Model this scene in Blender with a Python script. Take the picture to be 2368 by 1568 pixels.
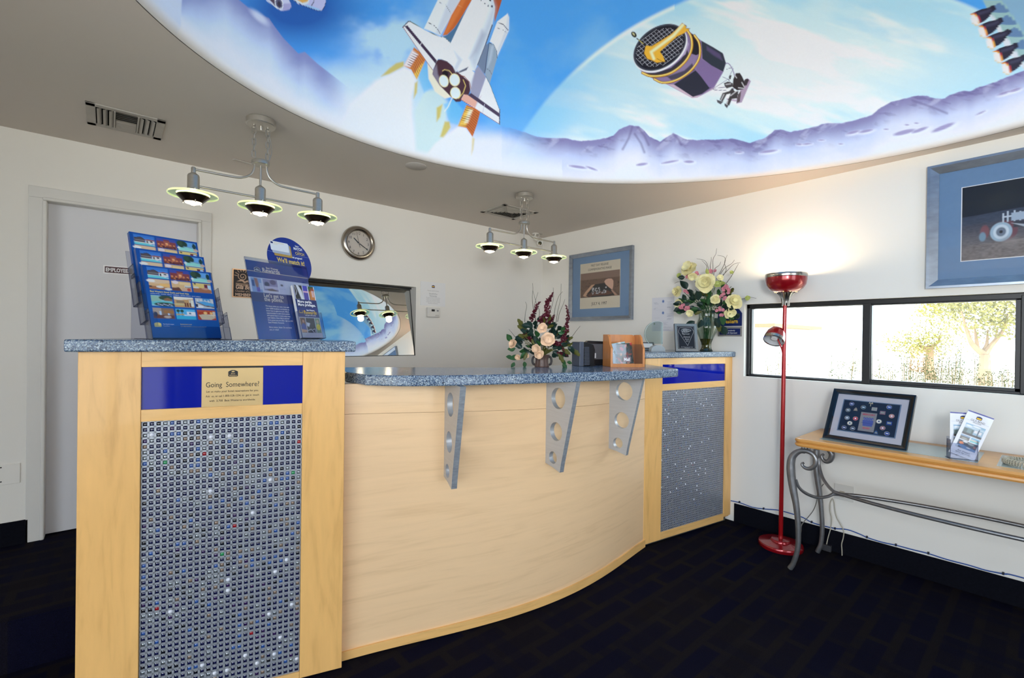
# Hotel lobby with a curved reception counter under a painted oval dome.
import bpy, bmesh, math, random
import numpy as np
from math import sin, cos, pi, radians, sqrt, atan2
from mathutils import Vector, Matrix

for o in list(bpy.data.objects):
    bpy.data.objects.remove(o)
SC = bpy.context.scene
COL = SC.collection
random.seed(7)
RNG = np.random.default_rng(11)

# ------------------------------------------------------------------ camera
EYE = np.array([0.0, 0.0, 1.3])
FPX = 1084.6                                   # focal length for a 2368 px wide frame
YAW, PIT, ROL = radians(49.286), radians(-0.171), radians(0.713)
_f = np.array([cos(YAW) * cos(PIT), sin(YAW) * cos(PIT), sin(PIT)])
_r = np.array([sin(YAW), -cos(YAW), 0.0])
_u = np.cross(_r, _f)
CAMR = np.stack([_r * cos(ROL) + _u * sin(ROL), -_r * sin(ROL) + _u * cos(ROL), -_f], 1)
cam_d = bpy.data.cameras.new('camera')
cam_d.sensor_width = 36.0
cam_d.lens = 36.0 * FPX / 2368.0
cam_d.clip_start = 0.02
cam_d.clip_end = 200
cam = bpy.data.objects.new('camera', cam_d)
COL.objects.link(cam)
_m = Matrix([list(CAMR[i]) + [EYE[i]] for i in range(3)] + [[0, 0, 0, 1]])
cam.matrix_world = _m
SC.camera = cam

# ------------------------------------------------------------------ world, sun, daylight, exposure
SC.view_settings.view_transform = 'Standard'
SC.view_settings.look = 'None'
SC.view_settings.gamma = 1.0
SC.view_settings.use_curve_mapping = False
SC.view_settings.exposure = 0.45
SKY_STRENGTH = 4.9
world = bpy.data.worlds.new('overcast_sky')
SC.world = world
world.use_nodes = True
_bg = world.node_tree.nodes['Background']
_bg.inputs['Color'].default_value = (0.78, 0.89, 1.0, 1)
_bg.inputs['Strength'].default_value = SKY_STRENGTH
sun_d = bpy.data.lights.new('sun', 'SUN')
sun_d.energy = 7.0
sun_d.angle = radians(1.0)
sun_d.color = (1.0, 0.97, 0.92)
sun = bpy.data.objects.new('sun', sun_d)
COL.objects.link(sun)
sun.rotation_euler = (radians(30), radians(-6), 0)     # high, over the forecourt in front of the storefront

XR, YB, HC = 3.42, 3.50, 2.34                  # right wall, back wall, ceiling height
XL, YF = -2.6, -3.4                            # left wall and storefront wall
ASSUMED_STEP = 0.20                                   # assumed rise of the staff side floor, fits the doorway to the camera


def portal(loc, rot, sx, sy):
    d = bpy.data.lights.new('daylight_portal', 'AREA')
    d.shape = 'RECTANGLE'
    d.size, d.size_y = sx, sy
    d.cycles.is_portal = True
    o = bpy.data.objects.new('daylight_portal', d)
    COL.objects.link(o)
    o.location = loc
    o.rotation_euler = rot


portal((0.5, YF - 0.02, 1.2), (radians(90), 0, 0), 2.0, 2.1)             # storefront
portal((XL - 0.02, -0.95, 1.2), (radians(90), 0, radians(-90)), 4.3, 2.1)  # left glazing
portal((XR + 0.17, 0.42, 1.3), (radians(90), 0, radians(90)), 2.2, 0.6)    # strip window
# added spot near the camera, stands in for a flash to brighten dome and room
fl_d = bpy.data.lights.new('dome_fill_spot', 'SPOT')
fl_d.energy = 185.0
fl_d.spot_size = radians(140)
fl_d.spot_blend = 1.0
fl_d.shadow_soft_size = 0.25
fl_d.color = (0.93, 0.97, 1.0)
fl_o = bpy.data.objects.new('dome_fill_spot', fl_d)
COL.objects.link(fl_o)
fl_o.location = (-0.35, -0.65, 1.62)
fl_o.rotation_euler = Vector((1.75, 0.95, 1.25)).to_track_quat('-Z', 'Y').to_euler()
cy = SC.cycles
cy.max_bounces = 10
cy.diffuse_bounces = 5
cy.glossy_bounces = 5
cy.transmission_bounces = 10
cy.transparent_max_bounces = 16
cy.sample_clamp_indirect = 6.0
cy.caustics_reflective = False
cy.caustics_refractive = False


# ------------------------------------------------------------------ surveying helpers: a sight line from the camera cut by a real plane
def ray(px, py):
    return CAMR @ np.array([(px - 1184) / FPX, -(py - 784) / FPX, -1.0])


def on(px, py, x=None, y=None, z=None, p=None, n=None):
    r = ray(px, py)
    if x is not None:
        t = (x - EYE[0]) / r[0]
    elif y is not None:
        t = (y - EYE[1]) / r[1]
    elif z is not None:
        t = (z - EYE[2]) / r[2]
    else:
        n = np.array(n, float)
        t = ((np.array(p, float) - EYE) @ n) / (r @ n)
    return EYE + t * r


def proj(P):
    P = np.atleast_2d(P)
    v = (P - EYE) @ CAMR
    w = np.where(v[:, 2] < -1e-3, -v[:, 2], 1e9)
    return 1184 + FPX * v[:, 0] / w, 784 - FPX * v[:, 1] / w, v[:, 2] < -1e-3


# ------------------------------------------------------------------ colour and material helpers
def lin(c):
    c = np.asarray(c, float) / 255.0
    return np.where(c <= 0.04045, c / 12.92, ((c + 0.055) / 1.055) ** 2.4)


def L4(c):
    return tuple(lin(c)) + (1.0,)


MATS = {}


def mat(name, col=(200, 200, 200), rough=0.5, metal=0.0, spec=0.5, trans=0.0, ior=1.45, emit=None, estr=0.0, coat=0.0,
        noise=None, bump=None, alpha=1.0, aniso=0.0):
    """noise=(scale, amount, stretch xyz): value variation; bump=(scale, strength)"""
    if name in MATS:
        return MATS[name]
    m = bpy.data.materials.new(name)
    m.use_nodes = True
    nt = m.node_tree
    b = nt.nodes['Principled BSDF']
    b.inputs['Base Color'].default_value = L4(col)
    b.inputs['Roughness'].default_value = rough
    b.inputs['Metallic'].default_value = metal
    b.inputs['Specular IOR Level'].default_value = spec
    b.inputs['Transmission Weight'].default_value = trans
    b.inputs['IOR'].default_value = ior
    b.inputs['Coat Weight'].default_value = coat
    b.inputs['Alpha'].default_value = alpha
    b.inputs['Anisotropic'].default_value = aniso
    if emit is not None:
        b.inputs['Emission Color'].default_value = L4(emit)
        b.inputs['Emission Strength'].default_value = estr
    if noise or bump:
        tc = nt.nodes.new('ShaderNodeTexCoord')
    if noise:
        sc_, amt, st = noise
        mp = nt.nodes.new('ShaderNodeMapping')
        mp.inputs['Scale'].default_value = st
        nz = nt.nodes.new('ShaderNodeTexNoise')
        nz.inputs['Scale'].default_value = sc_
        nz.inputs['Detail'].default_value = 5
        rp = nt.nodes.new('ShaderNodeValToRGB')
        c = lin(col)
        rp.color_ramp.elements[0].position = 0.25
        rp.color_ramp.elements[1].position = 0.75
        rp.color_ramp.elements[0].color = tuple(np.clip(c * (1 - amt), 0, 1)) + (1,)
        rp.color_ramp.elements[1].color = tuple(np.clip(c * (1 + amt), 0, 1)) + (1,)
        nt.links.new(tc.outputs['Object'], mp.inputs['Vector'])
        nt.links.new(mp.outputs['Vector'], nz.inputs['Vector'])
        nt.links.new(nz.outputs['Fac'], rp.inputs['Fac'])
        nt.links.new(rp.outputs['Color'], b.inputs['Base Color'])
    if bump:
        nb = nt.nodes.new('ShaderNodeTexNoise')
        nb.inputs['Scale'].default_value = bump[0]
        nb.inputs['Detail'].default_value = 3
        bp = nt.nodes.new('ShaderNodeBump')
        bp.inputs['Strength'].default_value = bump[1]
        bp.inputs['Distance'].default_value = 0.002
        nt.links.new(tc.outputs['Object'], nb.inputs['Vector'])
        nt.links.new(nb.outputs['Fac'], bp.inputs['Height'])
        nt.links.new(bp.outputs['Normal'], b.inputs['Normal'])
    MATS[name] = m
    return m


def paint_mat(name, rough=0.5, spec=0.5, coat=0.0):
    """paint / print: base colour from the mesh's own colour attribute"""
    m = mat(name, (255, 255, 255), rough, spec=spec, coat=coat)
    nt = m.node_tree
    a = nt.nodes.new('ShaderNodeAttribute')
    a.attribute_name = 'Col'
    nt.links.new(a.outputs['Color'], nt.nodes['Principled BSDF'].inputs['Base Color'])
    return m


def clear_mat(name, tint=(245, 250, 250), refl=0.06, fac=0.12, rough=0.02):
    """thin clear sheet: mostly transparent, fresnel gloss, a little tint"""
    m = bpy.data.materials.new(name)
    m.use_nodes = True
    nt = m.node_tree
    nt.nodes.clear()
    out = nt.nodes.new('ShaderNodeOutputMaterial')
    tr = nt.nodes.new('ShaderNodeBsdfTransparent')
    tr.inputs['Color'].default_value = L4(tint)
    gl = nt.nodes.new('ShaderNodeBsdfGlossy')
    gl.inputs['Roughness'].default_value = rough
    lw = nt.nodes.new('ShaderNodeLayerWeight')
    lw.inputs['Blend'].default_value = fac
    mx = nt.nodes.new('ShaderNodeMixShader')
    mm = nt.nodes.new('ShaderNodeMath')
    mm.operation = 'MULTIPLY_ADD'
    mm.inputs[1].default_value = 0.6
    mm.inputs[2].default_value = refl
    nt.links.new(lw.outputs['Fresnel'], mm.inputs[0])
    nt.links.new(mm.outputs[0], mx.inputs['Fac'])
    nt.links.new(tr.outputs[0], mx.inputs[1])
    nt.links.new(gl.outputs[0], mx.inputs[2])
    nt.links.new(mx.outputs[0], out.inputs['Surface'])
    MATS[name] = m
    return m


# ------------------------------------------------------------------ objects
OFF = {}                                        # world position of every parent's origin


def thing(name, label, cat, loc=(0, 0, 0), group=None):
    o = bpy.data.objects.new(name, None)
    o.empty_display_size = 0.05
    COL.objects.link(o)
    o.location = loc
    OFF[o] = Vector(loc)
    o['label'] = label
    o['category'] = cat
    if group:
        o['group'] = group
    return o


def tag(o, label, cat, group=None):
    o['label'] = label
    o['category'] = cat
    if group:
        o['group'] = group
    return o


def frame(origin, ux, uz=(0, 0, 1)):
    """local frame: x along ux, z along uz (made perpendicular), y = z cross x (away from the viewer for a wall thing)"""
    x = Vector(ux).normalized()
    z = Vector(uz)
    z = (z - x * z.dot(x)).normalized()
    y = z.cross(x)
    return Matrix(((x.x, y.x, z.x, origin[0]), (x.y, y.y, z.y, origin[1]), (x.z, y.z, z.z, origin[2]), (0, 0, 0, 1)))


I4 = Matrix.Identity(4)


class MB:
    def __init__(self):
        self.v, self.f, self.mi, self.sm = [], [], [], []

    def add(self, vs, fs, mi=0, smooth=False, F=None):
        b = len(self.v)
        if F is not None:
            vs = [F @ Vector(p) for p in vs]
        self.v.extend([tuple(p) for p in vs])
        for f in fs:
            self.f.append(tuple(i + b for i in f))
            self.mi.append(mi)
            self.sm.append(smooth)
        return self

    def box(self, lo, hi, mi=0, F=None):
        x0, y0, z0 = lo
        x1, y1, z1 = hi
        vs = [(x0, y0, z0), (x1, y0, z0), (x1, y1, z0), (x0, y1, z0), (x0, y0, z1), (x1, y0, z1), (x1, y1, z1), (x0, y1, z1)]
        fs = [(3, 2, 1, 0), (4, 5, 6, 7), (0, 1, 5, 4), (1, 2, 6, 5), (2, 3, 7, 6), (3, 0, 4, 7)]
        return self.add(vs, fs, mi, False, F)

    def tube(self, pts, rad, n=8, mi=0, F=None, closed=False, smooth=True, flat=1.0):
        pts = [Vector(p) for p in pts]
        k = len(pts)
        if not hasattr(rad, '__len__'):
            rad = [rad] * k
        vs, fs = [], []
        up = None
        for i in range(k):
            a = pts[(i - 1) % k] if (closed or i > 0) else pts[i]
            b = pts[(i + 1) % k] if (closed or i < k - 1) else pts[i]
            t = (b - a)
            if t.length < 1e-9:
                t = Vector((0, 0, 1))
            t.normalize()
            if up is None:
                up = Vector((0, 0, 1)) if abs(t.z) < 0.9 else Vector((1, 0, 0))
            up = (up - t * up.dot(t))
            if up.length < 1e-6:
                up = t.orthogonal()
            up.normalize()
            s = t.cross(up)
            for j in range(n):
                a_ = 2 * pi * j / n
                vs.append(pts[i] + (up * cos(a_) * flat + s * sin(a_)) * rad[i])
        for i in range(k if closed else k - 1):
            for j in range(n):
                p, q = i * n, ((i + 1) % k) * n
                fs.append((p + j, p + (j + 1) % n, q + (j + 1) % n, q + j))
        if not closed:
            fs.append(tuple(range(n))[::-1])
            fs.append(tuple((k - 1) * n + j for j in range(n)))
        return self.add(vs, fs, mi, smooth, F)

    def lathe(self, prof, n=32, mi=0, F=None, smooth=True, caps=True, center=(0, 0, 0), arc=(0, 2 * pi)):
        vs, fs = [], []
        full = abs(arc[1] - arc[0] - 2 * pi) < 1e-6
        m = n if full else n + 1
        for r, z in prof:
            for j in range(m):
                a = arc[0] + (arc[1] - arc[0]) * j / n
                vs.append((center[0] + r * cos(a), center[1] + r * sin(a), center[2] + z))
        for i in range(len(prof) - 1):
            for j in range(n):
                fs.append((i * m + j, i * m + (j + 1) % m, (i + 1) * m + (j + 1) % m, (i + 1) * m + j))
        if caps and full:
            if prof[0][0] > 1e-6:
                fs.append(tuple(range(m))[::-1])
            if prof[-1][0] > 1e-6:
                fs.append(tuple((len(prof) - 1) * m + j for j in range(m)))
        return self.add(vs, fs, mi, smooth, F)

    def prism(self, poly, z0, z1, mi=0, F=None, smooth=False):
        k = len(poly)
        vs = [(p[0], p[1], z0) for p in poly] + [(p[0], p[1], z1) for p in poly]
        fs = [tuple(range(k))[::-1], tuple(range(k, 2 * k))]
        fs += [(i, (i + 1) % k, k + (i + 1) % k, k + i) for i in range(k)]
        return self.add(vs, fs, mi, smooth, F)

    def sheet(self, P, mi=0, F=None, smooth=True, closed_u=False):
        """P[i][j] grid of points"""
        nu, nv = len(P), len(P[0])
        vs = [p for row in P for p in row]
        fs = []
        for i in range(nu if closed_u else nu - 1):
            for j in range(nv - 1):
                a, b = i * nv + j, ((i + 1) % nu) * nv + j
                fs.append((a, b, b + 1, a + 1))
        return self.add(vs, fs, mi, smooth, F)

    def ball(self, c, r, n=12, mi=0, F=None):
        if not hasattr(r, '__len__'):
            r = (r, r, r)
        h = max(4, n // 2)
        vs = [(c[0], c[1], c[2] - r[2])]
        for i in range(1, h):
            a = pi * i / h
            for j in range(n):
                b = 2 * pi * j / n
                vs.append((c[0] + r[0] * sin(a) * cos(b), c[1] + r[1] * sin(a) * sin(b), c[2] - r[2] * cos(a)))
        vs.append((c[0], c[1], c[2] + r[2]))
        fs = [(0, 1 + (j + 1) % n, 1 + j) for j in range(n)]
        for i in range(h - 2):
            for j in range(n):
                a, b = 1 + i * n, 1 + (i + 1) * n
                fs.append((a + j, a + (j + 1) % n, b + (j + 1) % n, b + j))
        t = len(vs) - 1
        b = 1 + (h - 2) * n
        fs += [(b + j, b + (j + 1) % n, t) for j in range(n)]
        return self.add(vs, fs, mi, True, F)

    def build(self, name, mats, parent=None, bevel=0, seg=2, sharp=40, kind=None, label=None):
        off = OFF[parent] if parent is not None else Vector((0, 0, 0))
        me = bpy.data.meshes.new(name)
        me.from_pydata([(p[0] - off.x, p[1] - off.y, p[2] - off.z) for p in self.v], [], self.f)
        if not isinstance(mats, (list, tuple)):
            mats = [mats]
        for m in mats:
            me.materials.append(m)
        me.polygons.foreach_set('material_index', self.mi)
        me.polygons.foreach_set('use_smooth', self.sm)
        me.update()
        if any(self.sm):
            me.set_sharp_from_angle(angle=radians(sharp))
        o = bpy.data.objects.new(name, me)
        COL.objects.link(o)
        if parent is not None:
            o.parent = parent
        OFF[o] = off.copy()
        if bevel:
            md = o.modifiers.new('bevel', 'BEVEL')
            md.width = bevel
            md.segments = seg
            md.limit_method = 'ANGLE'
            md.angle_limit = radians(40)
            md.harden_normals = False
        if kind:
            o['kind'] = kind
        if label:
            o['label'] = label
        return o


def text_mesh(name, items, m, parent, F):
    """items: (string, x, z, height, align, xscale); lettering lies on plane y=0 of frame F, facing -y"""
    mb = MB()
    for it in items:
        s, x, z, h, al, xs = it[:6]
        sh = it[6] if len(it) > 6 else 0.0
        cu = bpy.data.curves.new('t', 'FONT')
        cu.body = s
        cu.size = h * 1.38
        cu.align_x = al
        cu.shear = sh
        cu.resolution_u = 3
        cu.fill_mode = 'FRONT'
        if len(it) > 7 and it[7] > 0:
            cu.offset = h * 0.035
        ob = bpy.data.objects.new('t', cu)
        COL.objects.link(ob)
        dg = bpy.context.evaluated_depsgraph_get()
        me = bpy.data.meshes.new_from_object(ob.evaluated_get(dg))
        mb.add([(x + v.co.x * xs, 0, z + v.co.y) for v in me.vertices], [tuple(p.vertices) for p in me.polygons], 0, False, F)
        bpy.data.objects.remove(ob)
        bpy.data.curves.remove(cu)
        bpy.data.meshes.remove(me)
    return mb.build(name, m, parent)


# ------------------------------------------------------------------ painting onto mesh colours
def vnoise(X, Y, seed, octv=4, gain=0.5):
    r = np.random.default_rng(seed)
    tab = r.random((257, 257))
    out = np.zeros_like(X, dtype=float)
    amp, tot = 1.0, 0.0
    fx, fy = np.asarray(X, float).copy(), np.asarray(Y, float).copy()
    for _ in range(octv):
        ix, iy = np.floor(fx).astype(int), np.floor(fy).astype(int)
        tx, ty = fx - ix, fy - iy
        tx, ty = tx * tx * (3 - 2 * tx), ty * ty * (3 - 2 * ty)
        a, b = tab[ix % 256, iy % 256], tab[(ix + 1) % 256, iy % 256]
        c, d = tab[ix % 256, (iy + 1) % 256], tab[(ix + 1) % 256, (iy + 1) % 256]
        out += amp * ((a * (1 - tx) + b * tx) * (1 - ty) + (c * (1 - tx) + d * tx) * ty)
        tot += amp
        amp *= gain
        fx, fy = fx * 2.03 + 17.1, fy * 2.03 + 5.7
    return out / tot


def sstep(a, b, x):
    t = np.clip((x - a) / (b - a), 0, 1)
    return t * t * (3 - 2 * t)


class Cv:
    """paint box: X, Y are the artist's coordinates of every mesh vertex, C its colour"""

    def __init__(self, X, Y, bg=(255, 255, 255)):
        self.X, self.Y = np.asarray(X, float), np.asarray(Y, float)
        self.C = np.tile(lin(bg), (len(self.X), 1))

    def put(self, idx, col, a):
        a = np.clip(a, 0, 1)[:, None]
        c = lin(col) if np.ndim(col) == 1 else col
        self.C[idx] = self.C[idx] * (1 - a) + c * a

    def poly(self, pts, col, soft=1.0, op=1.0):
        P = np.asarray(pts, float)
        m = soft
        idx = np.where((self.X > P[:, 0].min() - m) & (self.X < P[:, 0].max() + m) & (self.Y > P[:, 1].min() - m) & (self.Y < P[:, 1].max() + m))[0]
        if len(idx) == 0:
            return
        x, y = self.X[idx], self.Y[idx]
        ins = np.zeros(len(idx), bool)
        d2 = np.full(len(idx), 1e18)
        for i in range(len(P)):
            x0, y0 = P[i]
            x1, y1 = P[(i + 1) % len(P)]
            c = ((y0 > y) != (y1 > y))
            if y1 != y0:
                ins ^= c & (x < (x1 - x0) * (y - y0) / (y1 - y0) + x0)
            dx, dy = x1 - x0, y1 - y0
            t = np.clip(((x - x0) * dx + (y - y0) * dy) / (dx * dx + dy * dy + 1e-12), 0, 1)
            d2 = np.minimum(d2, (x - x0 - t * dx) ** 2 + (y - y0 - t * dy) ** 2)
        sd = np.sqrt(d2) * np.where(ins, 1, -1)
        self.put(idx, col, sstep(-soft, soft, sd) * op)

    def line(self, pts, w, col, soft=0.7, op=1.0):
        P = np.asarray(pts, float)
        m = w + soft
        idx = np.where((self.X > P[:, 0].min() - m) & (self.X < P[:, 0].max() + m) & (self.Y > P[:, 1].min() - m) & (self.Y < P[:, 1].max() + m))[0]
        if len(idx) == 0:
            return
        x, y = self.X[idx], self.Y[idx]
        d2 = np.full(len(idx), 1e18)
        for i in range(len(P) - 1):
            x0, y0 = P[i]
            dx, dy = P[i + 1] - P[i]
            t = np.clip(((x - x0) * dx + (y - y0) * dy) / (dx * dx + dy * dy + 1e-12), 0, 1)
            d2 = np.minimum(d2, (x - x0 - t * dx) ** 2 + (y - y0 - t * dy) ** 2)
        self.put(idx, col, (1 - sstep(w / 2 - soft, w / 2 + soft, np.sqrt(d2))) * op)

    def ell(self, cx, cy, rx, ry, col, ang=0, soft=1.0, op=1.0):
        R = max(rx, ry) + soft
        idx = np.where((np.abs(self.X - cx) < R) & (np.abs(self.Y - cy) < R))[0]
        if len(idx) == 0:
            return
        a = radians(ang)
        x, y = self.X[idx] - cx, self.Y[idx] - cy
        u, v = x * cos(a) + y * sin(a), -x * sin(a) + y * cos(a)
        q = np.sqrt((u / rx) ** 2 + (v / ry) ** 2)
        s = soft / min(rx, ry)
        self.put(idx, col, (1 - sstep(1 - s, 1 + s, q)) * op)

    def rect(self, x0, y0, x1, y1, col, soft=0.3, op=1.0):
        self.poly([(x0, y0), (x1, y0), (x1, y1), (x0, y1)], col, soft, op)

    def vgrad(self, x0, y0, x1, y1, c0, c1):
        idx = np.where((self.X >= x0) & (self.X <= x1) & (self.Y >= y0) & (self.Y <= y1))[0]
        t = ((self.Y[idx] - y0) / (y1 - y0))[:, None]
        self.C[idx] = lin(c0) * (1 - t) + lin(c1) * t

    def grain(self, x0, y0, x1, y1, sx, sy, amt, seed):
        idx = np.where((self.X >= x0) & (self.X <= x1) & (self.Y >= y0) & (self.Y <= y1))[0]
        n = vnoise(self.X[idx] / sx, self.Y[idx] / sy, seed, 3)
        self.C[idx] *= (1 + amt * (n - 0.5) * 2)[:, None]


def grid_mesh(name, pts, nu, nv, cols, m, parent=None, smooth=False, closed_u=False):
    """pts (nu*nv,3) -> quad grid with a per-vertex colour attribute"""
    off = np.array(OFF[parent]) if parent is not None else np.zeros(3)
    me = bpy.data.meshes.new(name)
    i, j = np.meshgrid(np.arange(nu if closed_u else nu - 1), np.arange(nv - 1), indexing='ij')
    a, b = i * nv + j, ((i + 1) % nu) * nv + j
    fs = np.stack([a, b, b + 1, a + 1], -1).reshape(-1, 4)
    me.vertices.add(nu * nv)
    me.vertices.foreach_set('co', (np.asarray(pts) - off).astype(np.float32).ravel())
    me.loops.add(fs.size)
    me.loops.foreach_set('vertex_index', fs.ravel().astype(np.int32))
    me.polygons.add(len(fs))
    me.polygons.foreach_set('loop_start', (np.arange(len(fs)) * 4).astype(np.int32))
    me.polygons.foreach_set('use_smooth', np.full(len(fs), smooth))
    me.update(calc_edges=True)
    ca = me.color_attributes.new('Col', 'FLOAT_COLOR', 'POINT')
    rgba = np.concatenate([np.clip(cols, 0, 1), np.ones((nu * nv, 1))], 1).astype(np.float32)
    ca.data.foreach_set('color', rgba.ravel())
    me.materials.append(m)
    o = bpy.data.objects.new(name, me)
    COL.objects.link(o)
    if parent is not None:
        o.parent = parent
    OFF[o] = Vector(off)
    return o


def sheet_print(name, F, x0, x1, z0, z1, W, H, painter, m, parent, res=1.0, label=None, fn=None):
    """flat (or bent by fn) printed sheet on y=0 of frame F; painter(Cv) works in 0..W x 0..H, y down"""
    nu, nv = max(2, int(W * res) + 1), max(2, int(H * res) + 1)
    u, v = np.meshgrid(np.linspace(0, 1, nu), np.linspace(0, 1, nv), indexing='ij')
    u, v = u.ravel(), v.ravel()
    cv = Cv(u * W, v * H)
    painter(cv)
    lx, lz = x0 + (x1 - x0) * u, z1 + (z0 - z1) * v
    ly = np.zeros_like(lx) if fn is None else fn(u, v)
    A = np.array(F)
    pts = np.stack([lx, ly, lz, np.ones_like(lx)], 1) @ A.T
    o = grid_mesh(name, pts[:, :3], nu, nv, cv.C, m, parent)
    if label:
        o['label'] = label
    return o


def structure(o):
    o['kind'] = 'structure'
    return o


def catmull(pts, n=8):
    P = [np.array(p, float) for p in pts]
    out = []
    for i in range(len(P) - 1):
        p0 = P[i - 1] if i > 0 else 2 * P[i] - P[i + 1]
        p3 = P[i + 2] if i + 2 < len(P) else 2 * P[i + 1] - P[i]
        for k in range(n):
            t = k / n
            out.append(0.5 * ((2 * P[i]) + (-p0 + P[i + 1]) * t + (2 * p0 - 5 * P[i] + 4 * P[i + 1] - p3) * t * t + (-p0 + 3 * P[i] - 3 * P[i + 1] + p3) * t ** 3))
    out.append(P[-1])
    return out
# ------------------------------------------------------------------ materials of the room
M_WALL = mat('wall_paint', (230, 227, 220), 0.75, spec=0.3, noise=(1.3, 0.012, (1, 1, 1)), bump=(140, 0.05))
M_CEIL = mat('ceiling_paint', (212, 204, 196), 0.8, spec=0.2, noise=(1.1, 0.012, (1, 1, 1)), bump=(120, 0.05))
M_DOOR = mat('door_paint', (214, 214, 218), 0.45, noise=(2.0, 0.015, (1, 1, 0.4)))
M_TRIM = mat('trim_paint', (215, 213, 208), 0.45, noise=(9.0, 0.02, (1, 1, 0.3)))
M_BASE = mat('carpet_base', (13, 14, 22), 0.95, spec=0.1, noise=(90, 0.3, (1, 1, 1)))
M_BLACKAL = mat('dark_bronze_aluminium', (36, 36, 38), 0.38, metal=0.2, noise=(30, 0.1, (1, 1, 1)))
M_DARK = mat('duct_shade', (6, 6, 8), 0.9, spec=0.05)  # near-black sheet colour, imitates shade inside the ceiling ducts
M_GLASS = clear_mat('window_glass', (250, 253, 252), 0.015, 0.06)
M_MURAL = paint_mat('mural_paint', 0.55, 0.3)


def carpet_material():
    m = mat('patterned_carpet', (10, 10, 20), 0.95, spec=0.08)
    nt = m.node_tree
    b = nt.nodes['Principled BSDF']
    tc = nt.nodes.new('ShaderNodeTexCoord')
    mp = nt.nodes.new('ShaderNodeMapping')
    mp.inputs['Rotation'].default_value = (0, 0, radians(0))
    br = nt.nodes.new('ShaderNodeTexBrick')
    br.offset = 0.5
    br.inputs['Scale'].default_value = 1.0
    br.inputs['Brick Width'].default_value = 0.30
    br.inputs['Row Height'].default_value = 0.11
    br.inputs['Mortar Size'].default_value = 0.022
    br.inputs['Mortar Smooth'].default_value = 0.4
    br.inputs['Color1'].default_value = L4((9, 11, 34))
    br.inputs['Color2'].default_value = L4((24, 20, 22))
    br.inputs['Mortar'].default_value = L4((30, 26, 26))
    br2 = nt.nodes.new('ShaderNodeTexBrick')
    br2.offset = 0.33
    br2.inputs['Scale'].default_value = 1.0
    br2.inputs['Brick Width'].default_value = 0.09
    br2.inputs['Row Height'].default_value = 0.33
    br2.inputs['Mortar Size'].default_value = 0.02
    br2.inputs['Mortar Smooth'].default_value = 0.5
    br2.inputs['Color1'].default_value = (0, 0, 0, 1)
    br2.inputs['Color2'].default_value = (1, 1, 1, 1)
    br2.inputs['Mortar'].default_value = (0.3, 0.3, 0.3, 1)
    mix = nt.nodes.new('ShaderNodeMix')
    mix.data_type = 'RGBA'
    mix.inputs[7].default_value = L4((8, 10, 32))
    nz = nt.nodes.new('ShaderNodeTexNoise')
    nz.inputs['Scale'].default_value = 420
    nz.inputs['Detail'].default_value = 2
    rp = nt.nodes.new('ShaderNodeValToRGB')
    rp.color_ramp.elements[0].position, rp.color_ramp.elements[1].position = 0.35, 0.7
    rp.color_ramp.elements[0].color, rp.color_ramp.elements[1].color = (0.45, 0.45, 0.45, 1), (1.5, 1.5, 1.5, 1)
    mul = nt.nodes.new('ShaderNodeMix')
    mul.data_type = 'RGBA'
    mul.blend_type = 'MULTIPLY'
    mul.inputs[0].default_value = 1.0
    k = nt.nodes.new('ShaderNodeMath')
    k.operation = 'MULTIPLY'
    k.inputs[1].default_value = 0.65
    for n in (br, br2):
        nt.links.new(mp.outputs[0], n.inputs['Vector'])
    nt.links.new(tc.outputs['Object'], mp.inputs['Vector'])
    nt.links.new(tc.outputs['Object'], nz.inputs['Vector'])
    nt.links.new(br2.outputs['Color'], k.inputs[0])
    nt.links.new(k.outputs[0], mix.inputs[0])
    nt.links.new(br.outputs['Color'], mix.inputs[6])
    nt.links.new(nz.outputs['Fac'], rp.inputs['Fac'])
    nt.links.new(mix.outputs[2], mul.inputs[6])
    nt.links.new(rp.outputs['Color'], mul.inputs[7])
    nt.links.new(mul.outputs[2], b.inputs['Base Color'])
    bp = nt.nodes.new('ShaderNodeBump')
    bp.inputs['Strength'].default_value = 0.5
    bp.inputs['Distance'].default_value = 0.004
    nt.links.new(nz.outputs['Fac'], bp.inputs['Height'])
    nt.links.new(bp.outputs['Normal'], b.inputs['Normal'])
    return m


M_CARPET = carpet_material()

# ------------------------------------------------------------------ floor with an assumed step on the staff side
mb = MB()
mb.box((XL, YF, -0.08), (XR, YB + 0.2, 0.0))
# added step, staff side raised to fit the left doorway to the camera; its edge runs under the counter line and on to the left wall
mb.prism([(XL, 2.75), (0.06, 2.56), (0.88, 2.31), (1.0, 2.02), (1.9, 1.92), (2.6, 2.12), (XR, 1.97), (XR, YB + 0.2), (XL, YB + 0.2)], -0.01, ASSUMED_STEP)
structure(mb.build('floor', M_CARPET))

# ------------------------------------------------------------------ walls
# reception glass recess in the back wall
GX0, GX1, GZ0, GZ1 = 1.016, 1.947, 1.140, 1.712
DX0, DX1, DZ1 = -0.262, 0.430, 2.004          # door opening
T = 0.28
mb = MB()
mb.box((XL, YB, 0), (DX0, YB + T, HC))
mb.box((DX0, YB, DZ1), (DX1, YB + T, HC))
mb.box((DX1, YB, 0), (GX0, YB + T, HC))
mb.box((GX0, YB, 0), (GX1, YB + T, GZ0))
mb.box((GX0, YB, GZ1), (GX1, YB + T, HC))
mb.box((GX1, YB, 0), (XR + 0.2, YB + T, HC))
structure(mb.build('wall_back', M_WALL))
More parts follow.
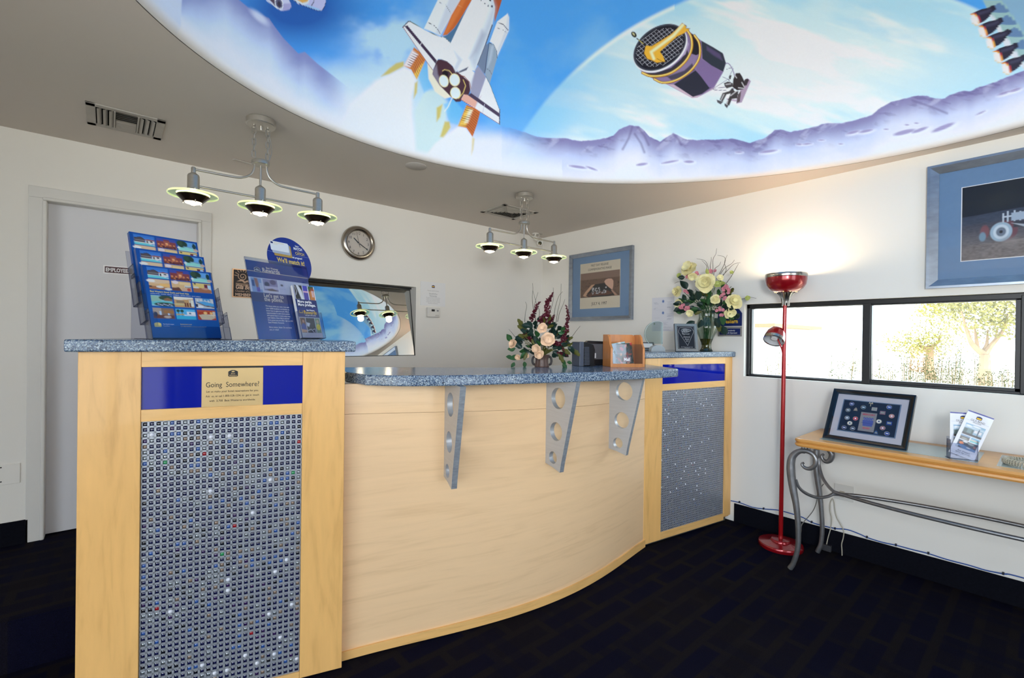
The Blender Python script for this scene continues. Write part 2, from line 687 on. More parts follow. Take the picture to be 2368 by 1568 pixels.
# right wall with the strip window
WY0, WY1, WZ0, WZ1 = -1.05, 1.449, 1.046, 1.556
WD = 0.040                                     # the frame sits this far back in its opening
mb = MB()
mb.box((XR, YF, 0), (XR + 0.18, WY0, HC))
mb.box((XR, WY0, 0), (XR + 0.18, WY1, WZ0))
mb.box((XR, WY0, WZ1), (XR + 0.18, WY1, HC))
mb.box((XR, WY1, 0), (XR + 0.18, YB + 0.1, HC))
structure(mb.build('wall_right', M_WALL))
# left wall and front wall, both largely glazed (behind the viewer)
mb = MB()
mb.box((XL - 0.18, YF, 0), (XL, -3.1, HC))
mb.box((XL - 0.18, -3.1, 0), (XL, 1.2, 0.15))
mb.box((XL - 0.18, -3.1, 2.25), (XL, 1.2, HC))
mb.box((XL - 0.18, 1.2, 0), (XL, YB + 0.2, HC))
structure(mb.build('wall_left', M_WALL))
mb = MB()
mb.box((XL - 0.18, YF - 0.18, 0), (-0.5, YF, HC))
mb.box((-0.5, YF - 0.18, 0), (1.5, YF, 0.15))
mb.box((-0.5, YF - 0.18, 2.25), (1.5, YF, HC))
mb.box((1.5, YF - 0.18, 0), (XR + 0.18, YF, HC))
structure(mb.build('wall_front', M_WALL))
for nm, a0, a1, ax in (('window_3', -0.5, 1.5, 0), ('window_4', -3.1, 1.2, 1)):
    mb = MB()
    for k in range(5):
        p = a0 + (a1 - a0) * k / 4
        q = (max(a0, p - 0.035), min(a1, p + 0.035))
        if ax == 0:
            mb.box((q[0], YF - 0.12, 0.15), (q[1], YF - 0.04, 2.25))
        else:
            mb.box((XL - 0.12, q[0], 0.15), (XL - 0.04, q[1], 2.25))
    for z in (0.15, 2.17):
        if ax == 0:
            mb.box((a0, YF - 0.12, z), (a1, YF - 0.04, z + 0.08))
        else:
            mb.box((XL - 0.12, a0, z), (XL - 0.04, a1, z + 0.08))
    structure(mb.build(nm, M_BLACKAL))

# baseboards of dark carpet
mb = MB()
mb.box((XL, YB - 0.012, ASSUMED_STEP), (DX0 - 0.05, YB, ASSUMED_STEP + 0.120))
mb.box((DX1 + 0.06, YB - 0.012, ASSUMED_STEP), (XR, YB, ASSUMED_STEP + 0.120))
structure(mb.build('baseboard_back', M_BASE))
mb = MB()
mb.box((XR - 0.010, YF, 0.0), (XR, 1.50, 0.131))
structure(mb.build('baseboard_right', M_BASE, bevel=0.003))

# ------------------------------------------------------------------ ceiling with the oval opening, dome above it
ECX, ECY, EA, EB, ETH = 1.561, 0.701, 1.596, 1.919, 0.797
DH, DP = 0.86, 2.5


def oval(ph, k=1.0, d=0.0):
    a, b = EA * k - d, EB * k - d
    x, y = a * np.cos(ph), b * np.sin(ph)
    return ECX + x * cos(ETH) - y * sin(ETH), ECY + x * sin(ETH) + y * cos(ETH)


bm = bmesh.new()
outer = [(XL, YF), (XR + 0.02, YF), (XR + 0.02, YB + 0.02), (XL, YB + 0.02)]
ov = [bm.verts.new((p[0], p[1], HC)) for p in outer]
for i in range(4):
    bm.edges.new((ov[i], ov[(i + 1) % 4]))
NE = 240
iv = []
for k in range(NE):
    x, y = oval(2 * pi * k / NE, 1.0, -0.004)
    iv.append(bm.verts.new((x, y, HC)))
for i in range(NE):
    bm.edges.new((iv[i], iv[(i + 1) % NE]))
bmesh.ops.triangle_fill(bm, use_beauty=True, use_dissolve=False, edges=bm.edges[:], normal=(0, 0, -1))
me = bpy.data.meshes.new('ceiling')
bm.to_mesh(me)
bm.free()
me.materials.append(M_CEIL)
ceiling = bpy.data.objects.new('ceiling', me)
COL.objects.link(ceiling)
OFF[ceiling] = Vector((0, 0, 0))
structure(ceiling)
# unseen roof slab and skirts added above, so that no daylight leaks past the dome
mb = MB()
mb.box((XL - 0.3, YF - 0.3, HC + 1.05), (XR + 0.3, YB + 0.4, HC + 1.15))
for a, b in (((XL - 0.3, YF - 0.3), (XL - 0.2, YB + 0.4)), ((XR + 0.2, YF - 0.3), (XR + 0.3, YB + 0.4)),
             ((XL - 0.3, YF - 0.3), (XR + 0.3, YF - 0.2)), ((XL - 0.3, YB + 0.3), (XR + 0.3, YB + 0.4))):
    mb.box((a[0], a[1], HC), (b[0], b[1], HC + 1.1))
structure(mb.build('roof_light_block', M_CEIL))
# ------------------------------------------------------------------ the painted dome
def dome_points(ph, s):
    """s: 0 at the ceiling edge (rounded lip), then up the shell to the apex at 1"""
    lip = 0.04
    out = np.zeros((len(ph), 3))
    k = s < lip
    t = np.where(k, s / lip, 0) * (pi / 2)
    LR = 0.030
    d = np.where(k, LR * np.sin(t), LR)
    zl = np.where(k, LR * (1 - np.cos(t)), LR)
    q = np.where(k, 0, (s - lip) / (1 - lip)) * (pi / 2)
    rho = np.power(np.clip(np.cos(q), 0, 1), 2 / DP)
    z = (DH - LR) * np.power(np.clip(np.sin(q), 0, 1), 2 / DP)
    x, y = (EA - d) * rho * np.cos(ph), (EB - d) * rho * np.sin(ph)
    out[:, 0] = ECX + x * cos(ETH) - y * sin(ETH)
    out[:, 1] = ECY + x * sin(ETH) + y * cos(ETH)
    out[:, 2] = HC + zl + z
    return out


NPH, NS1, NS2 = 1500, 250, 24
# columns are denser on the side that faces the entrance
w = 1.0 / (0.35 + np.exp(-((np.mod(np.linspace(0, 2 * pi, 4000) - 0.25 + pi, 2 * pi) - pi) / 1.25) ** 4))
cum = np.concatenate([[0], np.cumsum(1.0 / w)])
PH = np.interp(np.linspace(0, cum[-1], NPH, endpoint=False), cum, np.linspace(0, 2 * pi, 4001))
SS = np.concatenate([np.linspace(0, 0.04, 8)[:-1], np.linspace(0.04, 0.66, NS1), np.linspace(0.66, 0.995, NS2)[1:]])
PHg, SSg = np.meshgrid(PH, SS, indexing='ij')
PHf, SSf = PHg.ravel(), SSg.ravel()
DPTS = dome_points(PHf, SSf)
px_, py_, vis = proj(DPTS)
# side seen by the viewer: the artist's cartoon in picture units; the far side: the cartoon of the other half
_toC = np.array([ECX, ECY]) - EYE[:2]
front = vis & (((DPTS[:, 0] - ECX) * _toC[0] + (DPTS[:, 1] - ECY) * _toC[1]) > -1.25) & (px_ > -150) & (px_ < 2560) & (py_ > -260)
SKYB = (78, 160, 232)
cv = Cv(np.where(front, px_, -9e3), np.where(front, py_, -9e3), SKYB)
X, Y = cv.X, cv.Y
n1 = vnoise(X / 150, Y / 110, 3, 5)
n2 = vnoise((X + 0.55 * Y) / 190, (Y - 0.32 * X) / 46, 5, 4)
n3 = vnoise(X / 60, Y / 40, 9, 4)


def setc(mask_alpha, col, opm=1.0):
    cv.put(np.arange(len(X)), col, mask_alpha * opm)


fr = front.astype(float)
# sky: deep blue top left, paler towards the right
setc(fr * sstep(700, 900, X) * (0.35 * sstep(0.4, 0.75, n1)), (150, 205, 245))
dark = np.exp(-(((X - 690) / 130) ** 2 + ((Y - 20) / 75) ** 2))
setc(fr * np.clip(dark * 1.25, 0, 1), (32, 92, 170))
setc(fr * np.exp(-(((X - 880) / 60) ** 2 + ((Y - 150) / 60) ** 2)) * 0.8, (52, 128, 214))
# clouds around the smoke
cl = np.exp(-(((X - 895) / 75) ** 2 + ((Y - 85) / 95) ** 2)) * sstep(0.25, 0.6, n1)
setc(fr * np.clip(cl * 1.5, 0, 0.85), (190, 222, 243))
cl = sstep(70, 150, Y - 0.10 * (X - 700) - 40 + 60 * (n1 - 0.5)) * (1 - sstep(960, 1010, X)) * sstep(640, 760, X + 0.4 * Y)
setc(fr * np.clip(cl * 0.95, 0, 0.92), (196, 222, 240))
setc(fr * sstep(190, 270, Y - 0.33 * (X - 860) + 40 * (n3 - 0.5)) * (X < 1160) * (X > 700), (224, 228, 236))
# planet: pale disc that fills the right side
pc = np.sqrt(((X - 1900) / 1.0) ** 2 + ((Y - 700) * 1.07) ** 2) - 810
pl = 1 - sstep(-6, 6, pc)
streak = sstep(0.38, 0.62, n2)
base = lin((196, 226, 244))[None] * (1 - streak[:, None]) + lin((233, 238, 240))[None] * streak[:, None]
s2 = sstep(0.50, 0.72, vnoise((X + 0.5 * Y) / 260, (Y - 0.27 * X) / 70, 21, 4))
base = base * (1 - 0.75 * s2[:, None]) + lin((160, 212, 243))[None] * 0.75 * s2[:, None]
warm = np.exp(-(((X - 1820) / 420) ** 2 + ((Y - 170) / 90) ** 2))[:, None] * 0.6
base = base * (1 - warm) + lin((240, 240, 238))[None] * warm
limb = (sstep(-170, -8, pc) * (1 - sstep(1290, 1480, X)))[:, None] * 0.75
base = base * (1 - limb) + lin((128, 196, 245))[None] * limb
cv.put(np.arange(len(X)), base, fr * pl)
setc(fr * np.exp(-((pc + 4) / 5) ** 2) * (X < 1560) * (1 - sstep(120, 200, Y)) * 0.75, (232, 242, 250))
setc(fr * np.exp(-(((X - 1190) / 35) ** 2 + ((Y - 215) / 80) ** 2)) * 0.9, (84, 168, 240))

# moonscape along the lower edge, right half
RIDGE = [(1120, 296), (1160, 292), (1190, 298), (1250, 318), (1300, 319), (1345, 327), (1400, 320), (1418, 313), (1432, 300), (1447, 293),
         (1455, 289), (1478, 292), (1490, 302), (1502, 316), (1526, 327), (1540, 318), (1557, 308), (1572, 316), (1590, 324), (1640, 323),
         (1700, 321), (1735, 331), (1770, 318), (1792, 301), (1806, 300), (1830, 305), (1880, 294), (1910, 285), (1950, 284), (2000, 272),
         (2016, 266), (2032, 252), (2060, 236), (2090, 228), (2120, 222), (2145, 222), (2160, 227), (2185, 228), (2196, 219), (2225, 210),
         (2243, 211), (2260, 203), (2300, 190), (2368, 163), (2560, 90)]
rx = np.array([p[0] for p in RIDGE], float)
ry = np.array([p[1] for p in RIDGE], float)
ridge = np.interp(X, rx, ry) + 3 * (vnoise(X / 9, Y * 0, 31, 3) - 0.5)
below = Y - ridge
land = sstep(-1.5, 1.5, below) * (X > 1120)
t1 = sstep(0, 42 + 30 * n3, below)
t2 = sstep(25, 105, below + 30 * (n3 - 0.5))
gcol = lin((132, 126, 170))[None] * (1 - t1[:, None]) + lin((198, 206, 234))[None] * t1[:, None]
gcol = gcol * (1 - t2[:, None]) + lin((236, 230, 230))[None] * t2[:, None]
hl = (sstep(0.55, 0.8, vnoise((X + Y) / 22, (Y - X * 0.3) / 30, 41, 4)) * (1 - t1))[:, None] * 0.4
gcol = gcol * (1 - hl) + lin((208, 208, 228))[None] * hl
sh = (sstep(0.55, 0.75, vnoise((X - Y) / 26, Y / 12, 47, 4)) * (1 - t1))[:, None] * 0.55
gcol = gcol * (1 - sh) + lin((98, 88, 138))[None] * sh
fade = sstep(1120, 1300, X)
cv.put(np.arange(len(X)), gcol, fr * land * fade)
setc(fr * sstep(0, 40, below) * (1 - fade) * (X > 1050), (228, 228, 236))
for x0, y0, w_, h_, a_ in ((1340, 388, 26, 5, 8), (1370, 391, 16, 4, 20), (1486, 382, 16, 5, -8), (1552, 376, 24, 4, -10), (1595, 376, 14, 5, 0), (1780, 352, 24, 5, -8),
                           (1710, 353, 9, 3, 0), (1850, 335, 9, 3, 0), (1868, 334, 12, 3, -6), (1900, 325, 8, 2.5, 0), (1945, 334, 6, 2.5, 0), (2095, 309, 32, 8, -14),
                           (2130, 303, 24, 6, -20), (2185, 298, 34, 8, -22), (1975, 308, 18, 5, -14), (2005, 305, 20, 5, -12), (2050, 300, 7, 2.5, 0), (2098, 290, 6, 3, 0),
                           (2120, 286, 6, 3, 0), (2325, 217, 20, 5, -18), (2350, 210, 18, 5, -18), (2270, 262, 14, 3, -25)):
    cv.ell(x0, y0, w_, h_, (232, 232, 244), a_, 3, 0.8)
    cv.ell(x0 - w_ * 0.12, y0 - h_ * 0.4, w_ * 0.8, h_ * 0.6, (140, 124, 172), a_, 1.5, 0.8)
for x0, y0, x1, y1 in ((1462, 294, 1440, 345), (1475, 294, 1500, 335), (1468, 310, 1490, 352), (1557, 310, 1575, 335), (2110, 232, 2190, 262), (1800, 303, 1775, 320)):
    cv.line([(x0, y0), ((x0 + x1) / 2 + 3, (y0 + y1) / 2), (x1, y1)], 5, (104, 94, 142), 3, 0.6)

# left hill
LR_ = [(520, -30), (545, -6), (575, 18), (600, 34), (622, 42), (634, 60), (655, 88), (690, 124), (705, 120), (735, 148), (770, 175), (806, 203)]
lr = np.interp(X, [p[0] for p in LR_], [p[1] for p in LR_], left=-30, right=206)
bl = Y - lr
hill = sstep(-2, 2, bl) * (1 - sstep(740, 812, X))
tt = sstep(0, 95, bl + 25 * (n3 - 0.5))
hc = lin((136, 142, 190))[None] * (1 - tt[:, None]) + lin((206, 220, 240))[None] * tt[:, None]
tt2 = sstep(70, 150, bl + 20 * (n3 - 0.5))
hc = hc * (1 - tt2[:, None]) + lin((232, 230, 232))[None] * tt2[:, None]
cv.put(np.arange(len(X)), hc, fr * hill)
cv.ell(600, 40, 24, 8, (226, 232, 244), 40, 5, 0.7)
setc(fr * sstep(0.0, 1, (np.interp(X, [325, 560, 740, 1000, 1200, 1340, 1560], [0, 200, 295, 372, 412, 424, 424]) - Y < 62) * (Y > 0)) * (X < 1300) * (X > 300) *
     sstep(62, 20, np.interp(X, [325, 560, 740, 1000, 1200, 1340, 1560], [0, 200, 295, 372, 412, 424, 424]) - Y), (232, 230, 230), 0.9)


def c3(*p):
    return [(900 + x / 3.734, y / 3.734) for x, y in p]


def c4(*p):
    return [(1420 + x / 6.532, 30 + y / 6.532) for x, y in p]


def c5(*p):
    return [(2180 + x / 8.25, y / 8.25) for x, y in p]


def c6(*p):
    return [(600 + x / 11.84, y / 11.84) for x, y in p]


# exhaust plumes
WHITE = (238, 232, 230)
cv.poly(c3((130, 575), (190, 600), (235, 690), (200, 830), (195, 1000), (215, 1300), (0, 1260), (-420, 1100), (-330, 900), (-120, 700)), WHITE, 9)
cv.poly(c3((210, 960), (300, 780), (420, 760), (520, 900), (470, 1200), (360, 1330), (230, 1300)), (206, 226, 222), 8, 0.9)
cv.poly(c3((470, 900), (560, 860), (640, 950), (600, 1080), (520, 1060)), (112, 190, 240), 4, 0.8)
cv.poly(c3((245, 640), (320, 560), (370, 760), (300, 800)), (118, 190, 240), 4, 0.8)
for p in (((0, 590), (60, 545), (125, 530), (130, 570), (0, 640), (-70, 660)), ((222, 720), (245, 700), (240, 800), (212, 850)),
          ((480, 1050), (520, 1050), (530, 1100), (470, 1190), (440, 1180)), ((715, 1180), (735, 1200), (725, 1290), (708, 1340)),
          ((410, 930), (460, 900), (440, 1010), (410, 1050))):
    cv.poly(c3(*p), (206, 184, 52), 3, 0.85)
cv.poly(c3((595, 1090), (660, 1095), (718, 1180), (708, 1400), (330, 1330), (400, 1240)), WHITE, 6)
cv.poly(c3((330, 545), (385, 610), (450, 740), (552, 835), (480, 852), (395, 790), (340, 680)), (236, 226, 204), 2)
# left booster
cv.poly(c3((438, -40), (640, -40), (440, 306), (300, 246)), (228, 234, 240), 1)
cv.poly(c3((530, -40), (640, -40), (440, 306), (400, 290)), (200, 208, 220), 5, 0.8)
cv.line(c3((325, 193), (380, 212), (420, 255), (440, 290)), 1.1, (60, 62, 74), 0.5)
cv.line(c3((436, 20), (490, 45), (530, 110)), 0.9, (110, 116, 128), 0.5)
# external tank
cv.poly(c3((640, -40), (740, -40), (665, 80), (600, 190), (560, 245), (500, 300), (464, 306), (540, 130)), (204, 104, 48), 1)
cv.poly(c3((640, -40), (680, -40), (600, 120), (500, 290), (464, 306), (540, 130)), (226, 130, 66), 4, 0.7)
cv.line(c3((600, 45), (668, 78)), 1, (226, 170, 130), 0.5)
cv.poly(c3((890, -40), (985, -40), (955, 60), (912, 190), (904, 100)), (176, 84, 48), 1)
cv.poly(c3((500, 302), (560, 248), (668, 80), (600, 270), (530, 370), (468, 316)), (78, 116, 150), 1)
# left nozzle
cv.poly(c3((215, 408), (300, 478), (312, 520), (238, 685), (190, 600), (125, 568)), (204, 122, 60), 1)
cv.poly(c3((200, 430), (250, 470), (180, 580), (125, 568)), (236, 232, 236), 3, 0.9)
cv.poly(c3((270, 560), (300, 540), (238, 685), (215, 640)), (240, 200, 90), 3, 0.8)
for k in range(8):
    a = k / 8
    cv.line(c3((210 - 85 * a, 425 + 140 * a), (262 - 60 * a, 450 + 140 * a), (308 - 72 * a, 505 + 175 * a)), 0.9, (130, 70, 60), 0.4)
# orbiter body
cv.poly(c3((735, -40), (890, -40), (914, 60), (912, 100), (890, 215), (830, 390), (740, 612), (640, 600), (500, 425), (530, 372), (640, 140)), (232, 238, 243), 1)
cv.poly(c3((880, -40), (914, 60), (912, 100), (890, 215), (830, 390), (740, 612), (700, 520), (820, 250), (880, 90)), (182, 196, 212), 10, 0.75)
cv.poly(c3((800, 260), (830, 300), (760, 450), (700, 500)), (150, 158, 182), 9, 0.6)
cv.line(c3((890, 215), (830, 390), (764, 560)), 2.2, (72, 72, 98), 0.8)
for x, y, r in ((826, 30, 1.4), (855, 50, 1.4), (887, 55, 2.0), (795, 0, 1.4), (872, 2, 2.2)):
    cv.ell(900 + x / 3.734, y / 3.734, r, r * 1.3, (52, 56, 76), -20, 0.5)
# right booster
cv.poly(c3((1022, 118), (1035, 150), (1032, 265), (935, 482), (900, 380), (868, 360), (932, 186)), (238, 240, 243), 1)
cv.poly(c3((1022, 118), (1035, 150), (1032, 265), (935, 482), (928, 440), (1000, 260)), (204, 210, 220), 4, 0.8)
cv.line(c3((932, 196), (985, 212), (1028, 262)), 1.6, (56, 62, 86), 0.5)
cv.line(c3((920, 240), (975, 252), (1016, 285)), 0.7, (120, 120, 130), 0.4)
cv.poly(c3((836, 590), (862, 372), (900, 382), (930, 450), (935, 490), (868, 722), (826, 640)), (150, 168, 186), 1)
cv.poly(c3((880, 400), (905, 390), (880, 520), (850, 580)), (188, 202, 216), 4, 0.8)
cv.line(c3((862, 372), (900, 380), (928, 440), (932, 500)), 0.9, (66, 74, 92), 0.4)
cv.line(c3((838, 590), (868, 610), (884, 640)), 0.8, (84, 90, 108), 0.4)
cv.poly(c3((764, 562), (830, 392), (856, 372), (836, 600), (820, 640)), (118, 134, 160), 1)
cv.line(c3((862, 372), (840, 520), (826, 630)), 1.4, (58, 58, 84), 0.5)
# left wing
cv.poly(c3((118, 232), (165, 185), (192, 190), (310, 262), (440, 318), (475, 320), (532, 372), (500, 428), (420, 512), (376, 606), (244, 420)), (236, 236, 240), 0.9)
cv.line(c3((165, 186), (192, 191), (310, 262), (440, 318), (475, 320), (528, 368)), 0.9, (92, 104, 92), 0.5)
cv.poly(c3((132, 226), (158, 220), (416, 528), (402, 552)), (62, 46, 72), 0.7)
cv.line(c3((118, 233), (244, 420), (376, 606)), 1.1, (140, 60, 72), 0.5)
cv.line(c3((116, 236), (165, 185), (185, 186)), 2.0, (56, 46, 76), 0.6)
cv.line(c3((280, 372), (246, 414)), 1.2, (236, 236, 240), 0.4)
cv.poly(c3((400, 560), (430, 500), (500, 425), (470, 420), (420, 500)), (205, 210, 220), 3, 0.7)
# tail area
cv.poly(c3((374, 640), (382, 600), (402, 548), (420, 516), (450, 512), (520, 538), (580, 615), (680, 660), (712, 740), (690, 812), (645, 850), (612, 878), (576, 880), (520, 822), (440, 742)), (74, 46, 58), 1)
cv.poly(c3((380, 600), (410, 560), (420, 640), (470, 740), (440, 742), (376, 645)), (140, 132, 150), 3, 0.8)
cv.line(c3((460, 612), (480, 600), (520, 612), (560, 660)), 1.6, (226, 200, 120), 0.7)
cv.ell(900 + 484 / 3.734, 640 / 3.734, 7, 8, (26, 18, 26), 0, 1.5)
cv.line(c3((640, 690), (660, 740), (640, 800), (600, 850)), 1.8, (216, 190, 110), 0.7)
cv.poly(c3((418, 508), (464, 425), (520, 425), (560, 440), (600, 475), (634, 515), (605, 600), (575, 622), (548, 570), (500, 530), (450, 512)), (234, 238, 243), 1)
cv.poly(c3((575, 622), (610, 560), (634, 515), (560, 440), (590, 520), (560, 585)), (196, 204, 216), 4, 0.7)
cv.poly(c3((590, 622), (640, 600), (682, 580), (735, 625), (748, 690), (705, 790), (690, 705), (640, 660)), (236, 238, 242), 1)
cv.poly(c3((735, 625), (748, 690), (705, 790), (700, 720)), (188, 192, 206), 3, 0.8)
cv.line(c3((596, 640), (650, 660), (695, 710), (708, 770)), 1.2, (150, 70, 50), 0.5)
cv.poly(c3((636, 518), (694, 514), (698, 555), (682, 574), (590, 622)), (242, 242, 245), 0.8)
cv.poly(c3((590, 624), (684, 576), (668, 606), (610, 628)), (96, 98, 116), 0.8)
for x, y, ra, rb, an in ((472, 700, 41, 54, -16), (565, 690, 46, 55, -10), (572, 803, 45, 52, -14)):
    cv.ell(900 + x / 3.734, y / 3.734, ra / 3.734, rb / 3.734, (240, 224, 168), an, 0.7)
    cv.ell(900 + x / 3.734, y / 3.734, ra / 3.734 - 1.8, rb / 3.734 - 1.8, (220, 238, 244), an, 0.9)
cv.line(c3((548, 835), (510, 920), (480, 960)), 2.5, (240, 240, 240), 1.6, 0.8)
# right wing
cv.poly(c3((745, 600), (770, 570), (836, 662), (800, 800), (765, 880), (700, 800), (720, 700)), (156, 156, 180), 2)
cv.poly(c3((836, 664), (870, 730), (950, 940), (957, 945), (955, 1073), (785, 965), (620, 860), (645, 815), (770, 850)), (238, 236, 240), 0.8)
cv.poly(c3((620, 860), (645, 815), (680, 820), (768, 852), (742, 932)), (226, 172, 154), 1.2)
cv.poly(c3((742, 932), (768, 852), (800, 820), (760, 900)), (190, 170, 180), 2, 0.7)
cv.poly(c3((680, 822), (706, 803), (952, 978), (950, 1012)), (72, 60, 84), 0.7)
cv.line(c3((836, 664), (870, 730), (950, 940)), 1.0, (70, 100, 110), 0.5)
cv.line(c3((620, 860), (785, 966), (955, 1073)), 1.1, (150, 56, 66), 0.5)
cv.line(c3((954, 945), (952, 1072)), 2.0, (62, 50, 80), 0.5)
cv.line(c3((826, 898), (808, 972)), 1.1, (200, 200, 212), 0.4)
# right nozzle
cv.poly(c3((668, 905), (742, 935), (786, 968), (760, 1070), (720, 1182), (668, 1105), (596, 1088)), (196, 104, 48), 1)
cv.poly(c3((668, 920), (720, 945), (660, 1090), (596, 1088)), (238, 196, 84), 4, 0.9)
cv.poly(c3((690, 940), (720, 950), (680, 1060), (650, 1060)), (250, 238, 214), 4, 0.8)
for k in range(9):
    a = k / 9
    cv.line(c3((662 - 62 * a, 930 + 158 * a), (720 - 50 * a, 948 + 158 * a), (778 - 52 * a, 990 + 180 * a)), 0.9, (128, 60, 34), 0.4)

# ---- telescope with an astronaut
cv.poly(c4((385, 850), (430, 905), (600, 1000), (800, 1080), (1180, 1285), (1260, 1275), (1500, 1150), (1645, 900), (1690, 760), (1650, 620), (1500, 520), (1320, 420), (1100, 250), (900, 500)), (136, 116, 156), 1)
cv.poly(c4((800, 1075), (900, 1080), (1190, 1262), (1330, 1240), (1500, 1130), (1480, 1160), (1260, 1276), (1180, 1285)), (200, 176, 190), 1.2)
cv.poly(c4((905, 1078), (1230, 865), (1470, 1120), (1330, 1222), (1192, 1268)), (44, 46, 60), 1)
cv.poly(c4((1300, 690), (1470, 790), (1640, 900), (1500, 1110), (1440, 1130), (1240, 860)), (126, 106, 150), 1)
cv.poly(c4((1320, 420), (1500, 520), (1640, 605), (1690, 760), (1648, 888), (1470, 792), (1335, 690)), (46, 54, 66), 1)
cv.poly(c4((1400, 500), (1600, 620), (1640, 720), (1500, 640), (1400, 560)), (96, 82, 124), 3, 0.7)
cv.poly(c4((1165, 310), (1240, 350), (1310, 450), (1318, 600), (1240, 640), (1170, 615), (1190, 450)), (30, 30, 40), 1)
cv.poly(c4((1165, 615), (1245, 645), (1200, 780), (1060, 920), (860, 1010), (800, 960), (1020, 800)), (140, 122, 158), 1)
cv.poly(c4((800, 960), (1060, 870), (1180, 760), (1220, 860), (1000, 985), (860, 1010)), (58, 58, 72), 2, 0.9)
cv.poly(c4((430, 905), (620, 905), (860, 830), (1010, 700), (1100, 540), (1130, 640), (1020, 800), (800, 960), (600, 985)), (52, 50, 60), 1.2)
cv.poly(c4((1100, 400), (1130, 470), (1080, 620), (1000, 690), (1060, 540)), (176, 160, 192), 1.5)
for arc, w_ in ((((1110, 265), (1165, 370), (1175, 520), (1120, 670), (1010, 800), (860, 905), (700, 950), (540, 950), (430, 905)), 4.5),
                (((1215, 340), (1280, 440), (1300, 580), (1270, 720), (1160, 870), (1010, 980), (860, 1040), (720, 1050), (610, 1000)), 4.0)):
    q = catmull(c4(*arc), 5)
    cv.line(q, w_ + 2.0, (120, 74, 34), 0.8)
    cv.line(q, w_, (222, 168, 54), 0.9)
    cv.line([(p[0] - 0.8, p[1] - 0.6) for p in q], 1.3, (252, 236, 150), 0.6)
cx_, cy_ = 1420 + 690 / 6.532, 30 + 520 / 6.532
cv.ell(cx_ + 1.5, cy_ + 2.5, 69, 47.5, (232, 234, 240), -36, 1)
cv.ell(cx_, cy_, 67.5, 46, (60, 64, 76), -36, 1)
cv.ell(cx_ + 0.5, cy_ + 0.3, 63, 42.5, (26, 26, 38), -36, 1)
ga, gb = np.array([cos(radians(-36)), sin(radians(-36))]), np.array([cos(radians(46)), sin(radians(46))])
for k in range(-7, 8):
    o_ = k * 8.2
    h1 = sqrt(max(0, 1 - (o_ / 60) ** 2)) * 38
    h2 = sqrt(max(0, 1 - (o_ / 62) ** 2)) * 40
    c0 = np.array([cx_, cy_])
    if h1 > 6:
        cv.line([c0 + ga * o_ - gb * h1, c0 + ga * o_ + gb * h1], 0.75, (204, 206, 216), 0.4, 0.85)
for k in range(-5, 6):
    o_ = k * 7.6
    h1 = sqrt(max(0, 1 - (o_ / 42) ** 2)) * 56
    c0 = np.array([cx_, cy_])
    if h1 > 6:
        cv.line([c0 + gb * o_ - ga * h1, c0 + gb * o_ + ga * h1], 0.75, (204, 206, 216), 0.4, 0.85)
ARM = c4((1030, 148), (1100, 196), (1085, 225), (1152, 236), (1060, 305), (960, 350), (820, 470), (690, 590), (735, 650), (770, 740), (640, 760), (560, 720), (495, 700), (445, 610), (470, 490), (560, 505), (700, 420), (860, 320), (960, 230))
cv.poly(ARM, (90, 60, 24), 1.6)
cv.poly([(p[0] * 0.97 + 0.03 * 1541, p[1] * 0.97 + 0.03 * 100) for p in ARM], (232, 176, 56), 1.0)
cv.line(c4((1040, 180), (900, 340), (740, 460), (560, 590), (600, 690)), 6, (252, 240, 190), 3, 0.9)
cv.line(c4((650, 690), (740, 740)), 1.0, (110, 70, 40), 0.5)
cv.line(c4((480, 495), (345, 385)), 2.4, (40, 40, 34), 0.6)
cv.line(c4((440, 465), (370, 405)), 1.2, (240, 220, 120), 0.4)
cv.ell(1420 + 300 / 6.532, 30 + 325 / 6.532, 5.2, 7.8, (40, 42, 34), -38, 0.8)
cv.ell(1420 + 295 / 6.532, 30 + 318 / 6.532, 2.0, 4.2, (196, 190, 140), -38, 0.8)
ring = [(1420 + (1750 + 118 * cos(a) * 0.55 + 50 * sin(a)) / 6.532, 30 + (955 + 195 * sin(a) - 25 * cos(a)) / 6.532) for a in np.linspace(-1.75, 1.9, 20)]
cv.line(ring, 2.2, (150, 142, 172), 0.7)
for a, b in (((1640, 965), (1740, 1010)), ((1720, 1000), (1790, 1090)), ((1520, 1130), (1720, 1000)), ((1500, 1150), (1790, 1095)), ((1700, 850), (1790, 820)), ((1730, 980), (1800, 840)), ((1500, 1165), (1700, 1170))):
    cv.line(c4(a, b), 1.1, (118, 112, 140), 0.4)
cv.poly(c4((1980, 1000), (2020, 985), (2066, 1030), (1930, 1350), (1850, 1370), (1850, 1300)), (170, 148, 172), 0.9)
cv.poly(c4((1970, 1010), (2010, 990), (2040, 1010), (2000, 1100), (1970, 1080)), (60, 52, 56), 0.9)
cv.poly(c4((1700, 1290), (1860, 1310), (1840, 1340), (1700, 1310)), (190, 170, 190), 0.9)
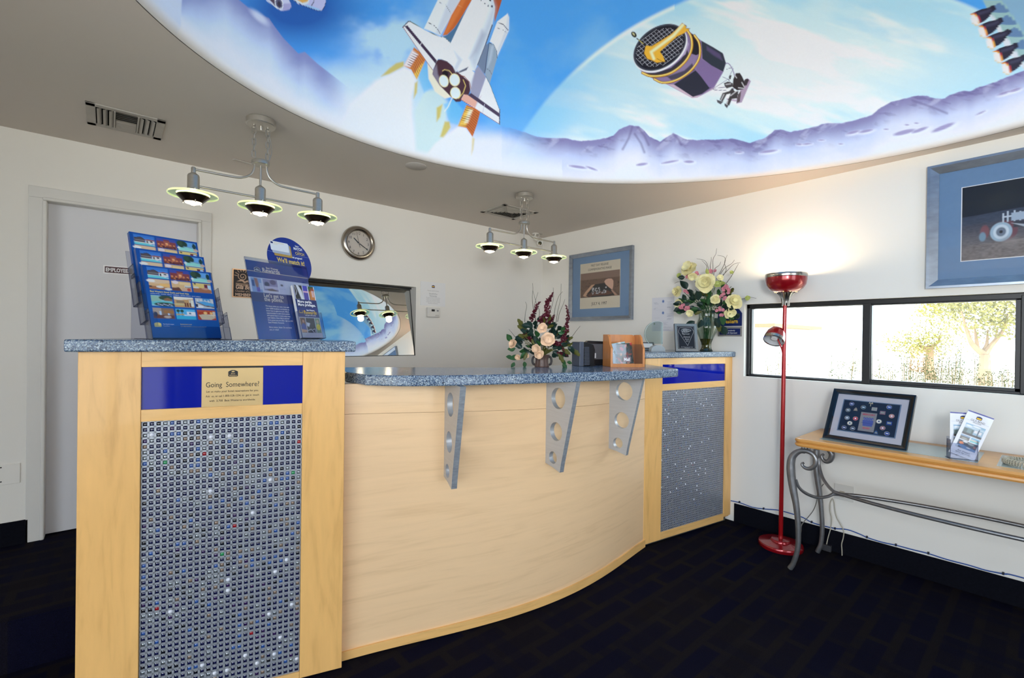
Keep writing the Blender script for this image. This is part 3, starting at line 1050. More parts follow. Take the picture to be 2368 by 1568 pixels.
for p, c in ((((1800, 1000), (1840, 910), (1900, 905), (1935, 960), (1990, 1080), (1960, 1150), (1860, 1170), (1790, 1120)), (52, 46, 48)),
             (((1660, 1060), (1720, 1035), (1790, 1060), (1800, 1110), (1700, 1140), (1670, 1100)), (70, 66, 68)),
             (((1640, 1210), (1740, 1180), (1790, 1130), (1830, 1200), (1700, 1230), (1640, 1340), (1595, 1310)), (66, 62, 64)),
             (((1740, 1270), (1770, 1190), (1880, 1180), (1860, 1290), (1780, 1300), (1740, 1400), (1690, 1370)), (60, 56, 58)),
             (((1550, 1310), (1650, 1340), (1610, 1382), (1560, 1350)), (80, 80, 84)), (((1668, 1365), (1730, 1395), (1705, 1438), (1670, 1400)), (72, 72, 76)),
             (((1870, 1230), (1920, 1180), (1900, 1340), (1850, 1360)), (88, 76, 80)), (((1745, 945), (1775, 940), (1760, 1000), (1735, 1000)), (54, 48, 46))):
    cv.poly(c4(*p), c, 0.9)
for x0, y0, x1, y1 in ((1690, 1080, 1760, 1070), (1930, 1050, 1970, 1120), (1660, 1230, 1620, 1310), (1850, 1180, 1760, 1250), (1720, 1320, 1700, 1380), (1830, 950, 1850, 980), (1880, 1130, 1960, 1140)):
    cv.line(c4((x0, y0), (x1, y1)), 2.2, (206, 204, 206), 1.0, 0.85)

# ---- engine bells at the right edge
cv.poly(c5((760, -160), (1700, -160), (1700, 800), (1551, 640), (1120, 0)), (132, 172, 198), 1)
cv.poly(c5((752, 0), (1130, 0), (1560, 640), (1700, 900), (1700, 1400), (1551, 1310), (900, 280)), (150, 186, 186), 1.5)
cv.poly(c5((860, 180), (960, 300), (1560, 1230), (1551, 1320), (1250, 1000), (1000, 500)), (214, 218, 224), 2)
for k in range(5):
    dx, dy = k * 150, k * 232
    cv.poly(catmull(c5((960 + dx, 150 + dy), (1080 + dx, 55 + dy), (1260 + dx, 220 + dy), (1100 + dx, 244 + dy), (940 + dx, 232 + dy)), 4), (90, 122, 166), 1.2, 0.9)
for dx, dy in ((0, 0), (142, 232), (290, 450), (432, 712), (590, 935)):
    B_ = [(x + dx, y + dy) for x, y in ((560, 262), (650, 208), (760, 170), (880, 146), (930, 105), (975, 102), (1012, 130), (1015, 175), (985, 205), (945, 232), (880, 330), (800, 400), (700, 450), (690, 380), (640, 300))]
    cv.poly(c5(*B_), (42, 40, 58), 1)
    cv.line(c5((700 + dx, 260 + dy), (860 + dx, 215 + dy), (900 + dx, 190 + dy)), 6, (72, 70, 96), 4, 0.7)
    cv.poly(catmull(c5((560 + dx, 268 + dy), (620 + dx, 275 + dy), (670 + dx, 330 + dy), (695 + dx, 400 + dy), (690 + dx, 460 + dy), (640 + dx, 480 + dy), (570 + dx, 440 + dy), (540 + dx, 340 + dy)), 4), (232, 226, 222), 3)
    e_ = catmull(c5((555 + dx, 268 + dy), (620 + dx, 268 + dy), (680 + dx, 335 + dy), (710 + dx, 440 + dy)), 5)
    cv.line(e_, 3.4, (190, 40, 50), 1.2, 0.9)
    cv.line([(p[0] - 1.6, p[1] + 0.7) for p in e_], 2.0, (246, 180, 40), 1.0, 0.9)
    cv.line(c5((580 + dx, 445 + dy), (640 + dx, 490 + dy), (680 + dx, 480 + dy)), 2.2, (222, 190, 90), 1.5, 0.7)

# ---- craft at the top left
cv.poly(c6((190, 0), (760, -100), (850, 90), (870, 190), (800, 262), (640, 295), (570, 290), (500, 230)), (206, 208, 230), 1)
cv.poly(c6((250, -40), (420, -60), (440, 130), (480, 220)), (84, 66, 84), 1)
cv.line(c6((190, 0), (490, 230)), 2.0, (220, 228, 240), 0.6)
cv.poly(c6((620, 100), (850, 90), (870, 190), (800, 262), (640, 290)), (170, 166, 206), 2)
cv.ell(600 + 535 / 11.84, 95 / 11.84, 9.5, 14, (232, 236, 244), -14, 0.7)
cv.ell(600 + 535 / 11.84, 95 / 11.84, 7.4, 11.6, (92, 90, 118), -14, 0.8)
cv.ell(600 + 540 / 11.84, 110 / 11.84, 4.0, 7.0, (52, 48, 66), -14, 0.8)
cv.poly(c6((920, -5), (1000, -100), (1810, -120), (1815, 60), (1760, 220), (1690, 295), (1600, 290), (1220, 150), (1050, 110)), (190, 190, 224), 1)
cv.poly(c6((930, -5), (1400, -80), (1340, 90), (1220, 140), (1050, 90)), (214, 226, 238), 1.5)
cv.poly(c6((1000, -10), (1370, -40), (1300, 50), (1180, 80)), (224, 174, 90), 1.5)
cv.line(c6((1500, -20), (1470, 100), (1410, 160)), 1.6, (70, 66, 110), 0.7)
cv.poly(c6((1220, 150), (1600, 285), (1690, 295), (1620, 240), (1300, 130)), (150, 196, 232), 1.5)
cv.line(c6((920, 0), (1180, 150), (1600, 300), (1700, 296), (1780, 200), (1820, 50)), 1.2, (36, 50, 100), 0.6)

# ---- the half behind the viewer (seen in the reception glass): sky, moonscape rim, a dark winged craft
bk = ~front
cb = Cv(np.where(bk, np.degrees(np.mod(PHf, 2 * pi)), -999), np.where(bk, SSf * 100, -999), SKYB)
Xb, Yb = cb.X, cb.Y
nb1 = vnoise(Xb / 22, Yb / 16, 61, 5)
ib = np.arange(len(Xb))
cb.put(ib, (150, 205, 240), sstep(0.45, 0.75, nb1) * 0.9)
cb.put(ib, (40, 130, 205), sstep(0.45, 0.2, nb1) * 0.8)
hz = 9 + 9 * vnoise(Xb / 8, Yb * 0, 63, 4)
tb = sstep(0, 9, hz - Yb)
gc = lin((128, 124, 172))[None] * (1 - tb[:, None]) + lin((214, 220, 238))[None] * tb[:, None]
cb.put(ib, gc, sstep(-0.6, 0.6, hz - Yb))
cv.C[bk] = cb.C[bk]
# the craft that the tilted glass reflects
_n = np.array([0, -0.985, 0.174])
PM = DPTS - 2 * ((DPTS - np.array([0, YB, GZ0])) @ _n)[:, None] * _n
mx_, my_, mv = proj(PM)
ok = bk & mv
cm = Cv(np.where(ok, mx_, -9e3), np.where(ok, my_, -9e3))
cm.C[:] = cv.C


def c7(*p):
    return [(700 + x / 4.48, 500 + y / 4.48) for x, y in p]


cm.poly(c7((420, 1000), (620, 1200), (560, 1330), (380, 1300)), (190, 215, 228), 8, 0.6)
cm.poly(c7((370, 920), (440, 900), (560, 910), (700, 880), (780, 880), (800, 930), (770, 1000), (720, 1050), (770, 1100), (800, 1180), (760, 1220), (620, 1170), (560, 1100), (440, 1000)), (72, 56, 62), 1.2)
cm.poly(c7((362, 920), (440, 912), (432, 978)), (196, 206, 212), 1)
cm.poly(c7((690, 900), (790, 880), (790, 950), (720, 945)), (132, 122, 140), 1)
cm.poly(c7((638, 1120), (760, 1150), (760, 1215), (700, 1200)), (150, 164, 178), 1)
cm.poly(c7((790, 880), (806, 880), (790, 1200), (770, 1215)), (176, 182, 192), 1)
cm.poly(c7((425, 850), (480, 815), (510, 870), (460, 910)), (92, 96, 106), 1)
cm.ell(700 + 455 / 4.48, 500 + 838 / 4.48, 6.5, 5.5, (216, 216, 214), 0, 1)
cm.ell(700 + 485 / 4.48, 500 + 955 / 4.48, 6, 9, (206, 214, 224), 20, 1)
cm.ell(700 + 530 / 4.48, 500 + 965 / 4.48, 5.5, 9, (206, 214, 224), 20, 1)
cv.C[ok] = cm.C[ok]
# brushwork
cv.C = np.clip(cv.C * 1.16, 0, 0.93)
cv.C *= (0.985 + 0.03 * vnoise(PHf * 260, SSf * 300, 71, 2))[:, None]
lipw = sstep(0.05, 0.0, SSf)[:, None]
cv.C = cv.C * (1 - lipw * 0.85) + lin((230, 226, 222))[None] * lipw * 0.85
dome = grid_mesh('dome', DPTS, NPH, len(SS), cv.C, M_MURAL, ceiling, smooth=True, closed_u=True)
dome['label'] = 'oval recessed dome painted with a space mural'
# ------------------------------------------------------------------ tilted reception glass in the back wall
M_MIRROR = bpy.data.materials.new('dark_reflective_glass')
M_MIRROR.use_nodes = True
_nt = M_MIRROR.node_tree
_nt.nodes.clear()
_o = _nt.nodes.new('ShaderNodeOutputMaterial')
_g = _nt.nodes.new('ShaderNodeBsdfGlossy')
_g.inputs['Roughness'].default_value = 0.0
_g.inputs['Color'].default_value = (0.74, 0.76, 0.75, 1)
_d = _nt.nodes.new('ShaderNodeBsdfDiffuse')
_d.inputs['Color'].default_value = (0.02, 0.02, 0.022, 1)
_x = _nt.nodes.new('ShaderNodeMixShader')
_x.inputs['Fac'].default_value = 0.93
_nt.links.new(_d.outputs[0], _x.inputs[1])
_nt.links.new(_g.outputs[0], _x.inputs[2])
_nt.links.new(_x.outputs[0], _o.inputs['Surface'])
GT = 0.105                                      # how far the top of the glass leans back
mb = MB()
mb.add([(GX0, YB + 0.003, GZ0), (GX1, YB + 0.003, GZ0), (GX1, YB + GT, GZ1), (GX0, YB + GT, GZ1),
        (GX0, YB + 0.011, GZ0), (GX1, YB + 0.011, GZ0), (GX1, YB + GT + 0.008, GZ1), (GX0, YB + GT + 0.008, GZ1)],
       [(0, 1, 2, 3), (7, 6, 5, 4), (0, 4, 5, 1), (1, 5, 6, 2), (2, 6, 7, 3), (3, 7, 4, 0)])
w2 = structure(mb.build('window_2', M_MIRROR))
mb = MB()
t = 0.006
mb.box((GX0, YB + 0.0, GZ0), (GX1, YB + 0.006, GZ0 + 0.005))
mb.add([(GX1 - t, YB - 0.001, GZ0), (GX1, YB - 0.001, GZ0), (GX1, YB + GT, GZ1), (GX1 - t, YB + GT, GZ1)], [(0, 1, 2, 3)])
mb.add([(GX0, YB - 0.001, GZ0), (GX0 + t, YB - 0.001, GZ0), (GX0 + t, YB + GT, GZ1), (GX0, YB + GT, GZ1)], [(0, 1, 2, 3)])
mb.box((GX0, YB + GT - 0.025, GZ1 - 0.014), (GX1, YB + GT + 0.01, GZ1))
mb.build('frame', M_BLACKAL, w2)

# ------------------------------------------------------------------ staff door
mb = MB()
mb.box((DX0 + 0.008, YB + 0.055, ASSUMED_STEP + 0.006), (DX1 - 0.008, YB + 0.095, DZ1 - 0.008))
door = structure(mb.build('door_1', M_DOOR, bevel=0.002))
mb = MB()
mb.box((DX0, YB + 0.10, ASSUMED_STEP), (DX1, YB + 0.14, DZ1))
mb.build('door_stop', M_TRIM, door)
# casing: wide flat face with a rounded inner bead
mb = MB()
w_ = 0.058
for x0, x1 in ((DX0 - w_, DX0), (DX1, DX1 + w_)):
    mb.box((x0, YB - 0.012, ASSUMED_STEP), (x1, YB + 0.002, DZ1))
mb.box((DX0 - w_, YB - 0.012, DZ1), (DX1 + w_, YB + 0.002, DZ1 + w_))
structure(mb.build('trim_1', M_TRIM, bevel=0.002))
mb = MB()
for x0, x1 in ((DX0 - 0.006, DX0 + 0.012), (DX1 - 0.012, DX1 + 0.006)):
    mb.box((x0, YB - 0.020, ASSUMED_STEP), (x1, YB + 0.056, DZ1 - 0.012))
mb.box((DX0 - 0.006, YB - 0.020, DZ1 - 0.012), (DX1 + 0.006, YB + 0.056, DZ1 + 0.006))
structure(mb.build('trim_2', M_TRIM, bevel=0.006, seg=3))

# ------------------------------------------------------------------ strip window in the right wall
FX0, FX1 = XR + WD, XR + WD + 0.05
win = MB()
for lo, hi in (((FX0, WY0, WZ1 - 0.030), (FX1, WY1, WZ1)), ((FX0, WY0, WZ0), (FX1, WY1, WZ0 + 0.014)),
               ((FX0, WY1 - 0.022, WZ0), (FX1, WY1, WZ1)), ((FX0, WY0, WZ0), (FX1, WY0 + 0.03, WZ1))):
    win.box(lo, hi)
w1 = structure(win.build('window_1', M_BLACKAL, bevel=0.003))
mb = MB()
mb.box((FX0 - 0.008, 0.729, WZ0 + 0.004), (FX1, 0.767, WZ1 - 0.022))
mb.build('mullion', M_BLACKAL, w1, bevel=0.002)
mb = MB()
mb.box((FX0 - 0.008, 0.060, WZ0 + 0.004), (FX1, 0.118, WZ1 - 0.012))
mb.build('mullion', M_BLACKAL, w1, bevel=0.002)
for a, b in ((0.767, WY1 - 0.022), (0.118, 0.729), (WY0 + 0.03, 0.060)):
    sash = MB()
    s = 0.020
    z0, z1 = WZ0 + 0.012, WZ1 - 0.026
    if a < 0.7:
        sash.box((FX0 + 0.004, a, z0), (FX1 - 0.008, a + s, z1))
        sash.box((FX0 + 0.004, b - s * 0.2, z0), (FX1 - 0.008, b, z1))
        sash.box((FX0 + 0.004, a, z0), (FX1 - 0.008, b, z0 + s * 0.9))
        sash.box((FX0 + 0.004, a, z1 - s * 0.5), (FX1 - 0.008, b, z1))
    else:
        sash.box((FX0 + 0.012, a, z0), (FX1 - 0.004, a + 0.006, z1))
        sash.box((FX0 + 0.012, b - 0.008, z0), (FX1 - 0.004, b, z1))
        sash.box((FX0 + 0.012, a, z0), (FX1 - 0.004, b, z0 + 0.006))
        sash.box((FX0 + 0.012, a, z1 - 0.006), (FX1 - 0.004, b, z1))
    so = sash.build('sash', M_BLACKAL, w1, bevel=0.002)
    g = MB()
    g.box((FX1 - 0.02, a + 0.004, z0 + 0.004), (FX1 - 0.016, b - 0.004, z1 - 0.004))
    g.build('pane', M_GLASS, so)
# ------------------------------------------------------------------ reception counter
def wood(name, col, stretch, scale=1.0, amt=0.16, rough=0.32):
    m = mat(name, col, rough, spec=0.5, coat=0.15)
    nt = m.node_tree
    b = nt.nodes['Principled BSDF']
    tc = nt.nodes.new('ShaderNodeTexCoord')
    mp = nt.nodes.new('ShaderNodeMapping')
    mp.inputs['Scale'].default_value = stretch
    n1 = nt.nodes.new('ShaderNodeTexNoise')
    n1.inputs['Scale'].default_value = 3.0 * scale
    n1.inputs['Detail'].default_value = 6
    n1.inputs['Distortion'].default_value = 1.4
    n2 = nt.nodes.new('ShaderNodeTexNoise')
    n2.inputs['Scale'].default_value = 14.0 * scale
    n2.inputs['Detail'].default_value = 4
    ad = nt.nodes.new('ShaderNodeMath')
    ad.operation = 'MULTIPLY_ADD'
    ad.inputs[1].default_value = 0.4
    rp = nt.nodes.new('ShaderNodeValToRGB')
    e = rp.color_ramp.elements
    c = lin(col)
    e[0].position, e[1].position = 0.42, 0.95
    e[0].color = tuple(np.clip(c * np.array([1 - amt, 1 - amt * 1.25, 1 - amt * 1.6]), 0, 1)) + (1,)
    e[1].color = tuple(np.clip(c * (1 + amt * 0.45), 0, 1)) + (1,)
    mid = e.new(0.66)
    mid.color = tuple(c) + (1,)
    nt.links.new(tc.outputs['Object'], mp.inputs['Vector'])
    nt.links.new(mp.outputs[0], n1.inputs['Vector'])
    nt.links.new(mp.outputs[0], n2.inputs['Vector'])
    nt.links.new(n2.outputs['Fac'], ad.inputs[0])
    nt.links.new(n1.outputs['Fac'], ad.inputs[2])
    nt.links.new(ad.outputs[0], rp.inputs['Fac'])
    nt.links.new(rp.outputs['Color'], b.inputs['Base Color'])
    return m


M_MAPLE_V = wood('maple_upright', (238, 186, 114), (5, 5, 0.7))
M_MAPLE_H = wood('maple_rail', (238, 188, 118), (0.8, 0.8, 7))
M_MAPLE_C = wood('pale_maple_veneer', (240, 203, 158), (0.55, 0.55, 7.5), 1.0, 0.09, 0.36)
M_MAPLE_E = wood('maple_edge', (214, 150, 84), (5, 5, 0.7))
M_TOE = mat('grey_toe_kick', (88, 86, 78), 0.8, noise=(20, 0.25, (1, 1, 1)))
M_BLUE = mat('blue_acrylic', (4, 24, 150), 0.05, spec=0.28)
M_BRASS = mat('brass_plaque', (214, 184, 130), 0.22, metal=0.35, spec=0.6)
M_INK = mat('black_ink', (18, 18, 20), 0.5)
M_GRID = mat('anodised_grid', (176, 180, 188), 0.38, metal=0.45, noise=(60, 0.06, (1, 1, 1)))
BEADS = [mat('bead_navy', (5, 10, 62), 0.10, spec=0.9, coat=0.6), mat('bead_ink', (3, 5, 22), 0.10, spec=0.9, coat=0.6), mat('bead_silver', (140, 146, 152), 0.16, metal=0.7),
         mat('bead_azure', (40, 80, 150), 0.12, spec=0.9, coat=0.5), mat('bead_taupe', (130, 112, 100), 0.18, metal=0.4), mat('bead_red', (150, 14, 30), 0.12, coat=0.5),
         mat('bead_green', (40, 140, 84), 0.12, coat=0.5), mat('bead_white', (226, 228, 238), 0.25), mat('bead_violet', (40, 14, 74), 0.12, spec=0.9, coat=0.5)]
M_SLAB = mat('speckled_blue_stone', (96, 112, 132), 0.16, spec=0.5)


def slab_nodes():
    nt = M_SLAB.node_tree
    b = nt.nodes['Principled BSDF']
    tc = nt.nodes.new('ShaderNodeTexCoord')
    vo = nt.nodes.new('ShaderNodeTexVoronoi')
    vo.inputs['Scale'].default_value = 330
    nz = nt.nodes.new('ShaderNodeTexNoise')
    nz.inputs['Scale'].default_value = 150
    nz.inputs['Detail'].default_value = 3
    sp = nt.nodes.new('ShaderNodeSeparateColor')
    ad = nt.nodes.new('ShaderNodeMath')
    ad.operation = 'MULTIPLY_ADD'
    ad.inputs[1].default_value = 0.62
    k = nt.nodes.new('ShaderNodeMath')
    k.operation = 'MULTIPLY'
    k.inputs[1].default_value = 0.42
    rp = nt.nodes.new('ShaderNodeValToRGB')
    e = rp.color_ramp.elements
    e[0].position, e[0].color = 0.20, L4((34, 46, 64))
    e[1].position, e[1].color = 0.86, L4((186, 198, 206))
    for p, c in ((0.42, (70, 92, 124)), (0.58, (104, 124, 144)), (0.70, (132, 148, 160))):
        q = e.new(p)
        q.color = L4(c)
    nt.links.new(tc.outputs['Object'], vo.inputs['Vector'])
    nt.links.new(tc.outputs['Object'], nz.inputs['Vector'])
    nt.links.new(vo.outputs['Color'], sp.inputs[0])
    nt.links.new(nz.outputs['Fac'], k.inputs[0])
    nt.links.new(sp.outputs[0], ad.inputs[0])
    nt.links.new(k.outputs[0], ad.inputs[2])
    nt.links.new(ad.outputs[0], rp.inputs['Fac'])
    nt.links.new(rp.outputs['Color'], b.inputs['Base Color'])


slab_nodes()
TH1 = radians(-17)
P1 = np.array([0.70, 1.81, 0.0])
U1 = np.array([cos(TH1), sin(TH1), 0])
F1 = frame(P1, U1)                              # x: along the face (right end at 0), y: back, z: up
A2, B2 = np.array([2.53, 1.67, 0.0]), np.array([3.415, 1.527, 0.0])
U2 = (B2 - A2) / np.linalg.norm(B2 - A2)
F2 = frame(A2, U2)                              # left end at 0
LEN2 = float(np.linalg.norm(B2 - A2))


def logo(mb_bg, F, cx, cz, s):
    """rounded emblem shield, s = width"""
    pts = []
    h = s * 0.78
    for a in np.linspace(0, 1, 9):
        pts.append((cx - s / 2 + s * a, cz + h * 0.26 + h * 0.24 * sin(pi * a) ** 0.8))
    pts += [(cx + s / 2, cz - h * 0.40), (cx + s * 0.42, cz - h * 0.5), (cx - s * 0.42, cz - h * 0.5), (cx - s / 2, cz - h * 0.40)]
    mb_bg.add([(p[0], 0, p[1]) for p in pts], [tuple(range(len(pts)))[::-1]], 0, False, F)


def crown(mb, F, cx, cz, s):
    mb.add([(cx - s * .5, 0, cz - s * .3), (cx + s * .5, 0, cz - s * .3), (cx + s * .62, 0, cz + s * .3), (cx + s * .25, 0, cz), (cx, 0, cz + s * .5), (cx - s * .25, 0, cz), (cx - s * .62, 0, cz + s * .3)],
           [(0, 1, 2, 3, 4, 5, 6)], 0, False, F)


def bead_panel(root, F, x0, x1, z0, z1, nc, nr, single, seed, ydepth=0.004, stuff_white=None):
    """punched metal grid with a glass bead in every hole"""
    r = random.Random(seed)
    cw, ch = (x1 - x0) / nc, (z1 - z0) / nr
    bw, bh = cw * 0.17, ch * 0.17
    g = MB()
    g.box((x0, ydepth + 0.0045, z0), (x1, ydepth + 0.006, z1), 0, F)
    for i in range(nc + 1):
        c = x0 + i * cw
        a, b = (max(x0, c - bw), min(x1, c + bw))
        g.add([(a, ydepth, z0), (b, ydepth, z0), (b, ydepth, z1), (a, ydepth, z1), (a, ydepth + .0045, z0), (b, ydepth + .0045, z0), (b, ydepth + .0045, z1), (a, ydepth + .0045, z1)],
              [(0, 1, 2, 3), (0, 3, 7, 4), (1, 5, 6, 2)], 0, False, F)
    for j in range(nr + 1):
        c = z0 + j * ch
        a, b = (max(z0, c - bh), min(z1, c + bh))
        g.add([(x0, ydepth, a), (x1, ydepth, a), (x1, ydepth, b), (x0, ydepth, b), (x0, ydepth + .0045, a), (x1, ydepth + .0045, a), (x1, ydepth + .0045, b), (x0, ydepth + .0045, b)],
              [(0, 1, 2, 3), (0, 4, 5, 1), (3, 2, 6, 7)], 0, False, F)
    g.build('bead_grid', M_GRID, root)
    hx, hz = cw * 0.335, ch * 0.335

    def pillow(mb, cx, cz, mi, fat):
        n = 4
        P = []
        for a in range(n + 1):
            row = []
            for b in range(n + 1):
                u, v = -1 + 2 * a / n, -1 + 2 * b / n
                if fat:
                    q = sqrt(max(u * u, v * v) / max(1e-9, u * u + v * v)) if (u or v) else 1
                    uu, vv = u * q * 1.12, v * q * 1.12
                    y = 0.0035 - 0.007 * sqrt(max(0, 1 - 0.93 * max(u * u, v * v)))
                else:
                    uu, vv = u, v
                    y = 0.0044 - 0.0032 * (1 - u * u * u * u) * (1 - v * v * v * v) + 0.0008 * v
                row.append((cx + uu * hx, ydepth + y, cz + vv * hz))
            P.append(row)
        mb.sheet(P, mi, F)

    rest = MB()
    wm = stuff_white or {}
    protos = {}
    order = sorted([(i, j) for i in range(nc) for j in range(nr)], key=lambda q: (q[0], q[1]))
    cnt = 0
    cl = vnoise(np.repeat(np.arange(nc), nr) / 5.0, np.tile(np.arange(nr), nc) / 5.0, seed, 3).reshape(nc, nr)
    for i, j in order:
        cx, cz = x0 + (i + .5) * cw, z0 + (j + .5) * ch
        q = r.random()
        sil = 0.10 + 0.55 * max(0, cl[i, j] - 0.5) * 2
        if (i, nr - 1 - j) in wm:
            k = wm[(i, nr - 1 - j)]
        elif q < sil * 0.62:
            k = 2
        elif q < sil:
            k = 4
        elif q < sil + 0.06:
            k = 3
        elif q < sil + 0.16:
            k = 1
        elif q < sil + 0.19:
            k = 8
        else:
            k = 0
        if cnt < single:
            key = k
            if key not in protos:
                m1 = MB()
                pillow(m1, cx, cz, 0, k == 7)
                o = m1.build('bead', BEADS[k], root)
                protos[key] = (o, cx, cz)
            else:
                o0, ax, az = protos[key]
                o = o0.copy()
                COL.objects.link(o)
                o.parent = root
                d = F.to_3x3() @ Vector((cx - ax, 0, cz - az))
                o.location = d
            cnt += 1
        else:
            pillow(rest, cx, cz, k, k == 7)
    rest.build('bead_field', BEADS, root, kind='stuff')


# ---- left pedestal
ZT1 = 1.2375
ped1 = thing('reception_pedestal', 'tall maple pedestal at the near left end of the counter, with brass sign plaque', 'cabinet', tuple(P1))
X0, X1, X2, X3 = -0.807, -0.643, -0.150, 0.0
mb = MB()
mb.box((X0 + 0.004, 0.012, 0.03), (X3 - 0.002, 0.50, ZT1), 0, F1)
mb.build('carcass', M_MAPLE_V, ped1)
for a, b in ((X0, X1), (X2, X3)):
    MB().box((a, -0.006, 0.006), (b, 0.014, ZT1), 0, F1).build('stile', M_MAPLE_V, ped1, bevel=0.0015)
for a, b in ((1.186, ZT1), (1.003, 1.043), (0.006, 0.030)):
    MB().box((X1 + .0006, -0.005, a), (X2 - .0006, 0.014, b), 0, F1).build('rail', M_MAPLE_H, ped1, bevel=0.001)
MB().box((X0 + .02, 0.02, 0.0), (X3 - 0.01, 0.48, 0.03), 0, F1).build('toe_kick', M_TOE, ped1)
PLL, PLR = -0.473, -0.282
MB().box((X1, 0.002, 1.043), (PLL, 0.010, 1.186), 0, F1).build('blue_panel', M_BLUE, ped1)
MB().box((PLR, 0.002, 1.043), (X2, 0.010, 1.186), 0, F1).build('blue_panel', M_BLUE, ped1)
MB().box((PLL, 0.006, 1.178), (PLR, 0.010, 1.186), 0, F1).build('black_strip', M_INK, ped1)
pq = MB().box((PLL + .0005, 0.001, 1.043), (PLR - .0005, 0.010, 1.179), 0, F1).build('plaque', M_BRASS, ped1, label='brass sign plaque with black lettering between the blue panels')
FP = F1 @ Matrix.Translation((0, 0.0004, 0))
cxp = (PLL + PLR) / 2
lg = MB()
logo(lg, FP, cxp, 1.160, 0.030)
lg.build('emblem', M_INK, pq)
FP2 = F1 @ Matrix.Translation((0, 0.0001, 0))
cr = MB()
crown(cr, FP2, cxp, 1.1665, 0.008)
cr.build('emblem_crown', M_BRASS, pq)
text_mesh('emblem_lettering', [('Best', cxp, 1.1565, 0.0052, 'CENTER', 1.0), ('Western', cxp, 1.1502, 0.0052, 'CENTER', 0.95)], M_BRASS, pq, FP2)
text_mesh('lettering', [('Going  Somewhere?', cxp, 1.112, 0.0185, 'CENTER', 0.80, 0, 0.0),
                        ('Let us make your hotel reservations for you.', cxp, 1.0935, 0.0074, 'CENTER', 0.88),
                        ('Ask  us, or call 1-800-528-1234, to  get in  touch', cxp, 1.0770, 0.0074, 'CENTER', 0.82),
                        ('with  3,700  Best Westerns worldwide.', cxp, 1.0605, 0.0074, 'CENTER', 0.88)], M_INK, pq, FP)
W1 = {(1, 2): 7, (10, 3): 7, (13, 3): 7, (25, 5): 5, (9, 6): 5, (3, 7): 6, (24, 11): 6, (10, 13): 7, (20, 12): 7, (13, 30): 7, (13, 32): 7, (21, 30): 7, (2, 33): 5, (4, 34): 7, (23, 28): 7,
      (24, 37): 7, (20, 38): 7, (17, 41): 5, (22, 43): 7, (9, 45): 7, (16, 45): 7, (11, 47): 7, (13, 47): 7, (18, 47): 7, (21, 46): 7, (25, 48): 7, (1, 47): 6, (14, 20): 5, (12, 25): 6, (17, 18): 7}
bead_panel(ped1, F1, X1 + .001, X2 - .001, 0.030, 1.003, 26, 51, 300, 5, 0.001, W1)
pins = MB()
for i in (5, 12, 19):
    for j in range(0, 51, 7):
        x = X1 + (X2 - X1) * i / 26
        z = 1.003 - 0.973 * (2 + j) / 51
        if z > 0.04:
            pins.ball((x, 0.0, z), (0.0026, 0.0016, 0.0026), 6, 0, F1)
pins.build('panel_pins', mat('bright_pin', (210, 212, 216), 0.25, metal=0.8), ped1)
mb = MB()
mb.box((-0.833, -0.035, ZT1), (0.036, 0.53, 1.2775), 0, F1)
s1 = mb.build('pedestal_top', M_SLAB, bevel=0.006, seg=3)
tag(s1, 'thick speckled blue stone top on the near left pedestal, under the leaflet stands', 'countertop')

# ---- right pedestal
ZT2 = 1.182
ped2 = thing('reception_pedestal', 'tall maple pedestal at the far right end of the counter, against the window wall', 'cabinet', tuple(A2))
Y0, Y1, Y2, Y3 = 0.0, 0.156, 0.811, LEN2
mb = MB()
mb.box((Y0 + 0.004, 0.012, 0.03), (Y3 - 0.004, 0.40, ZT2), 0, F2)
mb.build('carcass', M_MAPLE_E, ped2)
MB().box((Y0, -0.006, 0.02), (Y1, 0.014, ZT2), 0, F2).build('stile', M_MAPLE_V, ped2, bevel=0.0015)
# right stile with its rounded outer corner
r_ = 0.030
pl = [(Y2, -0.006)] + [(Y3 + 0.012 - r_ + r_ * sin(a), -0.006 + r_ - r_ * cos(a)) for a in np.linspace(0, pi / 2, 8)] + [(Y3 + 0.012, 0.06), (Y2, 0.06)]
mb = MB()
mb.prism(pl[:-2] + [(Y3 + 0.004, 0.07), (Y2, 0.014)], 0.045, ZT2, 0, F2, smooth=True)
mb.build('stile', M_MAPLE_V, ped2)
mb = MB()
mb.add([(Y1 + .0006, -0.005, 1.140), (Y2 - .0006, -0.005, 1.134), (Y2 - .0006, -0.005, ZT2), (Y1 + .0006, -0.005, ZT2), (Y1, 0.014, 1.140), (Y2, 0.014, 1.134), (Y2, 0.014, ZT2), (Y1, 0.014, ZT2)],
       [(0, 1, 2, 3), (0, 4, 5, 1), (1, 5, 6, 2), (2, 6, 7, 3), (3, 7, 4, 0)], 0, False, F2)
mb.build('rail', M_MAPLE_H, ped2)
MB().box((Y1 + .0006, -0.005, 0.972), (Y2 - .0006, 0.014, 1.014), 0, F2).build('rail', M_MAPLE_H, ped2, bevel=0.001)
MB().box((Y1 + .0006, -0.005, 0.020), (Y2 - .0006, 0.014, 0.066), 0, F2).build('rail', M_MAPLE_H, ped2, bevel=0.001)
MB().box((Y0 + .01, 0.02, 0.0), (Y3 - 0.03, 0.38, 0.035), 0, F2).build('toe_kick', M_TOE, ped2)
MB().box((Y1, 0.002, 1.010), (Y2, 0.010, 1.142), 0, F2).build('blue_panel', M_BLUE, ped2)
rr = random.Random(3)
W2 = {}
for _ in range(46):
    W2[(rr.randrange(36), rr.randrange(52))] = 7
for _ in range(10):
    W2[(rr.randrange(36), rr.randrange(52))] = 5
bead_panel(ped2, F2, Y1 + .001, Y2 - .001, 0.066, 0.972, 44, 62, 0, 9, 0.001, W2)
mb = MB()
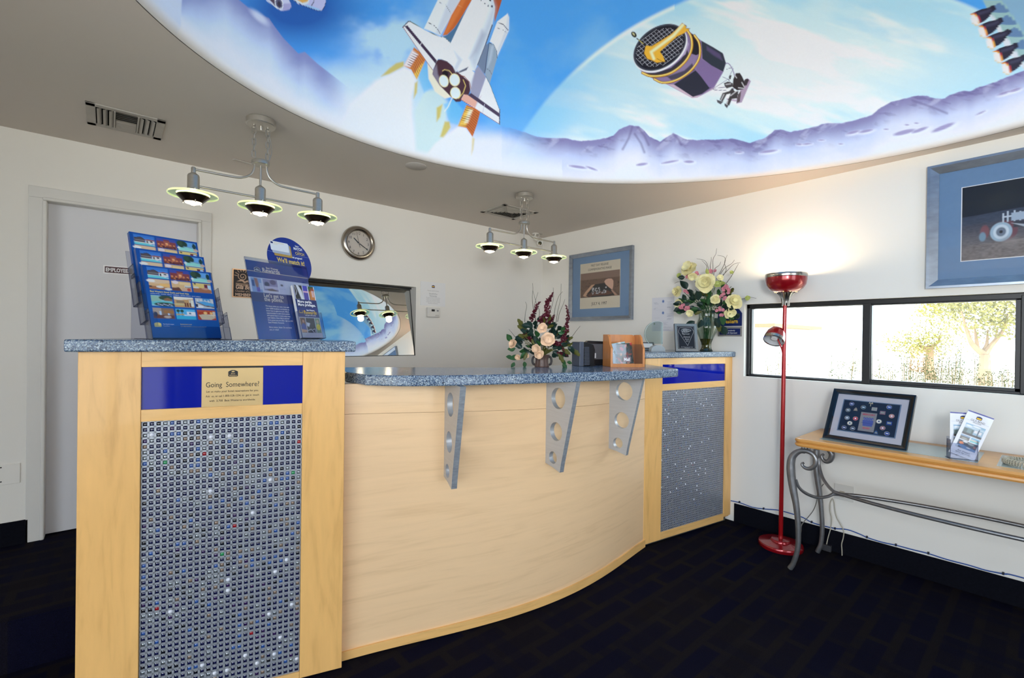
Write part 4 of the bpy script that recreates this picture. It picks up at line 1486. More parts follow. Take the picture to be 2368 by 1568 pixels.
pl = [(-0.028, -0.030)] + [(Y3 + 0.012 - 0.03 + 0.03 * sin(a), -0.030 + 0.03 - 0.03 * cos(a)) for a in np.linspace(0, pi / 2, 7)] + [(Y3 + 0.012, 0.05), (Y3 - 0.07, 0.50), (-0.028, 0.42)]
mb.prism([(p[0], p[1]) for p in pl], ZT2, 1.219, 0, F2)
s2 = mb.build('pedestal_top', M_SLAB, bevel=0.006, seg=3)
tag(s2, 'speckled blue stone top on the far right pedestal, under the vase and award', 'countertop')

# ---- curved low front
CP = np.array([-0.096, 0.65, -1.381, 0.879, 1.71])
CP = np.polyfit([.71, .962, 1.234, 1.515, 1.82, 2.218, 2.479, 2.54], [1.845, 1.775, 1.687, 1.622, 1.595, 1.621, 1.654, 1.668], 4)
DCP = np.polyder(CP)


def curve(x, d=0.0):
    """plan point on the counter front, d metres out towards the lobby"""
    t_ = np.array([1, np.polyval(DCP, x)])
    t_ /= np.linalg.norm(t_)
    return np.array([x + t_[1] * d, np.polyval(CP, x) - t_[0] * d])


front_c = thing('counter_front', 'curved pale maple counter front between the two pedestals', 'counter', (1.6, 1.62, 0))
xs = np.linspace(0.69, 2.545, 49)


def bent(mb, z0s, z1s, d0, d1, mi=0):
    n = len(xs)
    o_ = [curve(x, d1) for x in xs]
    i_ = [curve(x, d0) for x in xs]
    za = z0s if hasattr(z0s, '__len__') else [z0s] * n
    zb = z1s if hasattr(z1s, '__len__') else [z1s] * n
    mb.sheet([[(o_[k][0], o_[k][1], za[k]), (o_[k][0], o_[k][1], zb[k])] for k in range(n)], mi)
    mb.sheet([[(o_[k][0], o_[k][1], zb[k]), (i_[k][0], i_[k][1], zb[k])] for k in range(n)], mi)
    mb.sheet([[(i_[k][0], i_[k][1], zb[k]), (i_[k][0], i_[k][1], za[k])] for k in range(n)], mi)
    mb.sheet([[(i_[k][0], i_[k][1], za[k]), (o_[k][0], o_[k][1], za[k])] for k in range(n)], mi)
    return mb


seam = list(np.interp(xs, [0.7, 2.5], [0.986, 0.930]))
bent(MB(), 0.030, seam, -0.03, -0.002).build('lower_panel', M_MAPLE_C, front_c, sharp=60)
bent(MB(), [s + 0.0012 for s in seam], 1.106, -0.03, -0.002).build('upper_panel', M_MAPLE_C, front_c, sharp=60)
bent(MB(), 0.006, list(np.interp(xs, [0.7, 2.5], [0.040, 0.052])), -0.03, 0.006).build('base_rail', M_MAPLE_H, front_c, sharp=60)
bent(MB(), 0.0, 0.012, -0.05, -0.004).build('toe_kick', M_TOE, front_c, sharp=60)
MB().box((-0.034, 0.004, 0.045), (0.003, 0.02, 1.106), 0, F2).build('end_strip', M_MAPLE_E, front_c)

# ---- brushed aluminium brackets
M_ALU = mat('brushed_aluminium', (184, 186, 190), 0.36, metal=0.35, noise=(8, 0.06, (1, 1, 14)))
M_ALUE = mat('sawn_aluminium_edge', (150, 156, 164), 0.45, metal=0.4, noise=(40, 0.22, (1, 1, 3)))


def bracket(x, dtop, dbot, name_lbl):
    p = curve(x, -0.004)
    t_ = np.array([1, np.polyval(DCP, x)])
    t_ /= np.linalg.norm(t_)
    nn = np.array([t_[1], -t_[0]])
    Fb = frame((p[0], p[1], 0), (nn[0], nn[1], 0))      # x out from the panel, y along the counter
    zb, zt = 0.684, 1.1055
    holes = ((0.092, 1.018, 0.050), (0.079, 0.860, 0.044), (0.058, 0.733, 0.029))
    bm = bmesh.new()

    def loop(pts):
        vs = [bm.verts.new((a, 0, b)) for a, b in pts]
        for i in range(len(vs)):
            bm.edges.new((vs[i], vs[(i + 1) % len(vs)]))
    k_ = (dtop - dbot) / (zt - zb)
    loop([(0, zb + 0.012), (dbot * 0.5, zb + 0.004), (dbot, zb - 0.010), (dbot + k_ * 0.03, zb + 0.03), (dtop, zt), (0, zt)])
    for cx_, cz_, r in holes:
        loop([(cx_ + r * cos(a), cz_ + r * sin(a)) for a in np.linspace(0, 2 * pi, 33)[:-1]])
    bmesh.ops.triangle_fill(bm, use_beauty=True, edges=bm.edges[:], normal=(0, -1, 0))
    r_ = bmesh.ops.extrude_face_region(bm, geom=bm.faces[:])
    bmesh.ops.translate(bm, verts=[v for v in r_['geom'] if isinstance(v, bmesh.types.BMVert)], vec=(0, 0.024, 0))
    bmesh.ops.translate(bm, verts=bm.verts[:], vec=(0, -0.012, 0))
    bmesh.ops.recalc_face_normals(bm, faces=bm.faces[:])
    mb = MB()
    bm.verts.index_update()
    vs = [Fb @ v.co for v in bm.verts]
    for f in bm.faces:
        flat = abs(f.normal.y) > 0.9
        q = f.calc_center_median()
        inhole = any((q.x - a) ** 2 + (q.z - b) ** 2 < (r * 1.05) ** 2 for a, b, r in holes)
        mb.f.append(tuple(v.index for v in f.verts))
        mb.mi.append(0 if flat or inhole else 1)
        mb.sm.append(inhole and not flat)
    mb.v = [tuple(v) for v in vs]
    bm.free()
    return mb.build('bracket', [M_ALU, M_ALUE], front_c)


bracket(1.118, 0.228, 0.120, '')
bracket(1.621, 0.219, 0.110, '')
bracket(2.111, 0.203, 0.108, '')

# ---- low worktop slab
ZL = 1.148
fpts = [on(px, py, z=ZL)[:2] for px, py in ((845, 866.5), (920, 868.5), (1000, 868.5), (1080, 867.5), (1150, 866), (1230, 864.5), (1300, 862.5), (1380, 860.5), (1450, 858), (1510, 855.8), (1555, 853.5), (1569, 852.5))]
fc = catmull(fpts, 6)
rear = [on(px, py, z=ZL)[:2] for px, py in ((1180, 850.3), (1000, 849.6), (880, 848.8))]
q1 = np.array((F1 @ Vector((0.012, 0.12, 0)))[:2])
q2 = np.array((F1 @ Vector((0.012, 0.44, 0)))[:2])
tipb = np.array((F2 @ Vector((-0.012, 0.02, 0)))[:2])
tipc = np.array((F2 @ Vector((-0.012, 0.16, 0)))[:2])
poly = fc + [np.array([2.33, 1.40]), np.array([2.44, 1.56]), tipb, tipc] + [np.array([2.1, 1.80]), np.array([1.75, 1.86])] + rear + [q2, q1]
mb = MB()
mb.prism([(p[0], p[1]) for p in poly], 1.1055, ZL)
ls = mb.build('counter_slab', M_SLAB, bevel=0.007, seg=3)
tag(ls, 'long curved speckled blue stone worktop between the two pedestals', 'countertop')
# ------------------------------------------------------------------ three-light fixtures over the counter
M_NICKEL = mat('brushed_nickel', (184, 178, 168), 0.3, metal=0.7, noise=(30, 0.05, (1, 1, 6)))
M_BRONZE = mat('dark_reflector', (58, 46, 38), 0.24, metal=0.85)
M_DISC = mat('edge_glass', (214, 236, 214), 0.04, trans=1.0, ior=1.45)
M_DISC = clear_mat('disc_glass', (222, 238, 224), 0.05, 0.10)
M_EDGE = mat('green_edge_glow', (176, 206, 170), 0.12, trans=0.6, emit=(250, 246, 180), estr=0.45)  # green edge with added emission, imitates bulb light in the glass
M_HOT = mat('glass_rim_glow', (255, 246, 200), 0.3, emit=(255, 238, 170), estr=2.6)  # emission stands for bulb light caught in the disc
M_BULB = mat('halogen_bulb', (255, 245, 220), 0.3, emit=(255, 232, 186), estr=14.0)


def spot_lamp(loc, energy, name='lamp_light', color=(1.0, 0.80, 0.52), radius=0.03, parent=None):
    d = bpy.data.lights.new(name, 'POINT')
    d.energy = energy
    d.color = color
    d.shadow_soft_size = radius
    o = bpy.data.objects.new(name, d)
    COL.objects.link(o)
    if parent is not None:
        o.parent = parent
        o.location = Vector(loc) - OFF[parent]
    else:
        o.location = loc
    return o


def link_pts(c, axis, L=0.036, W=0.017, n=12):
    out = []
    for k in range(n):
        a = 2 * pi * k / n
        u, w = cos(a) * W / 2, sin(a)
        z = w * (W / 2) + (1 if w > 0 else -1) * (L - W) / 2
        out.append((c[0] + (u if axis == 0 else 0), c[1] + (u if axis else 0), c[2] + z))
    return out


def chandelier(cx, cy, sp, label, hot):
    root = thing('pendant_light', label, 'pendant light', (cx, cy, HC), 'three-lamp pendant lights over the counter')
    zd = 1.920
    mb = MB()
    mb.lathe([(0, 2.308), (0.062, 2.308), (0.066, 2.312), (0.066, 2.336), (0.062, HC), (0, HC)], 32, center=(cx, cy, 0))
    mb.build('canopy', M_NICKEL, root)
    kn = MB()
    kn.lathe([(0, 2.288), (0.007, 2.288), (0.009, 2.298), (0.009, 2.310)], 12, center=(cx, cy, 0))
    kn.build('finial', M_NICKEL, root)
    hubz = 2.135
    for s in (-1, 1):
        ch = MB()
        x = cx + s * 0.030
        ch.lathe([(0.005, 2.290), (0.008, 2.296), (0.005, 2.302), (0.007, 2.310)], 10, center=(x, cy, 0))
        zs = np.arange(2.282, hubz + 0.012, -0.0285)
        for i, z in enumerate(zs):
            ch.tube(link_pts((x, cy, z), i % 2), 0.0019, 6, closed=True)
        ch.build('chain', M_NICKEL, root)
    wr = MB()
    wr.tube(catmull([(cx + .030, cy, 2.29), (cx + 0.046, cy + .006, 2.24), (cx + 0.048, cy, 2.19), (cx + 0.034, cy, 2.14)], 6), 0.0016, 6)
    wr.build('lamp_wire', M_NICKEL, root)
    hb = MB()
    hb.lathe([(0, 2.118), (0.036, 2.118), (0.040, 2.122), (0.040, 2.136), (0.036, 2.141), (0, 2.141)], 28, center=(cx, cy, 0))
    hb.build('hub', M_NICKEL, root)
    st = MB()
    st.tube([(cx, cy, 2.12), (cx, cy, 2.02)], 0.0055, 10)
    st.build('stem', M_NICKEL, root)
    ztop = 2.037
    for s in (-1, 1):
        a = MB()
        path = catmull([(cx + s * 0.026, cy, 2.122), (cx + s * 0.028, cy, 2.098), (cx + s * 0.042, cy, 2.066), (cx + s * 0.075, cy, 2.044), (cx + s * 0.12, cy, 2.037), (cx + s * sp, cy, 2.035)], 8)
        a.tube(path, 0.0052, 10)
        a.build('arm', M_NICKEL, root)
        b = MB()
        b.tube([(cx, cy, 1.962), (cx + s * sp, cy, 1.962)], 0.005, 10)
        b.build('crossbar', M_NICKEL, root)
    for k in (-1, 0, 1):
        x = cx + k * sp
        so = MB()
        prof = [(0, 1.934), (0.040, 1.934), (0.040, 1.940), (0.026, 1.943), (0.0235, 1.948), (0.0235, 2.003), (0.021, 2.010), (0.0095, 2.019)]
        prof += [(0.0095, 2.040), (0.007, 2.045), (0, 2.047)] if k else [(0.006, 2.022), (0, 2.022)]
        so.lathe(prof, 28, center=(x, cy, 0))
        so.build('socket', M_NICKEL, root)
        sc = MB()
        for a in np.linspace(0, 2 * pi, 4)[:-1] + 0.6:
            sc.ball((x + 0.034 * cos(a), cy + 0.034 * sin(a), 1.944), (0.0045, 0.0045, 0.006), 8)
            sc.tube([(x + 0.041 * cos(a), cy + 0.041 * sin(a), 1.905), (x + 0.041 * cos(a), cy + 0.041 * sin(a), 1.884)], 0.0022, 6)
            sc.ball((x + 0.041 * cos(a), cy + 0.041 * sin(a), 1.884), 0.0036, 8)
        sc.build('screws', M_NICKEL, root)
        R = 0.097
        gd = MB()
        gd.lathe([(0.036, zd + 0.004), (R - 0.0015, zd + 0.004)], 64, center=(x, cy, 0), caps=False)
        gd.lathe([(0.036, zd - 0.004), (R - 0.0015, zd - 0.004)], 64, center=(x, cy, 0), caps=False)
        d_ = gd.build('glass_disc', M_DISC, root)
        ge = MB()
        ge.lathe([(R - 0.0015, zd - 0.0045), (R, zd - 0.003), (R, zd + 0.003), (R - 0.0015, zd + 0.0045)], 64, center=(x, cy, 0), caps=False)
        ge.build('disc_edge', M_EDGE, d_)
        # emissive ring in the disc, imitates bulb light caught by the glass
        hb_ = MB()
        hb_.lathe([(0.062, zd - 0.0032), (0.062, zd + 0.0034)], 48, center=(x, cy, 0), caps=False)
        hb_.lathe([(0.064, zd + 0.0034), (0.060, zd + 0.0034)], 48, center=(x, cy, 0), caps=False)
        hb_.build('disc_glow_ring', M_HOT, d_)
        co = MB()
        co.lathe([(0.064, zd - 0.006), (0.063, zd - 0.0085), (0.036, zd - 0.034), (0.034, zd - 0.034), (0.058, zd - 0.009), (0.0, zd - 0.004)], 40, center=(x, cy, 0), caps=False)
        co.build('reflector', M_BRONZE, root)
        bu = MB()
        bu.lathe([(0.033, zd - 0.0325), (0.030, zd - 0.037), (0.016, zd - 0.041), (0.006, zd - 0.046), (0, zd - 0.047)], 24, center=(x, cy, 0), caps=False)
        bu.build('bulb', M_BULB, root)
        spot_lamp((x, cy, zd - 0.062), 0.7, parent=root)
        spot_lamp((x, cy, zd + 0.018), 0.25, parent=root, radius=0.012)
    return root


chandelier(0.553, 2.526, 0.270, 'brushed nickel three-lamp pendant with glass discs, nearer one, hanging in front of the staff door', 1)
chandelier(2.276, 2.526, 0.312, 'brushed nickel three-lamp pendant with glass discs, farther one, hanging near the room corner', 1)

# ------------------------------------------------------------------ ceiling registers
M_VENT = mat('register_paint', (176, 170, 162), 0.5, noise=(12, 0.08, (1, 1, 1)))


def curved_slat(mb, a, b, outv, w, n=4):
    """slat from a to b (both on the ceiling), curving down/out along outv"""
    A, B, o_ = Vector(a), Vector(b), Vector(outv)
    P0, P1 = [], []
    for i in range(n + 1):
        t = i / n
        d = o_ * (w * t) + Vector((0, 0, -w * 0.55 * sin(t * pi / 2)))
        P0.append(A + d)
        P1.append(B + d)
    mb.sheet([P0, P1], 0, None, True)
    mb.sheet([[p + Vector((0, 0, 0.0012)) for p in P0], [p + Vector((0, 0, 0.0012)) for p in P1]], 0, None, True)


vent = thing('ceiling_register', 'off-white ceiling air register with three-way louvres, above the staff door', 'vent', (0.06, 3.0, HC))
x0, x1, y0, y1 = -0.088, 0.206, 2.853, 3.150
MB().box((x0 + .03, y0 + .03, HC - .001), (x1 - .03, y1 - .03, HC - 0.0002)).build('duct_shade_sheet', M_DARK, vent)  # flat dark sheet in place of the shaded duct
fr_ = MB()
for lo, hi in (((x0, y0), (x1, y0 + .035)), ((x0, y1 - .035), (x1, y1)), ((x0, y0), (x0 + .035, y1)), ((x1 - .035, y0), (x1, y1))):
    fr_.box((lo[0], lo[1], HC - 0.006), (hi[0], hi[1], HC))
fr_.build('face_frame', M_VENT, vent, bevel=0.002)
for k in range(3):
    m_ = MB()
    xa = x0 + 0.040 + k * 0.022
    curved_slat(m_, (xa + 0.016, y0 + .036, HC - .001), (xa + 0.016, y1 - .036, HC - .001), (-1, 0, 0), 0.017)
    m_.build('louvre', M_VENT, vent)
    m_ = MB()
    xa = x1 - 0.040 - k * 0.022
    curved_slat(m_, (xa - 0.016, y0 + .036, HC - .001), (xa - 0.016, y1 - .036, HC - .001), (1, 0, 0), 0.017)
    m_.build('louvre', M_VENT, vent)
for xa in (x0 + 0.103, x1 - 0.103):
    MB().box((xa - .003, y0 + .03, HC - 0.010), (xa + .003, y1 - .03, HC - .001)).build('divider', M_VENT, vent)
for k in range(10):
    m_ = MB()
    ya = y0 + 0.044 + k * 0.0225
    d = -1 if k < 5 else 1
    curved_slat(m_, (x0 + 0.108, ya - d * .006, HC - .001), (x1 - 0.108, ya - d * .006, HC - .001), (0, d, 0), 0.017)
    m_.build('louvre', M_VENT, vent)

vent = thing('ceiling_register', 'square ceiling air register with stepped louvres, behind the farther pendant light', 'vent', (2.50, 2.97, HC))
x0, x1, y0, y1 = 2.325, 2.69, 2.81, 3.125
MB().box((x0 + .03, y0 + .03, HC - .001), (x1 - .03, y1 - .03, HC - 0.0002)).build('duct_shade_sheet', M_DARK, vent)  # dark sheet again stands for the shade in the duct
fr_ = MB()
for lo, hi in (((x0, y0), (x1, y0 + .034)), ((x0, y1 - .034), (x1, y1)), ((x0, y0), (x0 + .034, y1)), ((x1 - .034, y0), (x1, y1))):
    fr_.box((lo[0], lo[1], HC - 0.006), (hi[0], hi[1], HC))
fr_.build('face_frame', M_VENT, vent, bevel=0.002)
for k in range(5):
    d = 0.046 + k * 0.024
    if d > 0.15:
        break
    m_ = MB()
    for a, b, o_ in (((x0 + d, y0 + d), (x1 - d, y0 + d), (0, 1, 0)), ((x0 + d, y1 - d), (x1 - d, y1 - d), (0, -1, 0)),
                     ((x0 + d, y0 + d), (x0 + d, y1 - d), (1, 0, 0)), ((x1 - d, y0 + d), (x1 - d, y1 - d), (-1, 0, 0))):
        curved_slat(m_, (a[0], a[1], HC - .001), (b[0], b[1], HC - .001), o_, 0.014)
    m_.build('louvre', M_VENT, vent)

p = on(962, 384, z=HC)
mb = MB()
mb.lathe([(0, HC - 0.005), (0.060, HC - 0.004), (0.064, HC - 0.001), (0.064, HC)], 40, center=(p[0], p[1], 0))
tag(mb.build('ceiling_cover_plate', mat('cover_plate_paint', (190, 184, 178), 0.5, noise=(20, 0.02, (1, 1, 1)))), 'round blank cover plate on the ceiling beside the dome edge', 'cover plate')
p, q = on(545, 367, z=HC), on(590, 380, z=HC)
mb = MB()
mb.tube([(p[0] - .012, p[1] + .012, HC - .004), (p[0], p[1], HC - .004), (q[0], q[1], HC - .004), (q[0] + 0.06, q[1] + .004, HC - .004)], 0.004, 8)
tag(mb.build('ceiling_rail', M_VENT), 'thin white metal rail on the ceiling behind the nearer pendant light', 'rail')

# ------------------------------------------------------------------ security camera and sprinkler in the far corner
M_WHITEP = mat('white_plastic', (214, 212, 206), 0.4, noise=(10, 0.02, (1, 1, 1)))
c = on(1248, 562, y=YB - 0.16)
cc = thing('security_camera', 'small off-white security camera hanging in the far corner of the room', 'camera', tuple(c))
tip = np.array([c[0], c[1] + 0.09, HC])
m_ = MB()
dirv = Vector((-0.62, -0.74, -0.26)).normalized()
C0 = Vector(c)
m_.tube([C0 - dirv * 0.085, C0 - dirv * 0.075, C0 + dirv * 0.035, C0 + dirv * 0.042], [0.020, 0.028, 0.030, 0.026], 20)
m_.build('housing', M_WHITEP, cc)
m_ = MB()
m_.tube([C0 + dirv * 0.040, C0 + dirv * 0.050], [0.020, 0.018], 20)
m_.build('lens', mat('camera_lens', (8, 10, 22), 0.08, coat=0.5), cc)
m_ = MB()
m_.tube([C0 - dirv * 0.03 + Vector((0, 0, .02)), Vector((tip[0] - .02, tip[1] - .03, HC - .06)), Vector((tip[0], tip[1] - .03, HC))], 0.008, 10)
m_.lathe([(0.035, HC - 0.008), (0.035, HC)], 20, center=(tip[0], tip[1] - .03, 0))
m_.build('bracket', M_WHITEP, cc)
p = on(1246, 548, z=HC - 0.03)
m_ = MB()
m_.tube([(p[0], p[1], HC), (p[0], p[1], HC - 0.05)], 0.008, 10)
m_.lathe([(0.038, HC - 0.003), (0.038, HC)], 20, center=(p[0], p[1], 0))
for a in np.linspace(0, 2 * pi, 9)[:-1]:
    m_.tube([(p[0], p[1], HC - .048), (p[0] + .034 * cos(a), p[1] + .034 * sin(a), HC - .050)], 0.0035, 5)
tag(m_.build('sprinkler_head', M_VENT), 'small pale sprinkler head on the ceiling above the security camera', 'sprinkler')
# ------------------------------------------------------------------ things on the back wall
FB = frame((0, YB, 0), (1, 0, 0))              # x right, z up, -y towards the room
PRINT = paint_mat('printed_sheet', 0.55, 0.4)
GLOSSP = paint_mat('glossy_print', 0.18, 0.5, 0.3)
M_PAPER = mat('white_paper', (226, 226, 226), 0.7)
M_NAVY = mat('navy_enamel', (18, 36, 96), 0.3)
M_YEL = mat('yellow_ink', (236, 190, 40), 0.5)
M_WHT = mat('white_ink', (238, 238, 240), 0.5)
M_GREYI = mat('grey_ink', (120, 120, 126), 0.6)
M_DKI = mat('dark_ink', (44, 46, 54), 0.5)

# wall clock
ck = (1.4445, 2.0065)
clock = thing('wall_clock', 'round brushed steel wall clock with cream face on the back wall', 'clock', (ck[0], YB, ck[1]))
FC = frame((ck[0], YB, ck[1]), (1, 0, 0), (0, 0, 1)) @ Matrix.Rotation(radians(90), 4, 'X')   # lathe axis towards the room
M_STEEL = mat('brushed_steel', (168, 160, 150), 0.27, metal=1.0, noise=(20, 0.05, (1, 1, 1)))
mb = MB()
mb.lathe([(0.131, 0.0), (0.132, 0.010), (0.127, 0.024), (0.116, 0.033), (0.104, 0.034), (0.097, 0.029), (0.093, 0.024), (0.093, 0.008), (0, 0.006)], 64, 0, FC)
mb.build('case', M_STEEL, clock)
mb = MB()
mb.lathe([(0, 0.010), (0.094, 0.010)], 64, 0, FC, caps=False)
face = mb.build('face', mat('clock_face_cream', (206, 196, 184), 0.5), clock)
FT = frame((ck[0], YB - 0.0112, ck[1]), (1, 0, 0))
items = []
for h in range(1, 13):
    a = radians(90 - 30 * h)
    items.append((str(h), 0.076 * cos(a), 0.076 * sin(a) - 0.0098, 0.0200, 'CENTER', 0.92))
text_mesh('numerals', items, M_INK, face, FT)


def hand(name, ang, l0, l1, w0, w1, y):
    a = radians(ang)
    d, n = np.array([sin(a), cos(a)]), np.array([cos(a), -sin(a)])
    p = [d * -l0 + n * w0, d * l1 + n * w1, d * l1 - n * w1, d * -l0 - n * w0]
    mb = MB()
    mb.prism([(q[0], q[1]) for q in p], y, y + 0.0012, 0, frame((ck[0], YB, ck[1]), (1, 0, 0)) @ Matrix.Rotation(radians(90), 4, 'X'))
    return mb.build(name, M_INK, clock)


hand('hour_hand', -48, 0.010, 0.053, 0.0042, 0.0030, 0.0135)
hand('minute_hand', 121, 0.010, 0.083, 0.0036, 0.0022, 0.0155)
hand('second_hand', -15, 0.034, 0.085, 0.0012, 0.0008, 0.0175)
MB().lathe([(0.005, 0.012), (0.005, 0.020), (0, 0.021)], 16, 0, FC).build('hub_cap', M_STEEL, clock)
MB().lathe([(0, 0.0255), (0.094, 0.0245)], 64, 0, FC, caps=False).build('lens', clear_mat('clock_lens', (250, 250, 250), 0.03, 0.08), clock)


def wp(px, py):
    q = on(px, py, y=YB)
    return float(q[0]), float(q[2])


# owner notice and thermostat
a, b = wp(972.5, 651), wp(1029, 709)
x0, x1, z1, z0 = a[0], b[0], wp(972, 650)[1], wp(972, 706)[1]
nt_ = thing('wall_notice', 'small white printed notice on the back wall above the thermostat', 'notice', ((x0 + x1) / 2, YB, z0))
MB().box((x0, -0.0035, z0), (x1, 0.0, z1), 0, FB).build('sheet', M_PAPER, nt_)
FBt = FB @ Matrix.Translation((0, -0.0037, 0))
cx, hh = (x0 + x1) / 2, z1 - z0
lg = MB()
logo(lg, FBt, cx, z1 - hh * 0.18, 0.030)
lg.build('emblem', M_NAVY, nt_)
lg = MB()
lg.box((cx - .011, -0.0003, z1 - hh * 0.20), (cx + .011, 0.0, z1 - hh * 0.165), 0, FBt)
lg.build('emblem_band', M_YEL, nt_)
L_ = [('This hotel is owned and operated by', 0.36, .0065, M_GREYI), ('Stovall & Fox', .485, .013, M_DKI), ('Partnership', .575, .013, M_DKI)]
text_mesh('lettering', [(s, cx, z1 - hh * f - h / 2, h, 'CENTER', 0.85) for s, f, h, _ in L_] +
          [(s, cx, z1 - hh * (0.665 + 0.06 * k), 0.0062, 'CENTER', 0.86) for k, s in enumerate(
              ('We are proud to be part of the Best Western', 'worldwide chain of unique hotels. Each Best', 'Western hotel is independently owned and',
               'operated and does not act for or on behalf of', 'Best Western International, Inc.'))], M_GREYI, nt_, FBt)
x0, x1, z0, z1 = wp(985, 720)[0], wp(1014, 720)[0], wp(985, 733)[1], wp(985, 711)[1]
th = thing('thermostat', 'white wall thermostat with small dark display under the notice', 'thermostat', ((x0 + x1) / 2, YB, z0))
MB().box((x0, -0.030, z0), (x1, 0.0, z1), 0, FB).build('case', M_WHITEP, th, bevel=0.006, seg=3)
wd = x1 - x0
MB().box((x0 + wd * .30, -0.0312, z0 + .6 * (z1 - z0)), (x0 + wd * .55, -0.029, z0 + .82 * (z1 - z0)), 0, FB).build('display', M_INK, th)
MB().box((x0 + wd * .72, -0.0315, z0 + .62 * (z1 - z0)), (x0 + wd * .86, -0.029, z0 + .76 * (z1 - z0)), 0, FB).build('button', M_GREYI, th, bevel=0.001)
MB().box((x0 + wd * .60, -0.0312, z0 + .12 * (z1 - z0)), (x0 + wd * .90, -0.029, z0 + .26 * (z1 - z0)), 0, FB).build('button', mat('pale_button', (190, 188, 182), 0.5), th, bevel=0.001)

# EMPLOYEES sign on the door
FD = frame((0, YB + 0.055, 0), (1, 0, 0))


def dp(px, py):
    q = on(px, py, y=YB + 0.055)
    return float(q[0]), float(q[2])


(x0, z1), (_, z0) = dp(239, 613), dp(239, 632)
x1 = dp(303, 620)[0] + 0.045
sg = thing('door_sign', 'small maroon and white sign reading EMPLOYEES ONLY on the staff door', 'sign', ((x0 + x1) / 2, YB + .055, z0))
MB().box((x0, -0.003, z0), (x1, 0, z1), 0, FD).build('plate', M_WHT, sg)
MB().box((x0 + .006, -0.0036, z0 + .006), (x1 - .006, -0.003, z1 - .006), 0, FD).build('panel', mat('maroon_enamel', (70, 28, 34), 0.4), sg)
text_mesh('lettering', [('EMPLOYEES', x0 + 0.010, z0 + (z1 - z0) * .27, (z1 - z0) * 0.46, 'LEFT', 0.70, 0, 0.006), ('ONLY', x0 + 0.152, z0 + (z1 - z0) * .27, (z1 - z0) * 0.46, 'LEFT', 0.6, 0, 0.006)],
          M_WHT, sg, FD @ Matrix.Translation((0, -0.0038, 0)))

# chamber plaque
(x0, z1), (_, z0) = wp(537, 622), wp(535, 687)
z1 = wp(537, 621)[1]
x1 = x0 + (z1 - z0) * 1.0
pl_ = thing('membership_plaque', 'dark square plaque with a copper sun and hills, partly behind the leaflet stand', 'plaque', ((x0 + x1) / 2, YB, z0))
MB().box((x0, -0.010, z0), (x1, 0, z1), 0, FB).build('backing', mat('copper_edge', (206, 164, 128), 0.3, metal=0.6), pl_)
S = z1 - z0


def chamber(c):
    c.C[:] = lin((40, 36, 36))
    K = (190, 158, 134)
    for k in range(9):
        a = -pi + pi * k / 8 + 0.12
        c.line([(30 + 19 * cos(a), 24 + 19 * sin(a)), (30 + 27 * cos(a), 24 + 27 * sin(a))], 2.2, K)
    sp_ = [(30 + (3 + 1.25 * t) * cos(t * 1.0), 24 + (3 + 1.25 * t) * sin(t * 1.0)) for t in np.linspace(0, 10, 60)]
    c.line(sp_, 2.4, K)
    c.poly([(10, 44), (28, 34), (38, 42), (48, 36), (66, 28), (92, 44), (70, 42), (60, 48), (46, 44), (36, 48), (28, 42)], K)
    for k in range(4):
        c.line([(8, 50 + 3 * k), (92, 51 + 3 * k)], 1.2, K)


sheet_print('picture', FB @ Matrix.Translation((0, -0.0105, 0)), x0 + .006, x1 - .006, z0 + .006, z1 - .006, 100, 100, chamber, PRINT, pl_, 1.0)
FBp = FB @ Matrix.Translation((0, -0.0112, 0))
M_COP = mat('copper_lettering', (196, 166, 144), 0.4, metal=0.2)
text_mesh('lettering', [('Gila Bend', x0 + S * .09, z0 + S * .30, S * .155, 'LEFT', 0.72, 0.25, 0.004), ('Chamber of Commerce', x0 + S * .09, z0 + S * .195, S * .072, 'LEFT', 0.80),
                        ('MEMBER', x0 + S * .085, z0 + S * .055, S * .10, 'LEFT', 1.0, 0, 0.006)], M_COP, pl_, FBp)

# blank plate low on the left
x0, x1 = wp(0, 1100)[0] - 0.10, wp(47, 1100)[0]
z1, z0 = wp(47, 1070)[1], wp(47, 1116)[1]
bp_ = thing('blank_wall_plate', 'painted-over rectangular wall plate low on the back wall left of the staff door', 'wall plate', ((x0 + x1) / 2, YB, z0))
MB().box((x0, -0.006, z0), (x1, 0, z1), 0, FB).build('plate', M_WALL, bp_, bevel=0.002)
sc_ = MB()
for px, py in ((2.5, 1081), (2.5, 1114)):
    q = wp(px, py)
    sc_.lathe([(0.0034, 0), (0.0034, 0.0068), (0, 0.007)], 10, 0, frame((q[0], YB, q[1]), (1, 0, 0)) @ Matrix.Rotation(radians(90), 4, 'X'))
sc_.build('screws', M_INK, bp_)

# ------------------------------------------------------------------ things on the right wall
FR = frame((XR, 0, 0), (0, -1, 0))             # local x = -Y, z up, -y towards the room


def rp(px, py, d=0.0):
    q = on(px, py, x=XR - d)
    return -float(q[1]), float(q[2])


